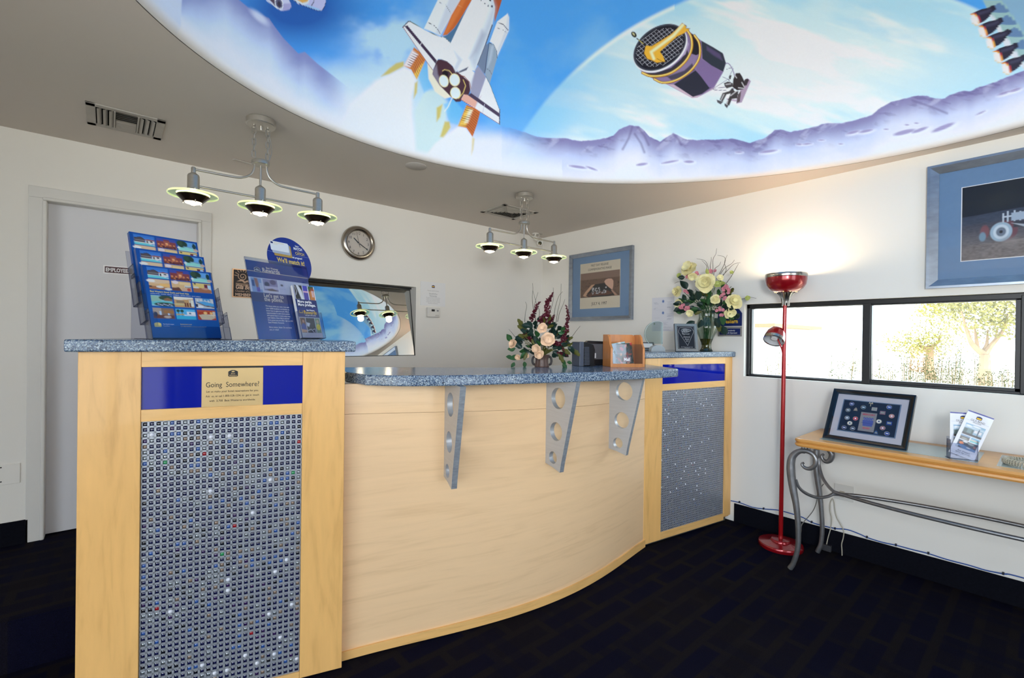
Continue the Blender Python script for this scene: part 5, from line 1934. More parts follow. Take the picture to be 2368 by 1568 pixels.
def picture_frame(root, F, x0, x1, z0, z1, bw, depth, m, slope=0.35, back=0.0):
    """mitred frame, four pieces, each a part"""
    for k in range(4):
        o_ = [(x0, z0), (x1, z0), (x1, z1), (x0, z1)]
        i_ = [(x0 + bw, z0 + bw), (x1 - bw, z0 + bw), (x1 - bw, z1 - bw), (x0 + bw, z1 - bw)]
        a, b = k, (k + 1) % 4
        A, B, C, D = o_[a], o_[b], i_[b], i_[a]
        m1 = [(A[0] * .75 + D[0] * .25, A[1] * .75 + D[1] * .25), (B[0] * .75 + C[0] * .25, B[1] * .75 + C[1] * .25)]
        yf, yi = back - depth, back - depth * (1 - slope)
        vs = [(A[0], back, A[1]), (B[0], back, B[1]), (B[0], yf, B[1]), (A[0], yf, A[1]),
              (m1[1][0], yf, m1[1][1]), (m1[0][0], yf, m1[0][1]), (C[0], yi, C[1]), (D[0], yi, D[1]), (C[0], back, C[1]), (D[0], back, D[1])]
        fs = [(0, 1, 2, 3), (3, 2, 4, 5), (5, 4, 6, 7), (7, 6, 8, 9), (9, 8, 1, 0), (0, 3, 5, 7, 9), (1, 8, 6, 4, 2)]
        mb = MB()
        mb.add(vs, fs, 0, False, F)
        mb.build('frame_rail', m, root)


M_FRAME = mat('pewter_blue_frame', (150, 158, 170), 0.28, metal=0.75, noise=(14, 0.16, (1, 1, 2.5)))
M_MAT = mat('slate_blue_mat', (112, 142, 178), 0.8, noise=(60, 0.03, (1, 1, 1)))
M_PGLASS = clear_mat('picture_glass', (252, 252, 252), 0.025, 0.07)

# commemorative picture
x0, x1 = -3.103, -2.437
z0, z1 = 1.468, 2.106
x0 = rp(1320, 660)[0]
x1 = rp(1461, 660, 0.03)[0]
p1 = thing('framed_picture', 'square pewter-framed print with a blue mat dated July 4, 1997', 'picture', (XR, -(x0 + x1) / 2, z0))
picture_frame(p1, FR, x0, x1, z0, z1, 0.036, 0.030, M_FRAME, 0.4)
MB().box((x0 + .005, -0.010, z0 + .005), (x1 - .005, -0.001, z1 - .005), 0, FR).build('mat_board', M_MAT, p1)
wx, hz = x1 - x0, z1 - z0


def mars(c):
    c.C[:] = lin((214, 204, 184))
    c.rect(1, 22.5, 99, 79, (134, 110, 98))
    c.rect(1, 38, 99, 79, (112, 88, 74), 1.2)
    idx = np.arange(len(c.X))
    nn = vnoise(c.X / 2.6, c.Y / 1.5, 5, 3)
    inside = (c.Y > 38) & (c.Y < 79) & (c.X > 1) & (c.X < 99)
    c.put(idx, (64, 52, 48), inside * sstep(0.62, 0.74, nn) * 0.8)
    c.poly([(8, 74), (14, 66), (30, 51), (38, 50), (36, 55), (18, 70), (22, 78), (10, 76)], (196, 156, 128), 0.8)
    c.poly([(16, 75), (34, 54), (40, 50), (62, 49), (72, 57), (88, 74), (86, 78), (22, 78)], (44, 42, 44), 0.8)
    c.poly([(62, 46), (65, 42), (72, 40), (80, 41), (84, 46), (84, 56), (82, 66), (74, 60), (66, 53)], (206, 166, 146), 0.8)
    c.poly([(82, 66), (90, 74), (94, 78), (88, 78), (78, 66)], (178, 140, 120), 0.8)
    c.poly([(18, 73), (30, 68), (70, 66), (84, 73), (70, 77), (26, 78)], (94, 62, 50), 1)
    c.rect(30, 76, 78, 79, (40, 38, 40))
    rr_ = random.Random(4)
    for _ in range(34):
        c.ell(rr_.uniform(32, 68), rr_.uniform(58, 72), rr_.uniform(.6, 1.8), rr_.uniform(.6, 2.0), (186, 186, 190), rr_.uniform(0, 90), 0.4)
    for x in (34, 45, 62):
        c.ell(x, 68, 2.6, 4.2, (176, 176, 180), 0, 0.5)
        c.ell(x, 68, 1.5, 2.8, (60, 58, 60), 0, 0.5)


def at(fx, fz):
    return x0 + wx * fx, z1 - hz * fz


ix0, iz1 = at(0.178, 0.157)
ix1, iz0 = at(0.815, 0.825)
FRp = FR @ Matrix.Translation((0, -0.0105, 0))
sheet_print('print', FRp, ix0, ix1, iz0, iz1, 100, 105, lambda c: mars(c), PRINT, p1, 1.3)
iw, ih = ix1 - ix0, iz1 - iz0
text_mesh('lettering', [('FIRST DAY RELEASE', ix0 + iw * .5, iz1 - ih * .085, ih * .050, 'CENTER', 0.80), ('COMMEMORATIVE IMAGE', ix0 + iw * .5, iz1 - ih * .172, ih * .050, 'CENTER', 0.80),
                        ('JULY 4, 1997', ix0 + iw * .5, iz0 + ih * .075, ih * .066, 'CENTER', 0.86)], M_INK, p1, FR @ Matrix.Translation((0, -0.0112, 0)))
MB().box((x0 + .03, -0.0145, z0 + .03), (x1 - .03, -0.0135, z1 - .03), 0, FR).build('glazing', M_PGLASS, p1)

# large picture at the right edge
x0, z1 = rp(2147, 389, .0)
z0 = rp(2146, 668.7)[1]
x1 = x0 + 0.86
p2 = thing('framed_picture', 'large pewter-framed photograph of an astronaut driving a moon buggy, above the strip window', 'picture', (XR, -(x0 + x1) / 2, z0))
picture_frame(p2, FR, x0, x1, z0, z1, 0.047, 0.030, M_FRAME, 0.55)
MB().box((x0 + .005, -0.008, z0 + .005), (x1 - .005, -0.001, z1 - .005), 0, FR).build('mat_board', M_MAT, p2)
ix0 = rp(2225, 520)[0]
iz1, iz0 = rp(2225, 436)[1], rp(2225, 604)[1]
ix1 = x1 - (ix0 - x0)


def moon(c):
    # 150 wide, 100 high
    c.C[:] = lin((16, 18, 26))
    idx = np.arange(len(c.X))
    hor = 40.5 - 3.0 * sstep(0, 60, c.X)
    nn = vnoise(c.X / 3.0, c.Y / 1.3, 8, 4)
    g0, g1 = lin((52, 60, 78)), lin((120, 112, 112))
    t = sstep(40, 100, c.Y)[:, None]
    base = (g0 * (1 - t) + g1 * t) * (0.55 + 0.9 * nn)[:, None]
    c.put(idx, base, sstep(-0.5, 0.5, c.Y - hor))
    c.put(idx, (46, 50, 62), (c.Y < hor) * (c.Y > 26) * 0.0)
    c.ell(22, 64, 4.2, 9, (126, 78, 84), 0, 1)
    c.ell(20, 70, 3.2, 6, (120, 150, 172), 0, 1)
    for wx_, wy_, r_ in ((37, 66, 10), (104, 66, 10), (82, 60, 7)):
        c.ell(wx_ + 4, wy_ - 1, r_ + 1, r_ + 3, (110, 66, 76), 0, 0.8)
        c.ell(wx_, wy_, r_, r_ + 2.6, (160, 186, 206), 0, 0.8)
        c.ell(wx_, wy_, r_ * .72, r_ * .95, (206, 220, 232), 0, 0.8)
        c.ell(wx_, wy_, r_ * .45, r_ * .6, (110, 122, 140), 0, 0.8)
        c.ell(wx_, wy_, r_ * .16, r_ * .2, (24, 24, 30), 0, 0.6)
    c.rect(48, 55, 110, 62, (52, 54, 64), 0.8)
    c.poly([(46, 56), (60, 60), (96, 60), (112, 54), (108, 58), (60, 64)], (178, 186, 198), 0.8)
    for x in (38, 42, 48, 53, 58):
        c.rect(x, 40 + (x % 3), x + 1.6, 54, (190, 202, 216), 0.4)
    c.rect(38, 46, 62, 48, (196, 206, 220), 0.4)
    c.rect(46, 43, 60, 53, (168, 184, 204), 0.8)
    # rider
    c.poly([(60, 27), (66, 23), (74, 26), (76, 34), (86, 40), (94, 46), (92, 54), (78, 56), (68, 54), (62, 44)], (204, 218, 230), 0.8)
    c.ell(76, 23, 5.4, 5.6, (222, 228, 236), 0, 0.7)
    c.ell(77.5, 23.5, 4.0, 4.2, (44, 40, 46), 0, 0.7)
    c.poly([(59, 30), (62, 24), (68, 27), (66, 40), (60, 40)], (226, 234, 240), 0.8)
    c.poly([(74, 36), (90, 40), (96, 44), (90, 48), (76, 46)], (184, 200, 216), 0.8)
    c.poly([(66, 44), (70, 40), (74, 44), (72, 54), (66, 52)], (128, 140, 160), 1.2)
    rr_ = random.Random(6)
    for _ in range(26):
        c.ell(rr_.uniform(60, 108), rr_.uniform(50, 62), rr_.uniform(.6, 2.0), rr_.uniform(.4, 1.4), (200, 206, 214), rr_.uniform(0, 90), 0.4)
    for _ in range(20):
        c.ell(rr_.uniform(60, 108), rr_.uniform(50, 62), rr_.uniform(.6, 2.4), rr_.uniform(.4, 1.6), (30, 28, 34), rr_.uniform(0, 90), 0.4)
    c.ell(100, 36, 9, 6, (178, 190, 204), -20, 0.8)
    c.line([(94, 46), (99, 38)], 1, (190, 196, 206))
    c.put(idx, (150, 140, 140), np.exp(-(((c.X - 44) / 8) ** 2 + ((c.Y - 78) / 5) ** 2)) * 0.5)


FRq = FR @ Matrix.Translation((0, -0.0085, 0))
MB().box((ix0 - .004, -0.0088, iz0 - .004), (ix1 + .004, -0.008, iz1 + .004), 0, FR).build('mat_bevel', M_WHT, p2)
sheet_print('print', FR @ Matrix.Translation((0, -0.0092, 0)), ix0, ix1, iz0, iz1, 150, 100, moon, PRINT, p2, 1.9)
MB().box((x0 + .04, -0.0125, z0 + .04), (x1 - .04, -0.0115, z1 - .04), 0, FR).build('glazing', M_PGLASS, p2)

# two pinned notices
a, b = rp(1510, 690), rp(1552, 770)
x0, x1 = rp(1508, 730)[0], rp(1558, 730)[0]
z1, z0 = rp(1512, 689)[1], rp(1508, 766)[1]
tk = thing('pinned_notices', 'sheet of printed notices pinned to the right wall behind the award', 'notice', (XR, -(x0 + x1) / 2, z0))
MB().box((x0, -0.002, z0), (x1, -0.0002, z1), 0, FR).build('sheet', mat('faded_paper', (214, 214, 220), 0.7), tk)


def notice(c):
    c.C[:] = lin((212, 212, 218))
    rr_ = random.Random(2)
    for cy0 in (8, 42):
        c.ell(52, cy0 + 4, 5.4, 4.4, (128, 148, 190), 0, 1)
        c.ell(52, cy0 + 4, 2.4, 2.0, (70, 96, 150), 0, 1)
        for k in range(12):
            y = cy0 + rr_.uniform(2, 26)
            x = rr_.choice((8, 12, 70, 74))
            c.rect(x, y, x + rr_.uniform(8, 24), y + 0.8, (168, 170, 184), 0.4)
        c.rect(6, cy0 + 28, 92, cy0 + 28.6, (180, 182, 194), 0.3)
    for k in range(14):
        y = 74 + k * 1.8
        c.rect(6, y, rr_.uniform(40, 92), y + 0.7, (184, 184, 196), 0.4)
    c.ell(12, 78, 3.2, 3, (130, 150, 120), 0, 0.8)


sheet_print('print', FR @ Matrix.Translation((0, -0.0024, 0)), x0, x1, z0, z1, 100, 100, notice, PRINT, tk, 0.9)

# hotel sign in two parts by the window
x0, x1 = rp(1661, 750)[0], rp(1716, 750)[0]
z0, zm, z1 = rp(1690, 778)[1], rp(1690, 754)[1], rp(1690, 707)[1]
hs = thing('hotel_sign', 'navy two-part hotel sign with yellow lettering between flowers and window', 'sign', (XR, -(x0 + x1) / 2, z0))
pts = [(x0, zm), (x1, zm), (x1, zm + (z1 - zm) * .62)] + [(x1 - (x1 - x0) * (t / 10), zm + (z1 - zm) * (.62 + .38 * sin(pi * t / 10) ** .7)) for t in range(1, 10)] + [(x0, zm + (z1 - zm) * .62)]
mb = MB()
mb.add([(p[0], -0.007, p[1]) for p in pts] + [(p[0], 0, p[1]) for p in pts],
       [tuple(range(len(pts)))] + [(k, k + len(pts), (k + 1) % len(pts) + len(pts), (k + 1) % len(pts)) for k in range(len(pts))], 0, False, FR)
mb.build('shield', M_NAVY, hs)
MB().box((x0, -0.005, z0), (x1, 0, zm - .004), 0, FR).build('lower_plate', mat('grey_plate', (140, 136, 134), 0.5), hs)
MB().box((x0 + .012, -0.0058, z0 + .012), (x1 - .010, -0.005, zm - .018), 0, FR).build('lower_panel', M_NAVY, hs)
wx = x1 - x0
FRs = FR @ Matrix.Translation((0, -0.0074, 0))
text_mesh('lettering', [('Best', x0 + wx * .5, zm + (z1 - zm) * .37, (z1 - zm) * .20, 'CENTER', 0.85, 0, .008), ('Western', x0 + wx * .49, zm + (z1 - zm) * .14, (z1 - zm) * .20, 'CENTER', 0.84, 0, .008)], M_YEL, hs, FRs)
text_mesh('small_lettering', [('Independently', x0 + wx * .5, z0 + (zm - z0) * .50, (zm - z0) * .15, 'CENTER', 0.9), ('Owned & Operated', x0 + wx * .5, z0 + (zm - z0) * .27, (zm - z0) * .15, 'CENTER', 0.86)],
          M_WHT, hs, FR @ Matrix.Translation((0, -0.0062, 0)))
# ------------------------------------------------------------------ clear leaflet stands on the left pedestal
M_ACRY = clear_mat('clear_acrylic', (238, 240, 246), 0.04, 0.10)
M_ACRE = clear_mat('acrylic_edge', (132, 138, 168), 0.10, 0.2)
M_BOOKB = mat('cover_blue', (22, 74, 150), 0.25, coat=0.3)
M_PAGES = mat('page_block', (214, 214, 206), 0.8)
ZP1 = 1.2775


def tilt(F, deg):
    return F @ Matrix.Rotation(-radians(deg), 4, 'X')


def plate(mb, lo, hi, F):
    """acrylic plate: clear faces, darker edges"""
    d = [hi[i] - lo[i] for i in range(3)]
    ax = d.index(min(d))
    x0, y0, z0 = lo
    x1, y1, z1 = hi
    vs = [(x0, y0, z0), (x1, y0, z0), (x1, y1, z0), (x0, y1, z0), (x0, y0, z1), (x1, y0, z1), (x1, y1, z1), (x0, y1, z1)]
    fs = [((3, 2, 1, 0), 2), ((4, 5, 6, 7), 2), ((0, 1, 5, 4), 1), ((1, 2, 6, 5), 0), ((2, 3, 7, 6), 1), ((3, 0, 4, 7), 0)]
    for f, a in fs:
        mb.add([vs[i] for i in f], [(0, 1, 2, 3)], 0 if a == ax else 1, False, F)


HA = radians(18)
UA = (cos(HA), sin(HA), 0)
A0 = (0.128, 2.090, ZP1)
FA = frame(A0, UA)
stand = thing('leaflet_stand', 'clear acrylic stand with three stepped pockets of blue atlases', 'display stand', A0)
BW, BH, TILT = 0.236, 0.285, 19
STEP_Y, STEP_Z = 0.050, 0.066


def photo(c, x, y, w, h, kind):
    """one small printed photograph"""
    R = lambda a, b, cc, d, col, s=0.3: c.rect(x + w * a, y + h * b, x + w * cc, y + h * d, col, s)
    P = lambda pts, col, s=0.35: c.poly([(x + w * a, y + h * b) for a, b in pts], col, s)
    E = lambda a, b, ra, rb, col, s=0.4: c.ell(x + w * a, y + h * b, w * ra, h * rb, col, 0, s)
    if kind == 'villa':
        R(0, 0, 1, 1, (74, 134, 214))
        R(0, 0.0, 1, 0.25, (60, 118, 204), 1)
        P([(0, .32), (.18, .26), (.36, .2), (.52, .4), (.52, .72), (0, .72)], (92, 78, 78))
        P([(.02, .35), (.3, .18), (.5, .36), (.5, .42), (.3, .26), (.02, .42)], (60, 50, 54))
        R(.04, .5, .5, .56, (150, 140, 138))
        P([(.5, .42), (.75, .36), (1, .4), (1, .48), (.5, .5)], (150, 60, 48))
        R(.54, .48, 1, .8, (228, 226, 222))
        R(.58, .54, .66, .76, (60, 54, 56))
        R(.78, .52, .9, .66, (70, 66, 72))
        P([(0, .74), (.6, .76), (1, .92), (1, 1), (0, 1)], (110, 206, 214))
        P([(0, .72), (.6, .74), (1, .9), (1, .94), (.6, .79), (0, .77)], (230, 224, 214))
    elif kind == 'tower':
        R(0, 0, 1, 1, (66, 74, 160))
        R(0, .3, 1, 1, (140, 62, 56), 1)
        R(.36, .12, .66, .8, (168, 84, 66))
        R(.34, .12, .68, .2, (120, 50, 46))
        R(.44, .42, .58, .66, (240, 170, 110))
        for k in range(5):
            R(.04 + .2 * k, .58, .14 + .2 * k, .74, (226, 140, 74))
        R(0, .78, 1, 1, (112, 52, 40))
        rr_ = random.Random(int(x * 7 + y))
        for _ in range(14):
            E(rr_.random(), rr_.uniform(.76, .98), .03, .05, rr_.choice([(220, 130, 60), (60, 34, 34), (176, 90, 50)]))
    elif kind == 'lagoon':
        R(0, 0, 1, 1, (104, 166, 224))
        E(.26, .3, .28, .36, (44, 60, 30))
        E(.12, .2, .16, .26, (58, 76, 38))
        E(.9, .4, .1, .34, (40, 62, 50))
        R(.3, .5, .84, .62, (130, 170, 186), .6)
        P([(0, .66), (.5, .6), (1, .68), (1, 1), (0, 1)], (150, 222, 208))
        E(.04, .72, .07, .12, (236, 236, 228))
        E(.96, .8, .14, .14, (206, 176, 160))
        R(0, .92, 1, 1, (190, 224, 206), .6)
    elif kind == 'lobby':
        R(0, 0, 1, 1, (222, 178, 128))
        P([(0, 0), (1, 0), (1, .3), (.4, .44), (0, .4)], (228, 196, 158))
        E(.1, .2, .2, .14, (240, 236, 230))
        R(.5, .4, 1, .68, (240, 190, 110), .8)
        P([(0, .72), (.5, .66), (1, .82), (1, 1), (0, 1)], (176, 116, 70))
        E(.5, .74, .18, .1, (232, 228, 220))
        E(.9, .9, .18, .12, (224, 218, 208))
        R(0, .66, .12, .8, (60, 46, 44))
    elif kind == 'dining':
        R(0, 0, 1, 1, (226, 186, 132))
        E(.2, .14, .16, .16, (238, 220, 220))
        R(.4, .1, 1, .34, (240, 210, 150), .6)
        R(.66, .4, 1, .6, (230, 226, 214))
        for k in range(4):
            R(.68 + .08 * k, .48, .73 + .08 * k, .62, (70, 70, 84))
        P([(0, .7), (.36, .62), (.5, 1), (0, 1)], (112, 66, 46))
        P([(.5, .7), (1, .62), (1, 1), (.5, 1)], (214, 170, 140))
        E(.86, .8, .1, .16, (196, 84, 56))
    elif kind == 'bed':
        R(0, 0, 1, 1, (236, 206, 120))
        E(.12, .1, .06, .08, (80, 70, 62))
        R(.62, .1, 1, .62, (120, 40, 52))
        R(.8, .16, .98, .6, (196, 220, 236))
        P([(0, .56), (.5, .5), (.96, .62), (1, .9), (.9, 1), (0, 1)], (176, 112, 72))
        E(.66, .56, .2, .1, (206, 150, 126))
        E(.16, .48, .16, .1, (232, 222, 206))
    elif kind == 'garden':
        R(0, 0, 1, 1, (150, 196, 214))
        P([(0, 0), (.4, .1), (.5, .5), (0, .6)], (150, 190, 170))
        E(.7, .2, .34, .24, (64, 78, 48))
        P([(.6, .3), (.8, .16), (1, .34), (1, .5), (.6, .5)], (150, 106, 66))
        P([(0, .6), (.6, .5), (1, .56), (1, .8), (0, .9)], (110, 196, 200))
        E(.6, .84, .5, .18, (54, 74, 56))
        for k in range(8):
            E(.3 + .09 * k, .82 + .05 * (k % 3), .04, .05, (206, 196, 224))
    elif kind == 'cafe':
        R(0, 0, 1, 1, (206, 160, 104))
        P([(0, 0), (1, 0), (1, .14), (.3, .3), (0, .26)], (238, 230, 214))
        R(.1, .36, .5, .6, (150, 126, 96))
        R(.76, .24, 1, .9, (236, 232, 214), .6)
        R(.82, .24, .85, .9, (150, 110, 70))
        E(.26, .74, .3, .1, (206, 190, 132))
        for k in range(3):
            R(.5 + .13 * k, .56, .58 + .13 * k, .96, (110, 56, 36))
    elif kind == 'spa':
        R(0, 0, 1, 1, (200, 206, 212))
        R(.4, .0, .82, .24, (90, 160, 214))
        for k in range(5):
            R(.1 + .2 * k, .1, .14 + .2 * k, .4, (240, 240, 240))
        P([(.04, .36), (.5, .3), (1, .5), (1, .8), (.5, .7)], (90, 170, 224))
        P([(.04, .36), (.5, .7), (1, .8), (1, .9), (.5, .8), (.02, .42)], (110, 90, 84))
        E(.2, .86, .2, .12, (236, 238, 242))
        R(0, .6, .1, .9, (60, 60, 70))
    elif kind == 'lounge':
        R(0, 0, 1, 1, (140, 112, 92))
        R(0, 0, .4, .6, (178, 158, 142))
        R(.3, .3, .38, .66, (190, 214, 240))
        R(.7, .34, .78, .7, (190, 214, 240))
        R(.5, .2, 1, .5, (170, 116, 60), .6)
        P([(0, .7), (1, .66), (1, 1), (0, 1)], (112, 66, 48))
        E(.66, .84, .18, .12, (196, 170, 152))
        E(.1, .6, .1, .2, (70, 62, 70))
    elif kind == 'palms':
        R(0, 0, 1, 1, (96, 186, 232))
        for a in (.1, .3):
            R(a, .2, a + .03, .66, (90, 76, 54))
            E(a + .015, .2, .09, .14, (44, 76, 50))
        R(.56, .26, 1, .62, (238, 238, 240))
        R(.66, .34, .76, .48, (70, 110, 150))
        P([(0, .5), (.4, .46), (.44, .6), (0, .64)], (196, 166, 120))
        R(.4, .56, 1, .66, (214, 220, 240))
        P([(0, .66), (1, .66), (1, 1), (0, 1)], (60, 176, 214))
    else:
        R(0, 0, 1, 1, (176, 70, 48))
        R(0, .0, 1, .2, (190, 92, 66), .6)
        E(.44, .3, .1, .14, (250, 200, 130))
        E(.76, .3, .08, .12, (250, 200, 130))
        R(.84, .14, .98, .6, (216, 206, 190))
        P([(.06, .5), (.4, .42), (.8, .5), (1, .74), (.7, .98), (.2, .96)], (206, 192, 168))
        P([(.5, .44), (.86, .42), (1, .58), (.9, .62)], (226, 214, 196))


KINDS = (('villa', 'tower', 'lagoon'), ('lobby', 'dining', 'bed'), ('garden', 'cafe', 'spa'), ('lounge', 'palms', 'room'))
ROWY = (3, 22.5, 50.5, 71.5)


def cover(c):
    c.C[:] = lin((24, 78, 158))
    c.vgrad(0, 0, 100, 121, (24, 74, 158), (28, 92, 172))
    for r in range(4):
        for k in range(3):
            photo(c, 5 + 31.5 * k, ROWY[r], 28.6, 17.6, KINDS[r][k])


M_ATLASY = mat('pale_gold_ink', (226, 206, 128), 0.5)
for k in range(3):
    o_ = FA @ Vector((-0.003 * k, 0.022 + STEP_Y * k, 0.006 + STEP_Z * k))
    Fk = tilt(frame(tuple(o_), UA), TILT)
    pos = ('frontmost', 'middle', 'rearmost')[k]
    bk_ = thing('road_atlas', f'thick blue hotel atlas with photo grid cover, {pos} of the three in the clear stand', 'book', tuple(o_), 'blue atlases in the stepped stand')
    mb = MB()
    mb.box((0, 0.0012, 0), (BW, 0.019, BH), 0, Fk)
    mb.build('cover_board', M_BOOKB, bk_, bevel=0.0015)
    mb = MB()
    mb.box((0.004, 0.0035, BH), (BW - .002, 0.0165, BH + 0.0006), 0, Fk)
    mb.box((BW, 0.0035, 0.003), (BW + 0.0006, 0.0165, BH - 0.003), 0, Fk)
    mb.build('pages', M_PAGES, bk_)
    sheet_print('cover_print', Fk @ Matrix.Translation((0, 0.0008, 0)), 0.001, BW - .001, 0.001, BH - .001, 100, 121, cover, GLOSSP, bk_, 0.95 if k == 0 else 0.8)
    Ft = Fk @ Matrix.Translation((0, 0.0004, 0))
    yy = lambda v: BH * (1 - v / 121)
    text_mesh('title', [('Best Western Hotel Guide and Road Atlas', BW * .05, yy(45.4), BH * .022, 'LEFT', 0.86, 0, .002)], M_ATLASY, bk_, Ft)
    text_mesh('lettering', [('UNITED STATES · CANADA · MEXICO · CARIBBEAN · CENTRAL AMERICA · SOUTH AMERICA', BW * .05, yy(48.6), BH * .0125, 'LEFT', 0.84),
                            ("The World's Largest", BW * .16, yy(99), BH * .012, 'LEFT', 0.9), ('Hotel Chain', BW * .16, yy(102), BH * .012, 'LEFT', 0.9)], M_WHT, bk_, Ft)
    text_mesh('web_lettering', [('bestwestern.com', BW * .40, yy(98.6), BH * .016, 'LEFT', 0.9), ('Call 1-800-WESTERN or visit your travel professional', BW * .40, yy(102), BH * .0115, 'LEFT', 0.9)], M_ATLASY, bk_, Ft)
    lg = MB()
    logo(lg, Ft, BW * .09, yy(99.5), 0.022)
    lg.build('emblem', M_ATLASY, bk_)
# pockets
for k in range(3):
    o_ = FA @ Vector((-0.010 - 0.003 * k, STEP_Y * k, STEP_Z * k))
    Fk = tilt(frame(tuple(o_), UA), TILT)
    W_ = BW + 0.036
    po = MB()
    hb = 0.20 if k < 2 else 0.225
    plate(po, (0, 0.044, 0), (W_, 0.046, hb), Fk)                 # back
    plate(po, (0, 0.0, 0), (W_, 0.046, 0.002), Fk)                # floor
    plate(po, (0, -0.002, 0), (W_, 0.0, 0.052), Fk)               # front lip
    for x in (0, W_ - 0.002):
        plate(po, (x, 0.0, 0), (x + 0.002, 0.046, 0.105 if k == 0 else 0.155), Fk)
        plate(po, (x, 0.0, 0.105), (x + 0.002, 0.030, 0.118), Fk)
    for x in (0.001, W_ - 0.003):                                   # front returns that hold the book
        plate(po, (x if x < .1 else x - 0.022, -0.002, 0.052), ((x + 0.022) if x < .1 else x + .002, 0.0, 0.105), Fk)
    po.build('pocket', [M_ACRY, M_ACRE], stand)
ft_ = MB()
plate(ft_, (0.002, 0.0, 0.0), (BW + 0.020, 0.155, 0.002), FA @ Matrix.Translation((-0.01, 0.0, 0.0003)))
plate(ft_, (0.002, 0.150, 0.0), (BW + 0.020, 0.152, 0.19), FA @ Matrix.Translation((-0.01, 0.03, 0.0003)))
ft_.build('base', [M_ACRY, M_ACRE], stand)

# ---- second stand: sign sheet with a leaflet pocket
HW = radians(22)
UW = (cos(HW), sin(HW), 0)
W0 = (0.437, 1.992, ZP1)
FW = frame(W0, UW)
FWt = tilt(FW, 16)
SW, SH = 0.285, 0.338
st2 = thing('sign_stand', 'clear acrylic sign stand with a blue rewards sheet and a leaflet pocket', 'display stand', W0)
M_SHEETB = mat('rewards_blue', (22, 60, 146), 0.25)
mb = MB()
plate(mb, (0, 0.0, 0.004), (SW, 0.0016, SH + 0.004), FWt)
plate(mb, (0, 0.0046, 0.004), (SW, 0.0062, SH + 0.004), FWt)
plate(mb, (0, 0.0, 0.0008), (SW, 0.10, 0.003), FW)
mb.build('panes', [M_ACRY, M_ACRE], st2)
PX0, PX1 = 0.170, 0.292
mb = MB()
plate(mb, (PX0, -0.030, 0.002), (PX1, -0.0285, 0.118), FWt)
plate(mb, (PX0, -0.030, 0.002), (PX1, 0.0, 0.0035), FWt)
for x in (PX0, PX1 - 0.0016):
    plate(mb, (x, -0.030, 0.002), (x + 0.0016, 0.0, 0.118), FWt)
mb.build('leaflet_pocket', [M_ACRY, M_ACRE], st2)
sh_ = thing('rewards_sheet', 'blue rewards sign sheet reading Let us get to the points, slid into the clear stand', 'sign', W0)
sh_['label'] = "blue rewards sign sheet headed Let's get to the points, slid into the clear stand"


def rewards(c):
    # 100 x 120
    c.C[:] = lin((20, 52, 136))
    c.vgrad(0, 40, 100, 120, (18, 44, 122), (30, 96, 182))
    c.rect(0, 0, 100, 26, (20, 54, 140), 0.3)
    c.rect(0, 16.0, 100, 17.0, (226, 206, 180), 0.3)
    c.rect(0, 26, 100, 49, (230, 232, 240), 0.3)
    for x0, x1, kind in ((3, 19, 0), (21, 44, 1), (46, 56, 2), (58, 64, 3)):
        if kind == 0:
            c.rect(x0, 27, x1, 49, (150, 176, 220), .3)
            c.poly([(8, 27), (13, 27), (14, 36), (12, 46), (9, 38)], (176, 116, 96))
            c.rect(4, 30, 8, 40, (70, 90, 150))
            c.rect(10, 41, 15, 48, (110, 90, 190))
            c.rect(15, 34, 19, 44, (210, 214, 230))
        elif kind == 1:
            c.rect(x0, 27, x1, 49, (158, 150, 186), .3)
            c.ell(27, 35, 4, 4, (62, 60, 90))
            c.ell(37, 31, 5, 4, (92, 84, 120))
            c.rect(22, 38, 44, 42, (214, 206, 226))
            c.poly([(24, 43), (34, 41), (43, 44), (34, 47)], (110, 86, 80))
            c.rect(21, 45, 44, 49, (226, 222, 230))
        elif kind == 2:
            c.rect(x0, 27, x1, 49, (216, 218, 234), .3)
            c.ell(51, 34, 2.2, 1.6, (70, 60, 70))
            c.rect(46, 40, 56, 40.7, (160, 170, 200))
    c.rect(0, 49, 66, 63, (46, 60, 122), 0.3)
    c.rect(0, 63, 66, 64, (40, 70, 150), 0.3)


sheet_print('print', FWt @ Matrix.Translation((0, 0.0026, 0.004)), 0.002, SW - .002, 0.001, SH - 0.012, 100, 120, rewards, GLOSSP, sh_, 1.1)
Fx = FWt @ Matrix.Translation((0, 0.0022, 0.004))
zz = lambda v: (SH - 0.012) * (1 - v / 120)
M_CREAMI = mat('cream_ink', (232, 220, 204), 0.5)
text_mesh('lettering', [('Best Western', SW * .30, zz(10.2), .0088, 'LEFT', 0.8, 0, .004), ('Rewards', SW * .235, zz(16.0), .0190, 'LEFT', 0.86, 0, .012),
                        ("Let's get to", SW * .19, zz(55.4), .0165, 'LEFT', 0.86, 0, .010), ('the points.', SW * .19, zz(61.2), .0165, 'LEFT', 0.86, 0, .010)], M_CREAMI, sh_, Fx)
body_ = ('We know what you want. And with', 'over 4,000 locations worldwide we', 'know how to give it to you. More', 'opportunities to earn more points,', 'and spend them in more ways than',
         'ever before. Now that is service!', 'If its points you are after, sign up with', 'Best Western Rewards.', '', 'More, better, faster. Do we know', 'you, or what?')
text_mesh('small_lettering', [(s, SW * .19, zz(70 + 3.6 * k), .0062, 'LEFT', 0.86, 0, .003) for k, s in enumerate(body_) if s], M_WHT, sh_, Fx)
lg = MB()
logo(lg, Fx, SW * .16, zz(13.2), 0.026)
lg.build('emblem_edge', M_CREAMI, sh_)
lg = MB()
logo(lg, Fx @ Matrix.Translation((0, -0.0002, 0)), SW * .16, zz(13.2), 0.023)
lg.build('emblem', M_NAVY, sh_)
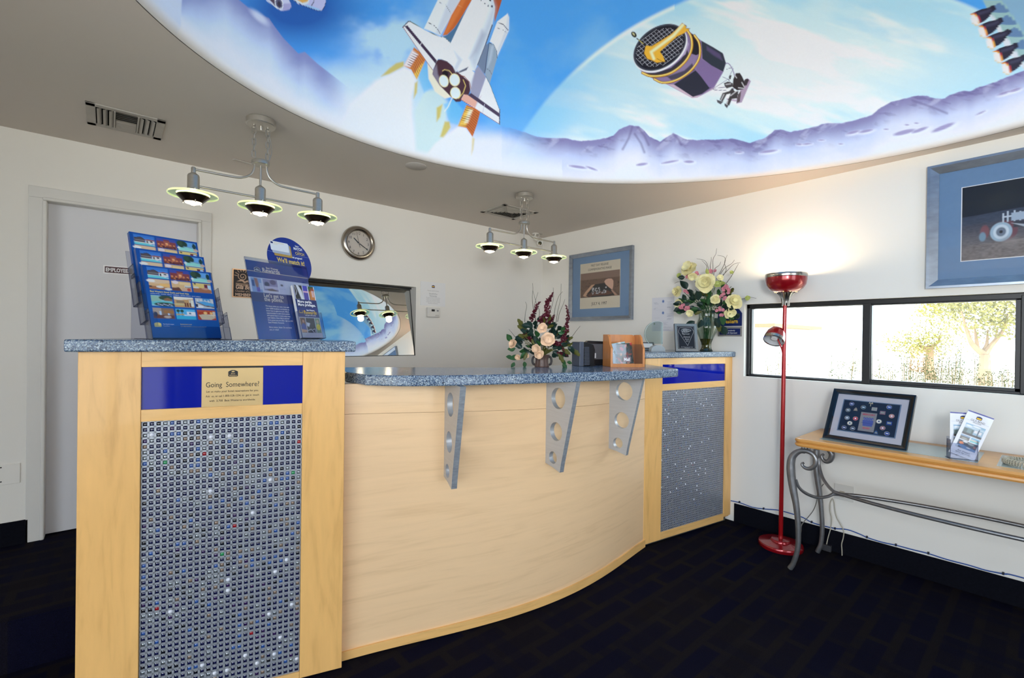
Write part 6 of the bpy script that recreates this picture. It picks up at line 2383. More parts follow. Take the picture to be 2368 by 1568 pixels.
text_mesh('emblem_lettering', [('Best', SW * .16, zz(13.3), .0044, 'CENTER', 1, 0, .004), ('Western', SW * .16, zz(14.9), .0044, 'CENTER', .9, 0, .004)], M_WHT, sh_, Fx @ Matrix.Translation((0, -0.0004, 0)))

# stack of leaflets in the pocket: each a thin folded sheet
LH = 0.232


def leaflet(c):
    # 50 x 116
    c.C[:] = lin((16, 34, 96))
    c.rect(0, 0, 50, 31, (226, 230, 238), .3)
    c.rect(1, 0, 20, 31, (34, 34, 40), .3)
    c.poly([(6, 0), (10, 16), (14, 31), (20, 31), (18, 12), (11, 0)], (206, 208, 216))
    c.line([(3, 2), (6, 14), (3, 22)], 1, (190, 190, 200))
    c.vgrad(21.5, 0, 33, 31, (60, 60, 170), (80, 70, 160))
    c.rect(21.5, 12, 33, 15, (220, 170, 190), 1.2)
    c.rect(21.5, 16, 33, 31, (74, 66, 150), .5)
    c.rect(34.5, 0, 48, 31, (70, 56, 40), .3)
    c.ell(40, 5, 6, 6, (60, 90, 50))
    c.ell(44, 8, 5, 4, (150, 70, 40))
    c.poly([(36, 12), (42, 10), (48, 14), (48, 31), (36, 31)], (196, 122, 60))
    c.poly([(42, 10), (46, 10), (46, 24), (42, 24)], (226, 214, 212))
    c.rect(43.4, 10, 44.6, 24, (190, 50, 60))
    c.rect(0, 49, 50, 71, (24, 46, 116), .4)
    c.rect(0, 71, 50, 105, (226, 230, 236), .3)
    c.rect(1, 72, 14, 105, (120, 84, 60), .3)
    c.ell(8, 79, 4.2, 5.4, (58, 40, 34))
    c.ell(8.4, 80, 2.7, 3.6, (196, 140, 112))
    c.poly([(2, 88), (8, 84), (13, 88), (13, 100), (2, 100)], (74, 84, 150))
    c.poly([(1, 97), (14, 99), (14, 103), (1, 104)], (206, 160, 132))
    c.rect(15, 72, 36, 105, (34, 40, 44), .3)
    c.poly([(16, 82), (24, 84), (20, 92), (16, 90)], (214, 218, 222))
    c.line([(16, 100), (24, 97), (30, 104)], 1.2, (200, 206, 210))
    c.line([(28, 98), (34, 96), (34, 104)], 1.2, (200, 206, 210))
    c.rect(37, 72, 49, 105, (130, 156, 120), .3)
    c.ell(43, 80, 3, 4, (206, 176, 140))
    c.ell(43, 92, 5, 7, (222, 206, 70))
    c.rect(0, 105, 50, 116, (190, 190, 196), .4)


for k in range(6):
    lo = FWt @ Vector((PX0 + 0.008 + 0.0006 * k, -0.0245 + 0.0037 * k, 0.0045))
    Fl = frame(tuple(lo), UW, tuple(FWt.to_3x3() @ Vector((0, 0, 1))))
    wl = 0.104
    name = ('frontmost', 'second', 'third', 'fourth', 'fifth', 'sixth')[k]
    lf = thing('rewards_leaflet', f'tall folded rewards leaflet, {name} from the front in the stand pocket', 'leaflet', tuple(lo), 'leaflets in the sign stand pocket')
    MB().box((0, 0.0005, 0), (wl, 0.0026, LH), 0, Fl).build('paper', M_PAPER if k else M_SHEETB, lf)
    if k == 0:
        sheet_print('print', Fl, 0, wl, 0, LH, 50, 116, leaflet, GLOSSP, lf, 1.2)
        Fq = Fl @ Matrix.Translation((0, -0.0004, 0))
        zl = lambda v: LH * (1 - v / 116)
        text_mesh('lettering', [('More perks.', .006, zl(39), .0125, 'LEFT', 0.86, 0, .010), ('More privileges.', .006, zl(46), .0125, 'LEFT', 0.80, 0, .010), ('Best Western', .044, zl(56.4), .0064, 'LEFT', 0.8, 0, .004),
                                ("Let's get to the points", .032, zl(67.5), .0052, 'LEFT', 0.86, 0, .002)], M_WHT, lf, Fq)
        text_mesh('title', [('Rewards', .028, zl(63.6), .0160, 'LEFT', 0.84, 0, .012)], M_YEL, lf, Fq)
        lg = MB()
        logo(lg, Fq, .015, zl(58.5), .018)
        lg.build('emblem', M_YEL, lf)
        lg = MB()
        logo(lg, Fq @ Matrix.Translation((0, -0.0002, 0)), .015, zl(58), .015)
        lg.build('emblem_field', M_NAVY, lf)

# round sign behind
FDk = FWt @ Matrix.Translation((0, 0.0075, 0.004))
ds = thing('round_sign', "round blue card sign reading We'll match it, standing behind the rewards sheet", 'sign', tuple(FDk @ Vector((0.21, 0, 0.25))))
cxd, czd, rd = 0.213, SH + 0.016, 0.107
mb = MB()
F_ = FDk @ Matrix.Rotation(radians(90), 4, 'X')
mb.prism([(cxd + rd * cos(a), czd + rd * sin(a)) for a in np.linspace(0, 2 * pi, 65)[:-1]], -0.0018, 0, 0, F_)
mb.build('disc', mat('round_sign_blue', (24, 46, 132), 0.3), ds)
mb = MB()
mb.box((cxd - rd * .95, -0.0003, czd + 0.030), (cxd + rd * .95, 0, czd + 0.0312), 0, FDk)
mb.build('divider_line', mat('pale_blue_ink', (120, 136, 190), 0.5), ds)
M_GOLD = mat('gold_ink', (222, 190, 84), 0.45)
Fy = FDk @ Matrix.Translation((0, -0.0004, 0))
text_mesh('lettering', [('Status', cxd + .048, czd + .074, .0064, 'CENTER', .9, 0, .004), ('MATCH', cxd + .050, czd + .058, .0125, 'CENTER', .74, 0, .006), ('Elite with another hotel program?', cxd - .004, czd + .016, .0090, 'CENTER', .80, 0, .003)], M_WHT, ds, Fy)
text_mesh('gold_lettering', [('NO', cxd + .050, czd + .051, .005, 'CENTER', .9), ('CATCH', cxd + .056, czd + .036, .0125, 'CENTER', .78, 0, .006), ("We'll match it!", cxd + .004, czd - .012, .0205, 'CENTER', .80, 0, .004)], M_GOLD, ds, Fy)
cd = MB()
for k, (dx, dz, y) in enumerate(((0.013, -0.022, -0.0010), (0.006, -0.011, -0.0018), (0, 0, -0.0026))):
    a0, a1, b0, b1 = .127 + dx, .2126 + dx, SH + 0.052 + dz, SH + 0.094 + dz * .4
    rr_ = 0.004
    pp = []
    for (qx, qz, s0) in ((a1 - rr_, b1 - rr_, 0), (a0 + rr_, b1 - rr_, 90), (a0 + rr_, b0 + rr_, 180), (a1 - rr_, b0 + rr_, 270)):
        pp += [(qx + rr_ * cos(radians(s0 + t)), qz + rr_ * sin(radians(s0 + t))) for t in (0, 30, 60, 90)]
    cd.prism(pp, -y, -y + 0.0008, 2 - k, F_)
cd.build('member_cards', [mat('white_card', (224, 226, 230), 0.3), mat('silver_card', (168, 176, 192), 0.3), mat('gold_card', (176, 142, 70), 0.3)], ds)
text_mesh('card_lettering', [('Best Western Rewards', .143, SH + .086, .0042, 'LEFT', .9), ('Gold Elite', .143, SH + .079, .0036, 'LEFT', .9)], M_GOLD, ds, FDk @ Matrix.Translation((0, -0.0038, 0)))
lg = MB()
logo(lg, FDk @ Matrix.Translation((0, -0.0038, 0)), .135, SH + .0865, .011)
lg.build('card_emblem', M_NAVY, ds)

# ------------------------------------------------------------------ things on the low worktop
M_OAK = wood('oak_box', (198, 126, 66), (6, 6, 0.9), 1.6, 0.2, 0.35)
HB = radians(-31)
bc = on(1412, 849.0, z=ZL)
FBX = frame((bc[0], bc[1], ZL), (cos(HB), sin(HB), 0))
bx = thing('mail_box', 'small oak letter box with clear front on the worktop, holding magazines', 'letter box', (bc[0], bc[1], ZL))
wB, dB, hB = 0.196, 0.120, 0.176
for x in (0, wB - 0.012):
    mb = MB()
    pr = [(0.0, 0.0), (dB, 0.0), (dB, hB), (0.055, hB), (0.035, hB - 0.012), (0.020, hB - 0.052), (0.0, hB - 0.075)]
    Fs = FBX @ Matrix(((0, 0, 1, x), (1, 0, 0, 0), (0, 1, 0, 0), (0, 0, 0, 1)))
    mb.prism(pr, 0, 0.012, 0, Fs)
    mb.build('side', M_OAK, bx, bevel=0.002)
mb = MB()
nA = 12
prf = [(0.012, 0.0), (wB - 0.012, 0.0), (wB - 0.012, hB - 0.012)] + [(wB - 0.030 + 0.018 * cos(a), hB - 0.018 + 0.018 * sin(a)) for a in np.linspace(0, pi / 2, 5)] + [(0.03 - 0.018 * sin(a), hB - 0.018 + 0.018 * cos(a)) for a in np.linspace(0, pi / 2, 5)]
mb.prism([(p[0], p[1]) for p in prf], -dB, -dB + 0.012, 0, FBX @ Matrix.Rotation(radians(90), 4, 'X'))
mb.build('back_board', M_OAK, bx)
MB().box((0.012, 0.004, 0.0), (wB - 0.012, dB - 0.012, 0.012), 0, FBX).build('floor_board', M_OAK, bx)
MB().box((0.012, 0.002, 0.0), (wB - 0.012, 0.014, 0.018), 0, FBX).build('front_rail', M_OAK, bx)
MB().box((0.010, 0.004, 0.018), (wB - 0.010, 0.006, 0.124), 0, FBX).build('front_pane', M_ACRY, bx)
text_mesh('lettering', [('Mail', 0.094, 0.034, 0.0165, 'CENTER', 0.9, 0, 0.006)], M_WHT, bx, FBX @ Matrix.Translation((0, 0.0035, 0)))
lbl = MB()
lbl.box((0.072, 0.0042, 0.029), (0.116, 0.0045, 0.056), 0, FBX)
lbl.build('label_strip', mat('clear_label_grey', (150, 120, 120), 0.4), bx)


def mag(seed, tones):
    def f(c):
        c.C[:] = lin(tones[0])
        r_ = random.Random(seed)
        for _ in range(26):
            c.ell(r_.uniform(0, 50), r_.uniform(0, 60), r_.uniform(2, 8), r_.uniform(1, 5), r_.choice(tones), r_.uniform(0, 180), 0.8, 0.9)
        for _ in range(14):
            x, y = r_.uniform(0, 50), r_.uniform(0, 60)
            c.line([(x, y), (x + r_.uniform(-9, 9), y + r_.uniform(-9, 9))], 1.0, r_.choice(tones))
    return f


for k, (mx0, my, tl, tones, lb) in enumerate(((0.050, 0.012, -5, ((44, 54, 30), (176, 70, 40), (190, 40, 44), (70, 84, 40), (30, 34, 22), (214, 150, 90)), 'dark magazine with orange and red food cover, frontmost in the oak letter box'),
                                             (0.030, 0.034, -10, ((150, 180, 186), (60, 110, 80), (210, 120, 70), (226, 226, 220), (90, 130, 150)), 'pale blue magazine leaning left behind the dark one in the oak letter box'),
                                             (0.062, 0.052, -5, ((226, 228, 230), (206, 210, 216)), 'white booklet standing at the back of the oak letter box'))):
    Fm = FBX @ Matrix.Translation((mx0, my, 0.013)) @ Matrix.Rotation(radians(-tl), 4, 'Y') @ Matrix.Rotation(-radians(6), 4, 'X')
    Fm = FBX @ Matrix.Translation((mx0, my, 0.0135)) @ Matrix.Rotation(radians(tl), 4, 'Y') @ Matrix.Rotation(-radians(6), 4, 'X')
    lo = Fm @ Vector((0, 0, 0))
    mg = thing('magazine', lb, 'magazine', tuple(lo), 'magazines in the oak letter box')
    MB().box((0, 0.0006, 0), (0.088, 0.005, 0.112), 0, Fm).build('pages', M_PAPER, mg)
    sheet_print('cover', Fm, 0, 0.088, 0, 0.112, 50, 62, mag(k + 3, tones), GLOSSP, mg, 1.0)

# black card terminal with ribbed side
HS = radians(-20)
sp0 = on(1340, 847.5, z=ZL)
FS = frame((sp0[0], sp0[1], ZL), (cos(HS), sin(HS), 0))
M_BLKP = mat('black_plastic', (20, 21, 25), 0.32)
M_GREYP = mat('slate_plastic', (78, 84, 98), 0.35)
tm = thing('desk_speaker', 'black ribbed desktop speaker on the worktop left of the oak box', 'speaker', (sp0[0], sp0[1], ZL))
MB().box((0, 0.0, 0.0), (0.026, 0.09, 0.134), 0, FS).build('side_panel', M_GREYP, tm, bevel=0.003)
mb = MB()
pr = [(0.030, 0.0), (0.10, 0.0), (0.104, 0.090), (0.094, 0.118), (0.045, 0.133), (0.030, 0.133)]
mb.prism([(p[0], p[1]) for p in pr], -0.085, -0.012, 0, FS @ Matrix.Rotation(radians(90), 4, 'X'))
mb.build('body', M_BLKP, tm, bevel=0.003)
for k in range(13):
    MB().box((0.032, 0.004, 0.008 + 0.0078 * k), (0.066 - 0.0004 * k, 0.014, 0.012 + 0.0078 * k), 0, FS).build('rib', M_GREYP, tm)
mb = MB()
mb.box((0.066, 0.0, 0.0), (0.1, 0.012, 0.008), 0, FS)
mb.build('foot', M_BLKP, tm)
q0 = on(1366, 847, z=ZL)
FQ = frame((q0[0] + 0.03, q0[1] + 0.06, ZL), (cos(HS), sin(HS), 0))
mo = thing('desk_monitor', 'dark curved-back screen on the worktop partly hidden behind the oak box', 'monitor', (q0[0] + .03, q0[1] + .06, ZL))
mb = MB()
pr = [(0, 0.0), (0.13, 0.0), (0.13, 0.128), (0.12, 0.137), (0.015, 0.140), (0, 0.130)]
mb.prism([(p[0], p[1]) for p in pr], -0.03, 0, 0, FQ @ Matrix.Rotation(radians(90), 4, 'X'))
mb.build('shell', M_BLKP, mo, bevel=0.003)
MB().box((0.012, -0.0015, 0.035), (0.118, 0.0005, 0.122), 0, FQ).build('panel', mat('grey_screen', (92, 92, 96), 0.35), mo)
MB().box((0.035, -0.004, 0.042), (0.062, -0.001, 0.070), 0, FQ).build('sticker', M_PAPER, mo)

# ------------------------------------------------------------------ things on the right pedestal top
ZP2 = 1.219
n2_ = np.array([U2[1], -U2[0], 0])


def ped2_at(px, b):
    q = on(px, 800, p=A2 - n2_ * b, n=n2_)
    return np.array([q[0], q[1]])


M_CRYS = clear_mat('crystal', (226, 236, 236), 0.06, 0.2)
M_CRYE = mat('crystal_edge', (214, 228, 228), 0.05, spec=0.8, metal=0.2)
c_ = ped2_at(1518, 0.16)
ca = thing('crystal_award', 'round clear crystal award on a half-moon glass foot beside the plaque', 'award', (c_[0], c_[1], ZP2))
vdir = np.array([c_[0], c_[1]]) / np.hypot(*c_)
HCr = atan2(-vdir[0], vdir[1]) + radians(24)
FCr = frame((c_[0], c_[1], ZP2), (cos(HCr), sin(HCr), 0))
FCrx = FCr @ Matrix.Rotation(radians(90), 4, 'X')
mb = MB()
R_ = 0.086
arc_ = [(R_ * cos(a), 0.034 + R_ * 0.98 + R_ * sin(a)) for a in np.linspace(radians(-52), radians(232), 49)]
arc_ = [(min(x, 0.040), z) for x, z in arc_]
mb.prism(arc_, -0.008, 0.010, 0, FCrx)
for i, m_ in enumerate(mb.f):
    if len(m_) == 4:
        mb.mi[i] = 1
mb.build('disc', [M_CRYS, M_CRYS], ca)
rim = MB()
rim.tube([(x, -0.010, z) for x, z in arc_], 0.0012, 6, 0, FCr)
rim.tube([(0.034, -0.006, 0.03), (0.034, -0.006, 0.172)], 0.0025, 6, 0, FCr)
rim.build('bevelled_rim', M_CRYE, ca)
mb = MB()
pr = [(-0.046, 0.0), (0.052, 0.0), (0.054, 0.012)] + [(0.004 + 0.048 * cos(a), 0.012 + 0.030 * sin(a)) for a in np.linspace(0, pi, 13)] + [(-0.046, 0.01)]
mb.prism(pr, -0.024, 0.024, 0, FCrx)
mb.build('foot', mat('frosted_glass_foot', (206, 214, 216), 0.16, trans=0.35, spec=0.7), ca, bevel=0.002)

c_ = ped2_at(1497, 0.26)
tr_ = thing('letter_tray', 'small silver-edged tray standing behind the crystal award', 'tray', (c_[0], c_[1], ZP2))
Ftr = frame((c_[0], c_[1], ZP2), (cos(HCr), sin(HCr), 0))
MB().box((-0.06, 0.0, 0.006), (0.075, 0.09, 0.012), 0, Ftr).build('glass_shelf', mat('shelf_glass', (150, 176, 186), 0.1, metal=0.3), tr_)
Ftl = Ftr @ Matrix.Translation((0, 0.03, 0.012)) @ Matrix.Rotation(-radians(35), 4, 'X')
MB().box((-0.06, 0, 0), (0.075, 0.006, 0.06), 0, Ftl).build('frame', mat('dark_silver', (92, 96, 102), 0.3, metal=0.6), tr_, bevel=0.002)
MB().box((-0.046, -0.001, 0.012), (0.06, 0.0, 0.048), 0, Ftl).build('insert', M_PAPER, tr_)
MB().box((-0.05, 0.01, 0.0), (0.065, 0.08, 0.006), 0, Ftr).build('foot', M_GREYP, tr_)

# award plaque leaning back
c_ = ped2_at(1563, 0.055)
vdir = np.array([c_[0], c_[1]]) / np.hypot(*c_)
HPl = atan2(-vdir[0], vdir[1]) + radians(16)
FPl = tilt(frame((c_[0], c_[1], ZP2), (cos(HPl), sin(HPl), 0)), 14)
ap = thing('award_plaque', 'silver and black award plaque with a diamond outline, leaning in front of the glass vase', 'award', (c_[0], c_[1], ZP2))
pw, ph_ = 0.150, 0.196
MB().box((0, 0.0, 0.002), (pw, 0.016, ph_), 0, FPl).build('board', mat('navy_board', (18, 24, 44), 0.3), ap)
MB().box((0.001, -0.0016, 0.004), (pw - .001, 0.0, ph_ - .001), 0, FPl).build('silver_face', mat('satin_silver', (196, 184, 166), 0.2, metal=0.75), ap)
MB().box((0.017, -0.0030, 0.020), (pw - .019, -0.0016, ph_ - .018), 0, FPl).build('black_panel', mat('black_panel', (34, 34, 38), 0.25), ap)
FPx = FPl @ Matrix.Translation((0, -0.0036, 0))
ln = MB()


def stroke(mb, pts, w, F):
    for (a, b), (c, d) in zip(pts[:-1], pts[1:]):
        L = sqrt((c - a) ** 2 + (d - b) ** 2)
        nx, nz = -(d - b) / L * w / 2, (c - a) / L * w / 2
        mb.add([(a + nx, 0, b + nz), (a - nx, 0, b - nz), (c - nx, 0, d - nz), (c + nx, 0, d + nz)], [(0, 1, 2, 3)], 0, False, F)


stroke(ln, [(.024, .138), (.034, .166), (.112, .166), (.126, .140), (.080, .042), (.024, .138)], .0014, FPx)
stroke(ln, [(.021, .024), (.021, ph_ - .022), (pw - .023, ph_ - .022), (pw - .023, .024), (.021, .024)], .001, FPx)
ell_ = lambda cx, cz, rx, rz, t0=0, t1=2 * pi: [(cx + rx * cos(a), cz + rz * sin(a)) for a in np.linspace(t0, t1, 18)]
for dx in (0, .012, .024):
    stroke(ln, [(.051 + dx, .137), (.057 + dx, .155), (.063 + dx, .137)], .0024, FPx)
    stroke(ln, [(.0535 + dx, .143), (.0605 + dx, .143)], .002, FPx)
stroke(ln, ell_(.069, .146, .026, .0125), .0022, FPx)
stroke(ln, ell_(.078, .148, .030, .008, -1.2, 2.2), .0020, FPx)
stroke(ln, ell_(.056, .131, .008, .006, 2.0, 5.0), .0020, FPx)
ln.build('engraved_lines', mat('engraved_silver', (200, 198, 194), 0.3, metal=0.4), ap)
text_mesh('lettering', [('Approved', .072, .119, .0105, 'CENTER', .82), ('Diamond', .076, .098, .0105, 'CENTER', .80, .3), ('Rated', .077, .083, .0105, 'CENTER', .80, .3), ('2011', .079, .070, .008, 'CENTER', .9, .3),
                        ('Best Western Space Age Lodge', .075, .031, .0048, 'CENTER', .9), ('Gila Bend, AZ', .075, .0245, .0044, 'CENTER', .9)], MATS['engraved_silver'], ap, FPx)
# ------------------------------------------------------------------ two flower arrangements
def leaf_mat(name, col, rough=0.45):
    return mat(name, col, rough, noise=(30, 0.22, (1, 1, 1)))


M_LEAFD = leaf_mat('leaf_dark', (22, 46, 38))
M_LEAFM = leaf_mat('leaf_green', (44, 84, 44))
M_LEAFO = leaf_mat('leaf_olive', (84, 84, 34))
M_LEAFL = leaf_mat('leaf_pale', (168, 176, 96))
M_PETC = leaf_mat('petal_cream', (230, 220, 166), 0.6)
M_PETP = leaf_mat('petal_peach', (222, 186, 152), 0.6)
M_PETK = leaf_mat('petal_pink', (202, 130, 140), 0.6)
M_PETR = leaf_mat('floret_maroon', (84, 16, 34), 0.6)
M_TWIG = mat('twig_bark', (74, 66, 54), 0.8)
M_TWIGD = mat('twig_grey', (86, 84, 72), 0.8)


def leaf_mesh(name, m, L=1.0, W=0.62, kind='oval'):
    mb = MB()
    P = []
    n = 6
    for i in range(n + 1):
        t = i / n
        w = W / 2 * (sin(pi * min(1, t * 1.02)) ** 0.8) * (1.25 - 0.5 * t) if kind == 'oval' else W / 2 * sin(pi * t) ** 0.7 * (1 + 0.35 * (i % 2))
        row = []
        for k in (-1, -0.5, 0, 0.5, 1):
            row.append((w * k, 0.10 * abs(k) ** 1.5 * w * 4 - 0.16 * t * t * L + 0.05 * sin(t * 5) * abs(k), t * L))
        P.append(row)
    mb.sheet(P, 0, None, True)
    me = bpy.data.meshes.new(name)
    me.from_pydata(mb.v, [], mb.f)
    me.materials.append(m)
    me.polygons.foreach_set('use_smooth', [True] * len(me.polygons))
    return me


class Bouquet:
    """work in the plane through the vase that faces the room entrance; u right, w up, d towards the viewer, metres"""

    def __init__(self, root, base, px0, py0, right=None):
        self.root = root
        self.b = Vector(base)
        v = Vector((base[0], base[1], 0)).normalized()
        self.r = Vector((v.y, -v.x, 0))
        self.c = -v
        dist = Vector((base[0], base[1], 0)).dot(Vector((_f[0], _f[1], 0)))
        ca_ = abs(Vector((_f[0], _f[1], 0)).normalized().dot(v))
        self.s = dist / FPX
        self.sx = dist / FPX * ca_
        self.px0, self.py0 = px0, py0
        if right is not None:
            self.r = Vector(right).normalized()
            self.c = Vector((self.r.y, -self.r.x, 0))
            if self.c.dot(v) > 0:
                self.c = -self.c
            a_, _, _ = proj(np.array(self.b + Vector((0, 0, .2)) + self.r * 0.05))
            b_, _, _ = proj(np.array(self.b + Vector((0, 0, .2)) - self.r * 0.05))
            self.sx = 0.1 / float(a_[0] - b_[0])

    def P(self, px, py, d=0.0):
        return self.b + self.r * ((px - self.px0) * self.sx) + Vector((0, 0, (self.py0 - py) * self.s)) + self.c * d

    def leaf(self, me, px, py, d, size, ang, yaw=0.0, pitch=0.3):
        """ang: direction of the tip in the facing plane, degrees from up, clockwise"""
        o = bpy.data.objects.new('leaf', me)
        COL.objects.link(o)
        o.parent = self.root
        a = radians(ang)
        tipd = (self.r * sin(a) + Vector((0, 0, cos(a)))) * cos(pitch) + self.c * sin(pitch)
        z = tipd.normalized()
        face = (self.c * cos(yaw) + self.r.cross(self.c) * 0 + z.cross(self.c) * sin(yaw))
        y = -(face - z * face.dot(z)).normalized()
        x = y.cross(z)
        M = Matrix(((x.x, y.x, z.x, 0), (x.y, y.y, z.y, 0), (x.z, y.z, z.z, 0), (0, 0, 0, 1)))
        p = self.P(px, py, d) - OFF[self.root]
        o.matrix_local = Matrix.Translation(p) @ M @ Matrix.Scale(size, 4)
        return o

    def twig(self, pts, r0, m, name='twig'):
        q = catmull([self.P(*p) for p in pts], 5)
        mb = MB()
        mb.tube(q, list(np.linspace(r0, r0 * 0.45, len(q))), 5)
        return mb.build(name, m, self.root)

    def bloom(self, px, py, d, size, m, petals=8, rings=3, face=(0, 0.2), seed=1, open_=1.0, name='bloom'):
        """layered bloom of curved petals; face = (turn right, turn up)"""
        r_ = random.Random(seed)
        n = (self.c + self.r * face[0] + Vector((0, 0, face[1]))).normalized()
        x = n.orthogonal().normalized()
        y = n.cross(x)
        c0 = self.P(px, py, d)
        mb = MB()
        for g in range(rings):
            k = max(3, int(petals * (1 - 0.22 * g)))
            rad = size * (1 - 0.28 * g) * open_
            lift = size * (0.05 + 0.20 * g)
            cup = 0.25 + 0.36 * g
            for i in range(k):
                a = 2 * pi * (i + 0.5 * g) / k + r_.uniform(-.18, .18)
                rr_ = rad * r_.uniform(.85, 1.12)
                P = []
                for ii in range(5):
                    t = ii / 4
                    w = rr_ * (0.30 + 0.34 * sin(pi * min(1, t * 0.92 + 0.08)))
                    row = []
                    for kk in (-1, -.4, .4, 1):
                        rad_ = rr_ * t * (1 - 0.25 * cup * t)
                        h = lift + rr_ * cup * t * t + 0.10 * rr_ * kk * kk - (0.18 * rr_ * t ** 3 if g == 0 else 0) + r_.uniform(-.015, .015) * size
                        row.append(c0 + (x * cos(a) + y * sin(a)) * rad_ + (-x * sin(a) + y * cos(a)) * (w * kk * (0.35 + 0.65 * sin(pi * (t * .8 + .1)))) + n * h)
                    P.append(row)
                mb.sheet(P, 0, None, True)
        mb.ball(tuple(c0 + n * size * .2), size * 0.16, 8)
        return mb.build(name, m, self.root, sharp=80)

    def stem(self, px, py, d, m, r=0.0016):
        a = self.b + Vector((0, 0, 0.10))
        return None


# ---- maroon arrangement on the low worktop
vb = on(1253, 848.5, z=ZL)
fl1 = thing('flower_arrangement', 'dark maroon and peach artificial flowers in a brown ribbed vase on the worktop', 'flowers', (vb[0], vb[1], ZL))
B1 = Bouquet(fl1, (vb[0], vb[1], ZL), 1253, 848.5)
s_ = B1.s
mb = MB()
N = 48
P = []
for r0, z in ((0.0, 0.0), (16, 0.0), (17, 2), (15.2, 8), (14.4, 16), (15.5, 22), (18.5, 27), (17.5, 28), (12, 27)):
    P.append([(vb[0] + r0 * s_ * (1 + (0.045 if 1 < z < 26 else 0) * cos(12 * a)) * cos(a), vb[1] + r0 * s_ * (1 + (0.045 if 1 < z < 26 else 0) * cos(12 * a)) * sin(a), ZL + z * s_) for a in np.linspace(0, 2 * pi, N + 1)])
mb.sheet(P, 0, None, True)
mb.build('vase', mat('brown_pottery', (92, 70, 62), 0.4, noise=(26, 0.25, (1, 1, .3))), fl1)
for sgn in (-1, 1):
    mb = MB()
    pts = [B1.b + B1.r * (sgn * u * s_) + Vector((0, 0, w * s_)) for u, w in ((15, 24), (20, 22), (22, 14), (20, 7), (16, 5))]
    mb.tube(catmull(pts, 5), 0.006, 8)
    mb.build('handle', mat('dark_pottery', (56, 52, 52), 0.4), fl1)
rnd = random.Random(21)
LD, LM, LO, LP = (leaf_mesh('leaf_a', M_LEAFD, 1, .66), leaf_mesh('leaf_b', M_LEAFM, 1, .6), leaf_mesh('leaf_c', M_LEAFO, 1, .34, 'fern'), leaf_mesh('leaf_d', M_LEAFL, 1, .6))
core = MB()
for k in range(26):
    a = rnd.uniform(-1.2, 1.2)
    L = rnd.uniform(0.07, 0.16)
    p0 = B1.b + Vector((0, 0, 0.055))
    p1 = p0 + (B1.r * sin(a) + Vector((0, 0, cos(a) * .85 + .1)) + B1.c * rnd.uniform(-.3, .5)) * L
    core.tube([p0, (p0 + p1) / 2 + Vector((0, 0, .01)), p1], 0.0017, 5)
core.build('stems', M_LEAFO, fl1)
for k in range(96):
    # fan-shaped mass of foliage
    u = rnd.uniform(-1, 1)
    top = 742 + 30 * abs(u) ** 2
    bot = 826 - 14 * abs(u)
    py = rnd.uniform(top, bot)
    px = 1255 + u * (58 + 6 * rnd.random()) * (0.72 + 0.28 * (py - top) / (bot - top + 1))
    me_ = rnd.choice((LD, LD, LD, LM, LD, LO))
    B1.leaf(me_, px, py, rnd.uniform(-0.05, 0.055), rnd.uniform(0.030, 0.052), u * 80 + rnd.uniform(-50, 50) + (60 if py > 812 else 0) * (1 if u > 0 else -1), rnd.uniform(-.7, .7), rnd.uniform(-.1, .7))
for px, py, a, s in ((1205, 800, -70, .05), (1192, 806, -100, .045), (1198, 822, -120, .05), (1184, 790, -40, .05), (1190, 838, -150, .035), (1300, 840, 140, .04), (1296, 832, 120, .035), (1310, 836, 100, .03), (1185, 826, -90, .036), (1212, 836, 170, .036)):
    B1.leaf(LM, px, py, 0.02, s, a, 0.2, 0.2)
for px, py, a in ((1218, 765, -65), (1222, 780, -80), (1212, 758, -40), (1296, 805, 120), (1290, 815, 150), (1320, 805, 130)):
    B1.leaf(LO, px, py, 0.035, 0.06, a, 0.1, 0.2)


def spike(pts, w, seed):
    r_ = random.Random(seed)
    q = catmull([B1.P(*p) for p in pts], 12)
    mb = MB()
    mb.tube(q, 0.0012, 5)
    n = len(q)
    for i, p in enumerate(q):
        t = i / (n - 1)
        ww = w * (1.0 - 0.72 * t)
        for _ in range(4):
            c = Vector(p) + Vector((r_.uniform(-1, 1), r_.uniform(-1, 1), r_.uniform(-.6, .6))) * ww
            e = Vector((r_.uniform(-1, 1), r_.uniform(-1, 1), r_.uniform(-1, 1))).normalized() * ww * .7
            f = e.orthogonal().normalized() * ww * .55
            mb.add([c - e, c + f, c + e, c - f], [(0, 1, 2, 3)])
            g = e.cross(f).normalized() * ww * .55
            mb.add([c - e * .8, c + g, c + e * .8, c - g], [(0, 1, 2, 3)])
    return mb.build('flower_spike', M_PETR, fl1)


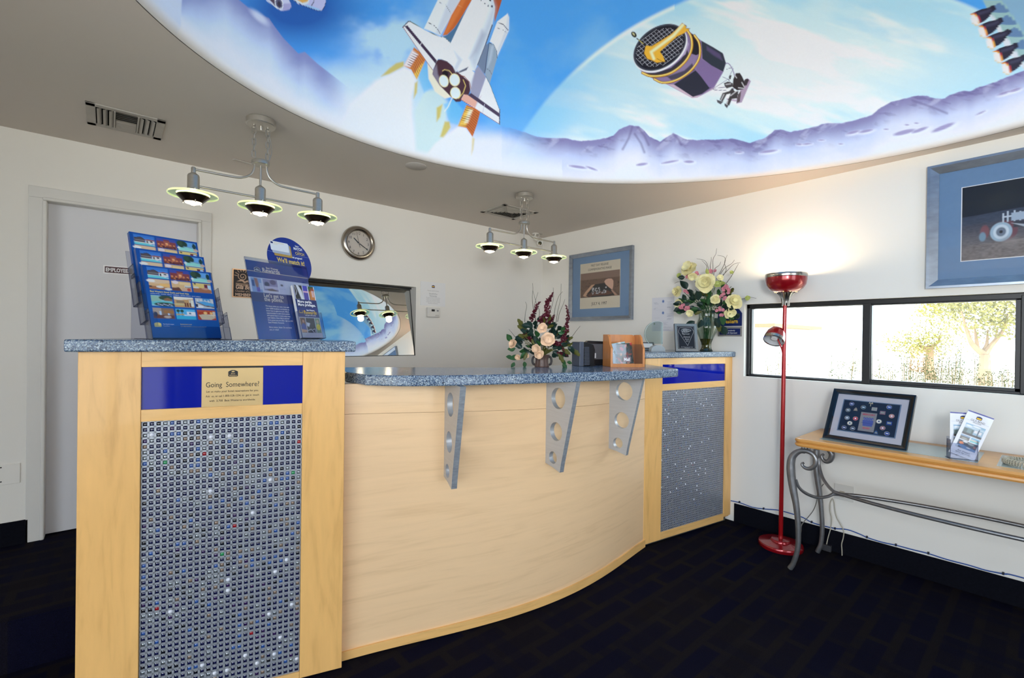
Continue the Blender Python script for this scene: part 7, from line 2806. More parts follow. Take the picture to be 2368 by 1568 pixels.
spike([(1252, 745, .03), (1262, 725, .03), (1264, 700, .03), (1270, 690, .03), (1276, 678, .03)], 0.017, 1)
spike([(1228, 740, .02), (1234, 722, .02), (1242, 704, .02), (1248, 699, .02)], 0.012, 2)
spike([(1300, 790, .03), (1306, 770, .03), (1309, 745, .03), (1311, 725, .03), (1306, 706, .03)], 0.015, 3)
spike([(1212, 775, .03), (1222, 782, .03), (1232, 790, .03), (1242, 792, .03)], 0.014, 4)
spike([(1276, 790, .045), (1288, 794, .045), (1296, 800, .04), (1304, 812, .04)], 0.015, 5)
spike([(1292, 816, .03), (1302, 818, .03), (1312, 822, .03)], 0.010, 6)
spike([(1268, 746, 0), (1276, 736, 0), (1280, 728, 0)], 0.012, 7)
for k, (px, py, s, f) in enumerate(((1253, 760, .026, (-.2, .3)), (1265, 785, .036, (.15, .1)), (1240, 806, .026, (-.3, 0)), (1246, 818, .024, (.1, -.3)), (1186, 796, .026, (-.7, .2)), (1198, 826, .016, (-.3, -.2)), (1219, 823, .012, (0, 0)))):
    B1.bloom(px, py, 0.075 if 1220 < px else 0.03, s, M_PETP, 6, 2, f, k, 1.1)
for pts in (((1240, 750, 0), (1232, 716, 0), (1229, 690, 0), (1230, 668, 0), (1229, 655, 0)), ((1240, 752, 0), (1246, 722, 0), (1238, 700, 0), (1230, 672, 0)), ((1262, 745, -.02), (1272, 716, -.02), (1278, 690, -.02), (1277, 664, -.02)),
            ((1284, 750, 0), (1288, 720, 0), (1294, 690, 0), (1295, 656, 0)), ((1278, 748, 0), (1282, 712, 0), (1290, 685, 0), (1299, 674, 0)), ((1288, 744, .01), (1292, 724, .01), (1300, 704, .01), (1304, 692, .01)),
            ((1212, 745, 0), (1213, 728, 0), (1216, 708, 0), (1213, 698, 0)), ((1310, 790, 0), (1320, 780, 0), (1330, 766, 0), (1340, 753, 0)), ((1205, 792, 0), (1192, 782, 0), (1182, 770, 0), (1175, 762, 0)), ((1238, 748, 0), (1234, 710, 0), (1242, 676, 0))):
    B1.twig(pts, 0.0017, M_TWIGD)

# ---- cream arrangement in the glass vase on the right pedestal
v2 = ped2_at(1633, 0.09)
fl2 = thing('flower_arrangement', 'cream roses and pink blossoms in a clear glass vase on the right pedestal', 'flowers', (v2[0], v2[1], ZP2))
B2 = Bouquet(fl2, (v2[0], v2[1], ZP2), 1633, 811, (0.30, -0.95, 0))
s_ = B2.s
M_VGLASS = clear_mat('vase_glass', (214, 224, 216), 0.07, 0.22)
prof = [(0, 0), (13.5, 0), (14, 2), (11.5, 6), (10.5, 12), (11.5, 20), (16, 32), (22, 46), (24, 54), (23.5, 60), (20, 68), (17, 78), (17.5, 88), (19, 94)]
mb = MB()
mb.lathe([(r * s_, z * s_) for r, z in prof], 40, center=(v2[0], v2[1], ZP2), caps=False)
mb.build('vase', M_VGLASS, fl2)
mb = MB()
mb.lathe([(0, 2.5 * s_)] + [((r - 1) * s_, z * s_) for r, z in prof[2:6]] + [(14.5 * s_, 29 * s_), (0, 29.5 * s_)], 32, center=(v2[0], v2[1], ZP2), caps=False)
mb.build('water', mat('green_gold_water', (112, 104, 24), 0.08, trans=0.55, ior=1.2), fl2)
mb = MB()
mb.lathe([(0, 0.2 * s_), (13.6 * s_, 0.2 * s_), (13.8 * s_, 2.2 * s_), (11 * s_, 6 * s_), (0, 6.5 * s_)], 32, center=(v2[0], v2[1], ZP2), caps=False)
mb.build('vase_foot', mat('dark_green_glass', (22, 54, 46), 0.06, trans=0.3), fl2)
core = MB()
for k in range(22):
    a = rnd.uniform(-1.0, 1.0)
    p0 = B2.b + Vector((0, 0, 14 * s_)) + B2.r * rnd.uniform(-8, 8) * s_
    pm = B2.b + Vector((0, 0, 88 * s_)) + B2.r * rnd.uniform(-11, 11) * s_ + B2.c * rnd.uniform(-11, 11) * s_
    p1 = pm + (B2.r * sin(a) + Vector((0, 0, cos(a))) + B2.c * rnd.uniform(-.4, .5)) * rnd.uniform(30, 80) * s_
    core.tube(catmull([p0, pm, p1], 4), 0.0019, 5)
core.build('stems', M_LEAFM, fl2)
for k in range(78):
    a = rnd.uniform(-110, 110)
    q = rnd.uniform(0.15, 1.0)
    px = 1636 + sin(radians(a)) * 62 * q
    py = 716 - cos(radians(a)) * 62 * q
    B2.leaf(rnd.choice((LD, LD, LD, LM, LM, LO)), px, py, rnd.uniform(-.07, .07), rnd.uniform(.04, .066), a + rnd.uniform(-45, 45), rnd.uniform(-.6, .6), rnd.uniform(-.1, .6))
for px, py, a, s, me_ in ((1590, 668, -30, .08, LD), (1612, 672, 160, .085, LD), (1640, 682, 175, .08, LM), (1598, 700, -100, .06, LD), (1610, 742, -120, .075, LD), (1625, 738, 190, .07, LD), (1655, 735, 150, .085, LD), (1668, 730, 160, .08, LM),
                          (1664, 742, 175, .085, LO), (1672, 752, 160, .08, LD), (1576, 712, -110, .055, LD), (1668, 672, 50, .06, LM), (1680, 710, 110, .06, LD), (1662, 660, 80, .055, LP), (1640, 636, -20, .045, LP), (1585, 640, -90, .05, LD)):
    B2.leaf(me_, px, py, 0.065, s, a, rnd.uniform(-.3, .3), 0.25)
for k, (px, py, s, f, m_, pt, rg) in enumerate(((1597, 624, .064, (-.5, .7), M_PETC, 9, 2), (1604, 640, .034, (.1, -.4), M_PETC, 6, 2), (1635, 657, .070, (0, .1), M_PETC, 8, 4), (1568, 672, .046, (-.8, 0), M_PETC, 8, 3), (1572, 702, .040, (-.6, -.1), M_PETC, 7, 2),
                                                (1657, 694, .036, (.1, .1), M_PETC, 7, 4), (1694, 699, .060, (.5, .2), M_PETC, 8, 3), (1688, 724, .042, (.3, -.3), M_PETC, 7, 2), (1599, 724, .030, (-.1, -.1), M_PETC, 6, 2),
                                                (1570, 634, .022, (-.4, .2), M_LEAFL, 5, 2), (1661, 660, .026, (.2, .3), M_LEAFL, 5, 2), (1725, 692, .018, (.3, 0), M_LEAFL, 5, 2), (1690, 634, .016, (.2, .3), M_LEAFL, 5, 2), (1667, 646, .024, (.3, .1), M_PETC, 5, 2))):
    B2.bloom(px, py, 0.085 if 1580 < px < 1680 else 0.05, s, m_, pt, rg, f, 30 + k)
pk = random.Random(8)
for px, py, n in ((1582, 706, 7), (1590, 714, 4), (1618, 636, 3), (1649, 634, 4), (1592, 677, 3), (1680, 676, 6), (1672, 690, 4), (1666, 713, 3), (1672, 724, 3), (1594, 636, 3), (1677, 664, 4)):
    for j in range(n):
        B2.bloom(px + pk.uniform(-7, 7), py + pk.uniform(-6, 6), 0.085, .013, M_PETK, 5, 2, (pk.uniform(-.5, .5), pk.uniform(-.4, .5)), pk.randrange(999), 1.0, 'pink_blossom')
for pts in (((1640, 650, 0), (1646, 628, 0), (1646, 600, 0), (1652, 588, 0), (1654, 575, 0)), ((1638, 650, 0), (1636, 622, 0), (1628, 602, 0), (1608, 595, 0)), ((1655, 645, 0), (1668, 620, 0), (1674, 604, 0), (1670, 595, 0), (1656, 591, 0)),
            ((1660, 640, 0), (1672, 622, 0), (1688, 612, 0), (1694, 604, 0)), ((1662, 644, 0), (1678, 628, 0), (1692, 614, 0), (1707, 611, 0)), ((1674, 660, 0), (1688, 640, 0), (1698, 622, 0), (1703, 613, 0)), ((1580, 660, 0), (1578, 650, 0), (1566, 647, 0), (1555, 650, 0)),
            ((1700, 694, 0), (1715, 692, 0), (1728, 689, 0), (1742, 692, 0)), ((1648, 640, 0), (1650, 622, 0), (1660, 614, 0), (1664, 606, 0)), ((1630, 640, 0), (1632, 616, 0), (1626, 606, 0), (1620, 600, 0)), ((1592, 634, 0), (1594, 616, 0), (1590, 610, 0), (1597, 602, 0)),
            ((1644, 640, .0), (1640, 618, 0), (1642, 602, 0), (1642, 594, 0)), ((1668, 640, 0), (1676, 626, 0), (1672, 608, 0), (1678, 592, 0)), ((1586, 664, 0), (1576, 656, 0), (1570, 646, 0), (1566, 640, 0))):
    B2.twig(pts, 0.0022, M_TWIG)
# ------------------------------------------------------------------ red torchiere
M_RED = mat('metallic_red_enamel', (150, 14, 26), 0.22, metal=0.35, spec=0.6, coat=0.6)
M_REDP = mat('red_pole_enamel', (158, 12, 20), 0.28, metal=0.3, spec=0.5, coat=0.4)
M_CHROME = mat('satin_chrome', (182, 180, 176), 0.2, metal=1.0)
LB = np.array([3.231, 1.127, 0.0])
lamp = thing('floor_lamp', 'tall red metal floor lamp with bowl uplight and side reading shade', 'floor lamp', tuple(LB))
lc = tuple(LB)
MB().lathe([(0, 0.0), (0.124, 0.0), (0.126, 0.004), (0.126, 0.022), (0.122, 0.028), (0.066, 0.033), (0.058, 0.036), (0.057, 0.044), (0.052, 0.050), (0.0, 0.054)], 56, center=lc).build('base', M_RED, lamp)
top = np.array([3.236, 1.123, 1.53])
MB().tube([LB + (0, 0, 0.05), (LB * 0.55 + np.array([top[0], top[1], 1.53]) * 0.45) * np.array([1, 1, 0]) + np.array([0, 0, 0.75]), top], [0.0128, 0.0124, 0.0115], 20).build('pole', M_REDP, lamp)
tc_ = (3.240, 1.120, 0)
mb = MB()
mb.lathe([(0.0125, 1.524), (0.016, 1.530), (0.017, 1.545), (0.022, 1.570), (0.032, 1.592), (0.042, 1.606)], 40, center=tc_, caps=False)
mb.build('neck', M_CHROME, lamp)
for k in range(8):
    a = 2 * pi * k / 8 + 0.2
    mb = MB()
    pts = [(tc_[0] + r * cos(a), tc_[1] + r * sin(a), z) for r, z in ((0.019, 1.522), (0.020, 1.545), (0.026, 1.572), (0.038, 1.596), (0.050, 1.606))]
    mb.tube(pts, 0.0035, 6)
    mb.build('neck_fin', M_CHROME, lamp)
mb = MB()
mb.lathe([(0.042, 1.605), (0.068, 1.611), (0.094, 1.630), (0.110, 1.655), (0.1155, 1.685), (0.1155, 1.703)], 64, center=tc_, caps=False)
mb.lathe([(0.1125, 1.703), (0.1125, 1.685), (0.107, 1.657), (0.091, 1.634), (0.066, 1.616), (0.0, 1.612)], 64, center=tc_, caps=False)
mb.build('bowl', M_RED, lamp)
MB().lathe([(0.1158, 1.700), (0.1172, 1.704), (0.1172, 1.719), (0.1160, 1.724), (0.1125, 1.724), (0.1120, 1.700)], 64, center=tc_, caps=False).build('bowl_rim', M_CHROME, lamp)
mb = MB()
for k in range(10):
    a = 2 * pi * k / 10 + 0.1
    mb.ball((tc_[0] + 0.060 * cos(a), tc_[1] + 0.060 * sin(a), 1.6095), 0.0032, 8)
mb.build('vent_glow_beads', mat('warm_vent_glow', (255, 214, 140), 0.4, emit=(255, 206, 120), estr=3.0), lamp)  # glowing balls imitate bulb light showing through the bowl's vents
MB().lathe([(0.0, 1.655), (0.02, 1.656), (0.022, 1.668), (0.012, 1.684), (0, 1.688)], 20, center=tc_, caps=False).build('bulb', M_BULB, lamp)
spot_lamp((tc_[0], tc_[1], 1.700), 6.5, 'torchiere_light', (1.0, 0.78, 0.48), 0.03, lamp)
# reading shade on a short curved arm
cS = on(1789, 788, p=(3.19, 1.16, 0), n=(cos(YAW), sin(YAW), 0))
aS = on(1808, 756, p=(3.22, 1.135, 0), n=(cos(YAW), sin(YAW), 0))
ax = Vector(aS - cS).normalized()
ax = (ax + Vector((_f[0], _f[1], 0)) * 0.42).normalized()
Fs = frame(tuple(cS), tuple(ax.orthogonal()), tuple(ax))
Lh = 0.098
prof = [(0.060, 0.0), (0.0605, 0.018), (0.059, 0.030), (0.054, 0.058), (0.043, 0.082), (0.026, 0.096), (0.0, Lh + .002)]
xa = ax.orthogonal().normalized()
Fs = Matrix(((xa.x, ax.cross(xa).x, ax.x, cS[0]), (xa.y, ax.cross(xa).y, ax.y, cS[1]), (xa.z, ax.cross(xa).z, ax.z, cS[2]), (0, 0, 0, 1)))
sh = MB().lathe(prof[1:], 48, 0, Fs, caps=False).build('reading_shade', M_RED, lamp)
MB().lathe([(0.0605, 0.019), (0.0612, 0.0), (0.058, -0.002), (0.056, 0.004), (0.056, 0.02)], 48, 0, Fs, caps=False).build('shade_rim', M_CHROME, sh)
MB().lathe([(0.056, 0.006), (0.052, 0.03), (0.040, 0.06), (0.0, 0.085)], 40, 0, Fs, caps=False).build('shade_lining', mat('shade_lining_white', (190, 192, 196), 0.5), sh)
MB().lathe([(0.0, 0.012), (0.018, 0.014), (0.022, 0.03), (0.012, 0.055)], 20, 0, Fs, caps=False).build('shade_bulb', mat('unlit_bulb', (224, 226, 230), 0.25), sh)
p0, p1, p2 = on(1811, 842, p=LB + np.array([-.012, .01, 0]), n=(cos(YAW), sin(YAW), 0)), on(1810, 815, p=LB + np.array([-.02, .015, 0]), n=(cos(YAW), sin(YAW), 0)), on(1805, 799, p=(3.205, 1.145, 0), n=(cos(YAW), sin(YAW), 0))
mb = MB()
mb.tube(catmull([p0 - np.array([0, 0, .05]), p0, p1, p2, np.array(cS) + np.array(ax) * 0.05], 6), 0.0052, 10)
mb.build('reading_arm', M_REDP, lamp)

# ------------------------------------------------------------------ console table
M_TOAK = wood('honey_oak', (206, 148, 78), (5.5, 0.7, 5.5), 1.2, 0.14, 0.3)
M_SILV = mat('antique_silver_paint', (136, 136, 138), 0.36, metal=0.75, noise=(40, 0.12, (1, 1, 1)))
TX0, TX1, TY1, TY0, TZ = 2.930, 3.392, 0.966, -0.62, 0.755
tbl = thing('console_table', 'long honey oak console table with glass insets and scrolled silver legs under the window', 'table', (3.16, 0.17, 0))


def slab_outline(d, r=0.035):
    x0, x1, y0, y1 = TX0 + d, TX1, TY0 + d, TY1 - d
    out = []
    for cx, cy_, s in ((x0 + r, y1 - r, 90), (x0 + r, y0 + r, 180)):
        out += [(cx + r * cos(radians(s + t)), cy_ + r * sin(radians(s + t))) for t in np.linspace(0, 90, 7)]
    return out + [(x1, y0), (x1, y1)]


mb = MB()
rings = [(0.020, TZ - 0.046), (0.004, TZ - 0.044), (0.0, TZ - 0.036), (0.002, TZ - 0.027), (0.007, TZ - 0.0235), (0.003, TZ - 0.020), (0.0, TZ - 0.012), (0.003, TZ - 0.003), (0.010, TZ)]
o0 = [slab_outline(d) for d, _ in rings]
vs = [(p[0], p[1], rings[k][1]) for k, o_ in enumerate(o0) for p in o_]
n_ = len(o0[0])
fs = []
for k in range(len(rings) - 1):
    for j in range(n_):
        fs.append((k * n_ + j, (k + 1) * n_ + j, (k + 1) * n_ + (j + 1) % n_, k * n_ + (j + 1) % n_))
fs.append(tuple((len(rings) - 1) * n_ + j for j in range(n_))[::-1])
fs.append(tuple(range(n_)))
mb.add(vs, fs, 0, False)
bmf = [f for f in mb.f]
tp = mb.build('table_top', M_TOAK, tbl)
for a, b in ((-0.50, 0.17), (0.23, 0.86)):
    MB().box((TX0 + 0.075, a, TZ - 0.001), (TX1 - 0.075, b, TZ + 0.0012)).build('glass_inset', mat('inset_glass', (150, 160, 156), 0.05, spec=0.8), tp)


def px_path(pts, X):
    """pts: (crop x, crop y) on a plane of constant X"""
    out = []
    for x, y in pts:
        xx = X(x, y) if callable(X) else X
        q = on(1730 + x / 4.752, 1000 + y / 4.752, x=xx)
        out.append(np.array(q))
    return out


def leg_paths(mir=None):
    fl = px_path(((460, 1505), (500, 1430), (545, 1280), (552, 1100), (545, 950), (525, 780), (500, 650), (480, 520), (470, 400), (475, 310), (500, 250), (560, 208), (640, 205), (710, 238), (745, 300), (735, 360), (690, 395), (640, 395), (602, 370), (592, 345), (612, 335)), 2.955)
    fl[0][2] = 0.004
    bl = px_path(((762, 1325), (800, 1220), (815, 1050), (805, 850), (790, 700), (770, 560), (755, 430), (748, 300), (752, 190)), 3.318)
    bl[0][2] = 0.004
    bs = px_path(((888, 185), (920, 240), (905, 300), (860, 322), (822, 296), (808, 258), (832, 240)), 3.300)
    fb = px_path(((528, 520), (560, 605), (640, 672), (760, 715), (870, 705), (935, 676)), lambda x, y: 2.955 + (x - 528) / (935 - 528) * 0.185)
    bb = px_path(((775, 260), (785, 380), (820, 500), (880, 590), (945, 655)), lambda x, y: 3.318 - (x - 775) / (945 - 775) * 0.178)
    return fl, bl, bs, fb, bb


fl_r = [6, 5.6, 5.6, 5.9, 6.4, 7.2, 8.2, 9.0, 9.6, 9.0, 7.8, 6.2, 5.4, 5.2, 5.4, 5.2, 4.8, 4.2, 3.4, 3.0, 2.6]
PXM = 2.57 / FPX
fl, bl, bs, fb, bb = leg_paths()


def mirror_y(P, c):
    return [np.array([p[0], 2 * c - p[1], p[2]]) for p in P]


def rad_interp(r, n):
    return list(np.interp(np.linspace(0, 1, n), np.linspace(0, 1, len(r)), np.array(r)))


midy = (TY0 + TY1) / 2
for mir in (False, True):
    G = (lambda P: mirror_y(P, midy)) if mir else (lambda P: P)
    q = catmull(G(fl), 6)
    MB().tube(q, [r * PXM for r in rad_interp(fl_r, len(q))], 14).build('leg', M_SILV, tbl)
    q = catmull(G(bl), 6)
    MB().tube(q, [r * PXM * 1.06 for r in rad_interp([5.4, 5, 5, 5.2, 5.6, 6.4, 7.4, 7.6, 6.4], len(q))], 14).build('leg', M_SILV, tbl)
    q = catmull(G(bs), 6)
    MB().tube(q, [r * PXM * 1.06 for r in rad_interp([6.6, 6.6, 6, 5, 4, 3.4, 2.6], len(q))], 12).build('leg_scroll', M_SILV, tbl)
    q = catmull(G(fb), 6)
    MB().tube(q, [r * PXM for r in rad_interp([2.6, 3.4, 3.8, 3.6, 3.6, 3.8], len(q))], 10).build('leg_brace', M_SILV, tbl)
    q = catmull(G(bb), 6)
    MB().tube(q, [r * PXM for r in rad_interp([2.6, 3.6, 4, 4, 4], len(q))], 10).build('leg_brace', M_SILV, tbl)
    for k, (p, xx) in enumerate((((605, 150), 2.965), ((665, 165), 2.985))):
        a = G(px_path((p,), xx))[0]
        MB().tube([np.array([a[0], a[1], TZ - 0.046]), np.array([a[0], a[1], TZ - 0.085])], 0.010, 12).build('top_peg', M_SILV, tbl)
# long stretchers crossing at the ends
fe, be = fb[-1], bb[-1]
fe2, be2 = mirror_y([fe], midy)[0], mirror_y([be], midy)[0]
zb = 0.465


def bar(a, b, bulge):
    pts = [a]
    for t in (0.06, 0.15, 0.3, 0.5, 0.7, 0.85, 0.94):
        y = a[1] * (1 - t) + b[1] * t
        x = 3.155 + bulge * (1 - (2 * t - 1) ** 2) ** 0.75
        pts.append(np.array([x, y, a[2] * (1 - t) + b[2] * t + 0.010 * sin(pi * t)]))
    return catmull(pts + [b], 8)


mb = MB()
mb.tube(bar(be, be2, -0.150), 0.0098, 12)
mb.build('stretcher', M_SILV, tbl)
mb = MB()
mb.tube(bar(fe, fe2, 0.125), 0.0098, 12)
mb.build('stretcher', M_SILV, tbl)

# ---- framed pin collection leaning on the table
L0 = on(1902, 1012, z=TZ)
R0 = on(2096, 1043, z=TZ)
Uf = (R0 - L0) / np.linalg.norm(R0 - L0)
wf, hf = float(np.linalg.norm(R0 - L0)), 0.310
FPn = tilt(frame((L0[0], L0[1], TZ + 0.0015), tuple(Uf)), 30)
pf = thing('pin_display', 'black framed display of souvenir pins around a grey card, leaning on the console table', 'picture', (L0[0], L0[1], TZ))
M_BLKF = mat('black_lacquer_frame', (14, 15, 18), 0.22, coat=0.4)
picture_frame(pf, FPn, 0, wf, 0, hf, 0.026, 0.020, M_BLKF, 0.45, 0.018)
MB().box((0.004, 0.010, 0.004), (wf - .004, 0.016, hf - .004), 0, FPn).build('mat_board', mat('lilac_grey_mat', (186, 184, 194), 0.8), pf)
nx0, nx1, nz0, nz1 = wf * .165, wf * .84, hf * .205, hf * .80
MB().box((nx0 - .005, 0.0085, nz0 - .005), (nx1 + .005, 0.010, nz1 + .005), 0, FPn).build('inner_mat', mat('slate_inner_mat', (96, 116, 142), 0.7), pf)
MB().box((nx0, 0.0075, nz0), (nx1, 0.0085, nz1), 0, FPn).build('velvet', mat('navy_velvet', (10, 18, 44), 0.9), pf)
# the grey card
gx0, gx1, gz0, gz1 = nx0 + .36 * (nx1 - nx0), nx0 + .645 * (nx1 - nx0), nz0 + .06 * (nz1 - nz0), nz0 + .66 * (nz1 - nz0)


def card(c):
    c.C[:] = lin((134, 132, 134))
    for k in range(7):
        x = 14 + 4.7 * k
        c.ell(x + 1, 30 + (k % 2) * 6, 4.2, 5.0, (62, 74, 150), 0, .8)
        c.poly([(x - 4, 40), (x + 6, 38), (x + 6, 56), (x + 4, 70), (x, 70), (x - 2, 56)], (70, 82, 156), .8)
        c.ell(x + 1, 31 + (k % 2) * 6, 2.2, 2.8, (110, 116, 160), 0, .6)
    c.line([(8, 54), (48, 56)], 2, (48, 58, 128))
    c.rect(14, 75, 42, 77, (190, 110, 120), .4)


sheet_print('card', FPn @ Matrix.Translation((0, 0.0065, 0)), gx0, gx1, gz0, gz1, 56, 96, card, PRINT, pf, 0.8)
text_mesh('card_lettering', [('MERCURY', (gx0 + gx1) / 2, gz1 - .017, .0095, 'CENTER', .95, 0, .004), ('SEVEN', (gx0 + gx1) / 2, gz0 + .013, .0085, 'CENTER', .95, 0, .004)], mat('red_ink', (186, 48, 70), 0.6), pf, FPn @ Matrix.Translation((0, 0.0060, 0)))
PIN = [(.13, .86, 'o', (36, 62, 140)), (.085, .645, 'o', (88, 104, 116)), (.225, .70, 't', (126, 112, 100)), (.355, .79, 'o', (24, 74, 110)), (.475, .91, 'y', (206, 196, 160)), (.555, .77, 's', (150, 142, 138)), (.80, .88, 'o', (28, 66, 158)),
       (.71, .68, 's', (128, 96, 104)), (.87, .61, 'o', (196, 134, 136)), (.10, .39, 'o', (112, 126, 152)), (.255, .40, 'o', (186, 36, 72)), (.17, .23, 'o', (216, 216, 208)), (.085, .065, 'o', (46, 52, 112)), (.245, .07, 'o', (56, 66, 96)),
       (.675, .40, 'o', (222, 222, 216)), (.855, .38, 's', (44, 62, 140)), (.76, .21, 'o', (146, 96, 118)), (.665, .05, 't', (54, 78, 128)), (.85, .06, 'o', (36, 62, 146))]
pinm = {}
for u, v, kd, col in PIN:
    m_ = mat('pin_enamel_%d_%d_%d' % col, col, 0.25, coat=0.4)
    cx, cz = nx0 + u * (nx1 - nx0) * 1.0 + .006, nz0 + v * (nz1 - nz0) + .004
    FX = FPn @ Matrix.Translation((cx, 0.0074, cz)) @ Matrix.Rotation(radians(90), 4, 'X')
    mb = MB()
    if kd == 'o':
        mb.lathe([(0, 0), (.0115, 0), (.0125, .001), (.0115, .0026), (.009, .0022), (0, .0026)], 20, 0, FX)
        hl = MB().lathe([(.0118, .0026), (.0106, .0029), (.0100, .0024)], 20, 0, FX, caps=False)
    elif kd == 's':
        mb.box((-.012, -.010, 0), (.012, .010, .0025), 0, FX)
        hl = MB().box((-.008, -.004, .0025), (.008, .005, .003), 0, FX)
    elif kd == 't':
        mb.prism([(-.010, -.010), (.010, -.010), (.006, .004), (0, .011), (-.006, .004)], 0, .0026, 0, FX)
        hl = MB().box((-.004, -.006, .0026), (.005, .001, .003), 0, FX)
    else:
        mb.tube([(0, -.012, .002), (0, .004, .002)], .0014, 6, 0, FX)
        mb.tube(catmull([(-.008, .002, .002), (-.006, .011, .002), (0, .004, .002), (.006, .011, .002), (.008, .002, .002)], 4), .0014, 6, 0, FX)
        hl = None
    po = mb.build('pin', m_, pf)
    if hl:
        hl.build('pin_trim', mat('pin_gilt', (206, 196, 170), 0.25, metal=0.6), po)
    if kd == 'o' and col[0] < 90:
        MB().box((-.005, -.002, .0026), (.006, .002, .003), 0, FX).build('pin_mark', M_WHT, po)
    elif kd == 'o':
        MB().box((-.003, -.004, .0026), (.004, .003, .003), 0, FX).build('pin_mark', M_NAVY if col[0] > 200 else M_WHT, po)
MB().box((0.02, 0.0030, 0.02), (wf - .02, 0.0038, hf - .02), 0, FPn).build('glazing', M_PGLASS, pf)
mb = MB()
sp = FPn @ Vector((wf * .5, 0.018, hf * .62))
Fi = frame((L0[0], L0[1], TZ), tuple(Uf))
bk0 = Fi @ Vector((wf * .5, 0.215, 0.001))
sw = Vector(Uf) * 0.03
mb.add([sp - sw, sp + sw, bk0 + sw, bk0 - sw, sp - sw + Vector((.004, 0, 0)), sp + sw + Vector((.004, 0, 0)), bk0 + sw + Vector((.004, 0, 0)), bk0 - sw + Vector((.004, 0, 0))], [(0, 1, 2, 3), (7, 6, 5, 4), (0, 4, 5, 1), (2, 6, 7, 3), (1, 5, 6, 2), (3, 7, 4, 0)])
mb.build('easel_back', M_BLKF, pf)

# ---- brochure holder and two brochures
L0 = on(2197, 1061, z=TZ + .001)
R0 = on(2262, 1066.5, z=TZ + .001)
Ub = (R0 - L0) / np.linalg.norm(R0 - L0)
Fb = frame((L0[0], L0[1], TZ + 0.0016), tuple(Ub))
wb = float(np.linalg.norm(R0 - L0))
bh = thing('brochure_holder', 'small clear acrylic brochure holder on the console table', 'brochure holder', (L0[0], L0[1], TZ))
mb = MB()
plate(mb, (0, 0, 0), (wb, 0.0016, 0.075), Fb)
plate(mb, (0, 0.034, 0), (wb, 0.036, 0.100), Fb)
plate(mb, (0, 0, 0), (wb, 0.05, 0.0016), Fb)
for x in (0, wb - .0016):
    plate(mb, (x, 0, 0), (x + .0016, 0.036, 0.090), Fb)
mb.build('pocket', [M_ACRY, M_ACRE], bh)


def trifold(c):
    # 50 x 112
    c.C[:] = lin((226, 228, 236))
    c.rect(0, 0, 50, 3.4, (52, 52, 140), .3)
    c.rect(3, 23, 20, 23.5, (170, 172, 184), .2)
    c.rect(32, 23, 47, 23.5, (170, 172, 184), .2)
    c.rect(7, 31, 44, 59, (150, 176, 196), .3)
    c.vgrad(7, 31, 44, 40, (110, 160, 196), (200, 214, 222))
    c.ell(14, 36, 6, 2.2, (226, 232, 236), 0, 1)
    c.ell(28, 34, 8, 2.0, (232, 236, 238), 0, 1)
    c.rect(7, 43, 26, 55, (92, 106, 104), .6)
    c.rect(14, 42, 22, 53, (120, 140, 140), .5)
    c.rect(27, 42, 33, 49, (226, 224, 226), .4)
    c.rect(36, 43, 41, 50, (226, 224, 226), .4)
    c.rect(34, 38, 35.4, 56, (70, 62, 76), .3)
    c.rect(7, 54, 44, 59, (78, 70, 66), .6)
    c.rect(7, 61, 25, 72, (110, 104, 96), .3)
    c.rect(7, 61, 25, 64, (130, 160, 190), .5)
    c.ell(16, 69, 6, 2, (160, 160, 150), 0, .8)
    c.rect(27, 61, 44, 72, (120, 176, 206), .3)
    c.rect(27, 65, 44, 70, (196, 196, 184), .5)
    c.rect(27, 69, 44, 72, (110, 190, 196), .5)
    c.rect(7, 74, 44, 93, (34, 46, 66), .3)
    c.ell(14, 81, 4, 3.4, (210, 110, 40), 0, .8)
    c.ell(20, 76, 5, 1.2, (226, 228, 230), 0, .5)
    c.ell(32, 78, 6, 2.4, (160, 168, 158), 0, .6)
    c.ell(40, 82, 2.4, 2, (170, 70, 60), 0, .6)
    c.poly([(7, 87), (16, 84), (44, 88), (44, 93), (20, 93)], (74, 124, 176), .8)
    c.ell(30, 88, 4, 1.6, (206, 214, 222), 0, .6)
    c.ell(8, 90, 3, 3, (190, 204, 222), 0, 1)
    c.rect(4, 108, 46, 108.5, (176, 178, 190), .2)


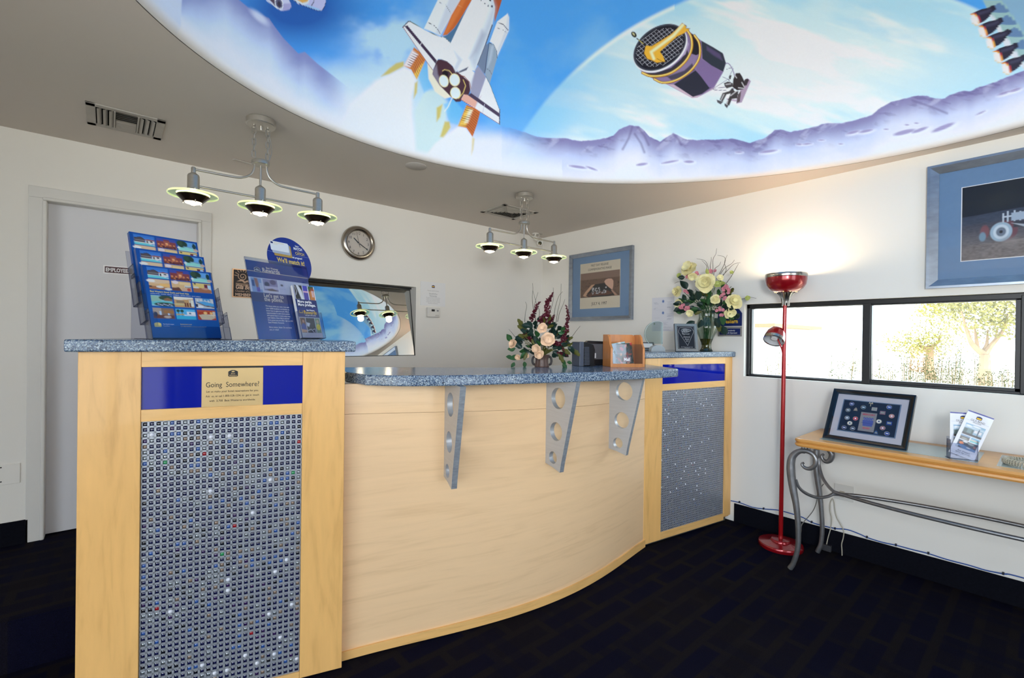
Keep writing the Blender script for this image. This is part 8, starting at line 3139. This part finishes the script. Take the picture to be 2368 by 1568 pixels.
for k in range(2):
    if k == 0:
        Fk = Fb @ Matrix.Translation((0.007, 0.020, 0.002)) @ Matrix.Rotation(-radians(4), 4, 'X') @ Matrix.Rotation(radians(1), 4, 'Y')
        lb = 'white tri-fold brochure standing upright at the back of the clear holder'
    else:
        Fk = Fb @ Matrix.Translation((0.008, 0.0045, 0.028)) @ Matrix.Rotation(-radians(5), 4, 'X') @ Matrix.Rotation(radians(21), 4, 'Y')
        lb = 'white tri-fold brochure tilted to the right at the front of the clear holder'
    br = thing('brochure', lb, 'brochure', tuple(Fk @ Vector((0, 0, 0))), 'brochures on the console table')
    bwid, bhei = 0.098, 0.216
    if k:
        Fk = Fk @ Matrix.Translation((-0.012, 0, 0))
    MB().box((0, 0.0005, 0), (bwid, 0.0026 + .001 * k, bhei), 0, Fk).build('paper', M_PAPER, br)
    sheet_print('print', Fk, 0, bwid, 0, bhei, 50, 112, trifold, GLOSSP, br, 1.0)
    Fq = Fk @ Matrix.Translation((0, -0.0004, 0))
    zq = lambda v: bhei * (1 - v / 112)
    lg = MB()
    logo(lg, Fq, bwid * .5, zq(12), .021)
    lg.build('emblem', M_NAVY, br)
    lg = MB()
    lg.box((bwid * .5 - .0085, -.0003, zq(15.2)), (bwid * .5 + .0085, 0, zq(11.5)), 0, Fq)
    lg.build('emblem_band', M_YEL, br)
    text_mesh('lettering', [('GILA BEND', bwid * .5, zq(22.4), .0088, 'CENTER', .9), ('ARIZONA', bwid * .5, zq(26.6), .0058, 'CENTER', .9), ('Best Western', bwid * .5, zq(101.2), .0064, 'CENTER', .95, .2), ('Space Age Lodge', bwid * .5, zq(105.4), .0064, 'CENTER', .95, .2)], M_DKI, br, Fq)

# ---- coiled pale cord at the right edge of the table
M_COIL = mat('pale_cord', (178, 172, 154), 0.6)
cc_ = on(2368, 1072, z=TZ + .012)
wr_ = thing('coiled_cord', 'pale coiled cord lying in an oval loop on the console table at the photo edge', 'cord', (cc_[0], cc_[1] - .03, TZ))
nh = 1500
tt = np.linspace(0, 2 * pi * 1.6, nh)
rx_, ry_ = 0.075, 0.105
ctr = np.stack([cc_[0] + rx_ * np.cos(tt + 1.0), cc_[1] - 0.045 + ry_ * np.sin(tt + 1.0), TZ + 0.0115 + 0.008 * (tt / (2 * pi))], 1)
rad_ = np.stack([np.cos(tt + 1.0), np.sin(tt + 1.0), np.zeros(nh)], 1)
hel = ctr + 0.0075 * (rad_ * np.cos(tt * 58)[:, None] + np.array([0, 0, 1.0]) * np.sin(tt * 58)[:, None])
mb = MB()
mb.tube(list(hel), 0.0024, 5)
mb.build('coil', M_COIL, wr_)

# ------------------------------------------------------------------ cords and plates by the right wall
M_CORDW = mat('off_white_cord', (176, 170, 154), 0.5)
M_CORDB = mat('blue_cable', (24, 74, 150), 0.4)
M_CLIP = mat('cable_clip', (20, 26, 44), 0.5)
zb_ = 0.131
pts = []
for px, py in ((1690, 1158), (1712, 1163), (1740, 1173), (1766, 1177), (1800, 1180), (1830, 1188), (1855, 1196), (1877, 1208), (1900, 1215), (1930, 1222), (1960, 1225), (1990, 1236), (2005, 1243), (2040, 1254), (2072, 1261), (2110, 1271), (2146, 1280), (2190, 1294), (2240, 1307), (2280, 1319), (2320, 1327), (2368, 1337)):
    q = on(px, py, x=XR - 0.005)
    pts.append(np.array([XR - 0.0055, q[1], max(q[2], zb_ + 0.004)]))
last = pts[-1]
pts += [np.array([XR - .0055, last[1] - .4 * k, zb_ + .006]) for k in (1, 2, 3)]
bc_ = thing('network_cable', 'thin blue cable clipped along the wall just above the dark baseboard', 'cable', tuple(pts[6]))
MB().tube(catmull(pts, 6), 0.0032, 8).build('cable', M_CORDB, bc_)
for px, py in ((1710, 1161), (1766, 1176), (1877, 1207), (1931, 1222), (2005, 1242), (2072, 1260), (2147, 1279), (2320, 1326)):
    q = on(px, py, x=XR - 0.005)
    MB().box((XR - 0.012, q[1] - 0.004, q[2] - 0.006), (XR, q[1] + 0.004, q[2] + 0.006)).build('cable_clip', M_CLIP, bc_)
# receptacle plate behind the table
a, b = on(1930, 1116, x=XR), on(1974, 1150, x=XR)
op = thing('outlet_plate', 'white outlet plate on the wall behind the console table legs', 'outlet', (XR, (a[1] + b[1]) / 2, b[2]))
MB().box((XR - 0.006, b[1], 0.330), (XR, a[1], 0.425)).build('plate', M_WHITEP, op, bevel=0.002)
MB().box((XR - 0.022, a[1] - .055, 0.352), (XR - .006, a[1] - .03, 0.385)).build('plug', M_CORDW, op, bevel=0.003)


def hang(name, label, pxs, x_, r, m, end=None):
    P = []
    for k, (px, py) in enumerate(pxs):
        xx = x_ if not hasattr(x_, '__len__') else x_[0] + (x_[1] - x_[0]) * k / (len(pxs) - 1)
        P.append(np.array(on(px, py, x=xx)))
    t_ = thing(name, label, 'cord', tuple(P[-1]))
    mb = MB()
    mb.tube(catmull(P, 6), r, 7)
    mb.build('cord', m, t_)
    return t_, P


c8 = lambda x, y: (1730 + x / 4.752, 1000 + y / 4.752)
t_, P = hang('power_cord', 'off-white cord hanging from the outlet and ending in a small dark plug block', [c8(*p) for p in ((930, 725), (905, 770), (900, 860), (918, 950), (905, 1060), (880, 1150), (862, 1230))], (3.40, 3.385), 0.0028, M_CORDW)
q = P[-1]
MB().box((q[0] - .012, q[1] - 0.026, max(0.003, q[2] - 0.045)), (q[0] + .012, q[1] + 0.022, q[2] - .002)).build('plug_block', mat('dark_grey_block', (50, 50, 54), 0.5), t_, bevel=0.003)
hang('power_cord', 'off-white cord hanging beside it with its hooked free end near the carpet', [c8(*p) for p in ((930, 725), (945, 770), (955, 860), (975, 940), (1010, 1000), (1050, 1085), (1045, 1160), (1028, 1230), (1032, 1320), (1025, 1370), (975, 1385))], (3.40, 3.39), 0.0028, M_CORDW)
hang('power_cord', 'grey cord slanting down from the table leg towards the floor lamp', [c8(*p) for p in ((830, 565), (790, 620), (760, 690), (755, 750), (720, 850), (660, 930), (610, 985), (585, 1030), (575, 1120), (520, 1180))], (3.35, 3.30), 0.0026, mat('grey_cord', (112, 110, 104), 0.5))
# ------------------------------------------------------------------ outside the strip window: sunlit desert yard
GZ = -0.12
M_SAND = mat('pale_sand', (214, 202, 178), 0.95, noise=(3, 0.08, (1, 1, 1)))
MB().box((XR + 0.2, -40, GZ - 0.1), (60, 60, GZ)).build('ground', M_SAND)['kind'] = 'structure'
MB().box((-30, -40, GZ - 0.1), (XR + 0.2, YF - 0.18, GZ)).build('ground', mat('forecourt_concrete', (196, 195, 192), 0.9, noise=(2, 0.06, (1, 1, 1))))['kind'] = 'structure'
MB().box((-30, YF - 0.18, GZ - 0.1), (XL - 0.18, 60, GZ)).build('ground', M_SAND)['kind'] = 'structure'
M_SHRUB = mat('shrub_leaf', (52, 68, 26), 0.7, noise=(20, 0.25, (1, 1, 1)))
M_SHRUBS = mat('shrub_stem', (120, 104, 70), 0.8)
M_CROWN = mat('mesquite_leaf', (128, 122, 62), 0.8, noise=(6, 0.2, (1, 1, 1)))
M_BARK = mat('mesquite_bark', (140, 118, 96), 0.9, noise=(8, 0.2, (1, 1, .3)))


def shrub(label, X, pxa, pxb, sprigs, seed):
    """sprigs: list of (px of tip, py of tip)"""
    r_ = random.Random(seed)
    ya, yb = on(pxa, 860, x=X)[1], on(pxb, 860, x=X)[1]
    root = thing('shrub', label, 'shrub', (X, (ya + yb) / 2, GZ), 'shrubs outside the strip window')
    st, fo = MB(), MB()
    for px, py in sprigs:
        t = np.array(on(px, py, x=X + r_.uniform(-.12, .12)))
        b = np.array([X + r_.uniform(-.1, .1), t[1] * .7 + (ya + yb) / 2 * .3, GZ])
        m = (t + b) / 2 + np.array([r_.uniform(-.05, .05), r_.uniform(-.04, .04), 0])
        q = catmull([b, m, t], 10)
        st.tube(q, list(np.linspace(.006, .0015, len(q))), 5)
        L = len(q)
        for i in range(6, L):
            for _ in range(9):
                a = r_.uniform(0, 2 * pi)
                w = 0.045 * (1.15 - i / L) + .012
                c = Vector(q[i]) + Vector((cos(a) * w * r_.random(), sin(a) * w * r_.random(), r_.uniform(-.03, .03)))
                d = Vector((cos(a), sin(a), r_.uniform(.4, 1.4))).normalized() * r_.uniform(.012, .024)
                e = d.orthogonal().normalized() * .005
                fo.add([c - e, c + d * .5 + e * .2, c + d, c + e], [(0, 1, 2, 3)])
    st.build('stems', M_SHRUBS, root)
    fo.build('foliage', M_SHRUB, root, kind='stuff')


def sprig_row(a, b, n, top, var, seed):
    r_ = random.Random(seed)
    return [(a + (b - a) * (k + .5) / n + r_.uniform(-3, 3), top + r_.uniform(-var, var)) for k in range(n)]


shrub('sparse feathery shrub outside at the left end of the strip window', 4.55, 1755, 1850, sprig_row(1760, 1845, 9, 852, 12, 1) + [(1800, 812), (1775, 835)], 1)
shrub('small upright green shrub outside just left of the window mullion', 4.5, 1912, 1992, sprig_row(1915, 1990, 12, 846, 14, 2) + [(1975, 815), (1920, 832)], 2)
shrub('short green shrub outside just right of the window mullion', 4.5, 2018, 2075, sprig_row(2020, 2072, 9, 858, 10, 3) + [(2035, 842)], 3)
shrub('dense bushy green shrub outside in the middle of the right window pane', 4.45, 2078, 2250, sprig_row(2084, 2240, 40, 846, 18, 4) + [(2098, 824), (2142, 830), (2212, 818), (2222, 812), (2255, 824), (2182, 812), (2260, 840)], 4)
shrub('low green shrub outside at the right end of the window pane', 4.45, 2245, 2368, sprig_row(2248, 2400, 26, 872, 8, 5) + [(2318, 862), (2330, 855)], 5)


def tree(label, X, px, base_py, forks, crown, seed, nleaf=2600):
    r_ = random.Random(seed)
    b = np.array(on(px, base_py, x=X))
    root = thing('mesquite_tree', label, 'tree', (b[0], b[1], GZ), 'trees across the yard')
    tr = MB()
    f0 = np.array(on(px, base_py - 48, x=X))
    tr.tube(catmull([np.array([b[0], b[1] - .05, GZ]), b, f0], 6), list(np.linspace(.17, .11, 13)), 8)
    for fx, fy, dx in forks:
        t = np.array(on(fx, fy, x=X + dx))
        tr.tube(catmull([f0, (f0 + t) / 2 + np.array([0, .05, -.08]), t, t + (t - f0) * .3 + np.array([0, 0, .3])], 6), list(np.linspace(.085, .018, 19)), 7)
    tr.build('trunk', M_BARK, root)
    fo = MB()
    for cx, cyp, rx, rz in crown:
        c0 = np.array(on(cx, cyp, x=X))
        for _ in range(nleaf // len(crown)):
            v = Vector((r_.gauss(0, 1), r_.gauss(0, 1), r_.gauss(0, 1))).normalized() * r_.random() ** .5
            c = Vector(c0) + Vector((v.x * rx, v.y * rx, v.z * rz))
            d = Vector((r_.uniform(-1, 1), r_.uniform(-1, 1), r_.uniform(-1, 1))).normalized() * r_.uniform(.07, .16)
            e = d.orthogonal().normalized() * .05
            fo.add([c - e, c + d * .5 + e * .3, c + d, c + e], [(0, 1, 2, 3)])
    fo.build('crown', M_CROWN, root, kind='stuff')


tree('pale mesquite tree with forked trunk across the yard, right window pane', 18.0, 2277, 868, ((2258, 786, 0), (2300, 790, .4), (2318, 766, .2), (2235, 762, -.3), (2282, 796, .1)),
     ((2230, 710, 1.1, .7), (2290, 735, 1.1, .6), (2330, 745, .8, .5), (2265, 690, 1.2, .7), (2310, 700, 1.0, .6), (2200, 690, .7, .6)), 4)
tree('rounder pale tree farther back, near the centre of the right window pane', 24.0, 2150, 850, ((2130, 800, 0), (2170, 790, .3)), ((2130, 800, 1.3, .6), (2175, 780, 1.2, .7), (2110, 790, 1.2, .5), (2190, 730, 1.2, .8), (2180, 705, 1.0, .6)), 7, 2200)

# parked white car
M_CARW = mat('white_car_paint', (232, 232, 234), 0.25, coat=0.6)
M_TYRE = mat('tyre', (60, 60, 62), 0.8)
q0 = on(2090, 880, x=9.0)
car = thing('parked_car', 'white car parked in the yard outside, its rounded end showing beside the mullion', 'car', (9.6, q0[1] + 2.1, GZ))
Fcar = frame((9.0, q0[1], GZ), (0, 1, 0))        # x along the car
side = [(0.0, .42), (.03, .62), (.14, .80), (.42, .92), (.72, .98), (1.10, 1.28), (1.45, 1.42), (2.5, 1.44), (3.0, 1.36), (3.5, 1.02), (4.05, .90), (4.25, .72), (4.28, .40), (4.1, .28), (.15, .28)]
mb = MB()
for y0, y1, ins in ((0.0, 1.7, 0.0),):
    mb.prism([(p[0], p[1]) for p in side], -1.7, 0.0, 0, Fcar @ Matrix.Rotation(radians(90), 4, 'X'))
mb.build('body', M_CARW, car, bevel=0.05, seg=3)
mb = MB()
for gl_ in ([(1.0, 1.02), (1.24, 1.28), (1.95, 1.36), (1.95, 1.02)], [(2.03, 1.02), (2.03, 1.36), (2.85, 1.32), (3.25, 1.02)]):
    mb.prism(gl_, 0.0, 0.006, 0, Fcar @ Matrix.Rotation(radians(90), 4, 'X'))
mb.build('side_windows', mat('car_glass', (150, 156, 164), 0.1), car)
for wx_ in (.85, 3.4):
    for wy_ in (-0.02, 1.54):
        mb = MB()
        mb.lathe([(0, -.1), (.28, -.1), (.31, -.07), (.31, .07), (.28, .1), (0, .1)], 28, 0, Fcar @ Matrix.Translation((wx_, wy_ + .09, .31)) @ Matrix.Rotation(radians(90), 4, 'X'))
        mb.build('wheel', M_TYRE, car)

# low building with tiled eave, wall and post farther off
M_STUC = mat('white_stucco', (226, 222, 216), 0.9)
M_TILE = mat('terracotta_tile', (176, 110, 86), 0.8)
qa, qb = on(1735, 800, x=16.0), on(1800, 757, x=16.0)
bd = thing('outbuilding', 'white stucco building with thin terracotta eave seen at the left of the window', 'building', (17.0, qa[1] + 1.0, GZ))
MB().box((16.0, qb[1] + 0.35, GZ), (20, qa[1] + 5, qb[2])).build('wall', M_STUC, bd)
MB().box((15.7, qb[1], qb[2]), (20.2, qa[1] + 5.3, qb[2] + 0.12)).build('roof', M_TILE, bd)
qc, qd = on(2095, 828, x=30.0), on(2345, 860, x=30.0)
gw = thing('yard_wall', 'low white yard wall with pinkish brick pier beyond the trees', 'wall', (30, qd[1], GZ))
MB().box((30, qd[1] - 8, GZ), (30.3, qc[1] + 12, 1.0)).build('wall', M_STUC, gw)
MB().box((29.7, qc[1] - .9, GZ), (30.4, qc[1] - .2, 1.15)).build('pier', mat('pink_brick', (196, 140, 126), 0.9), gw)
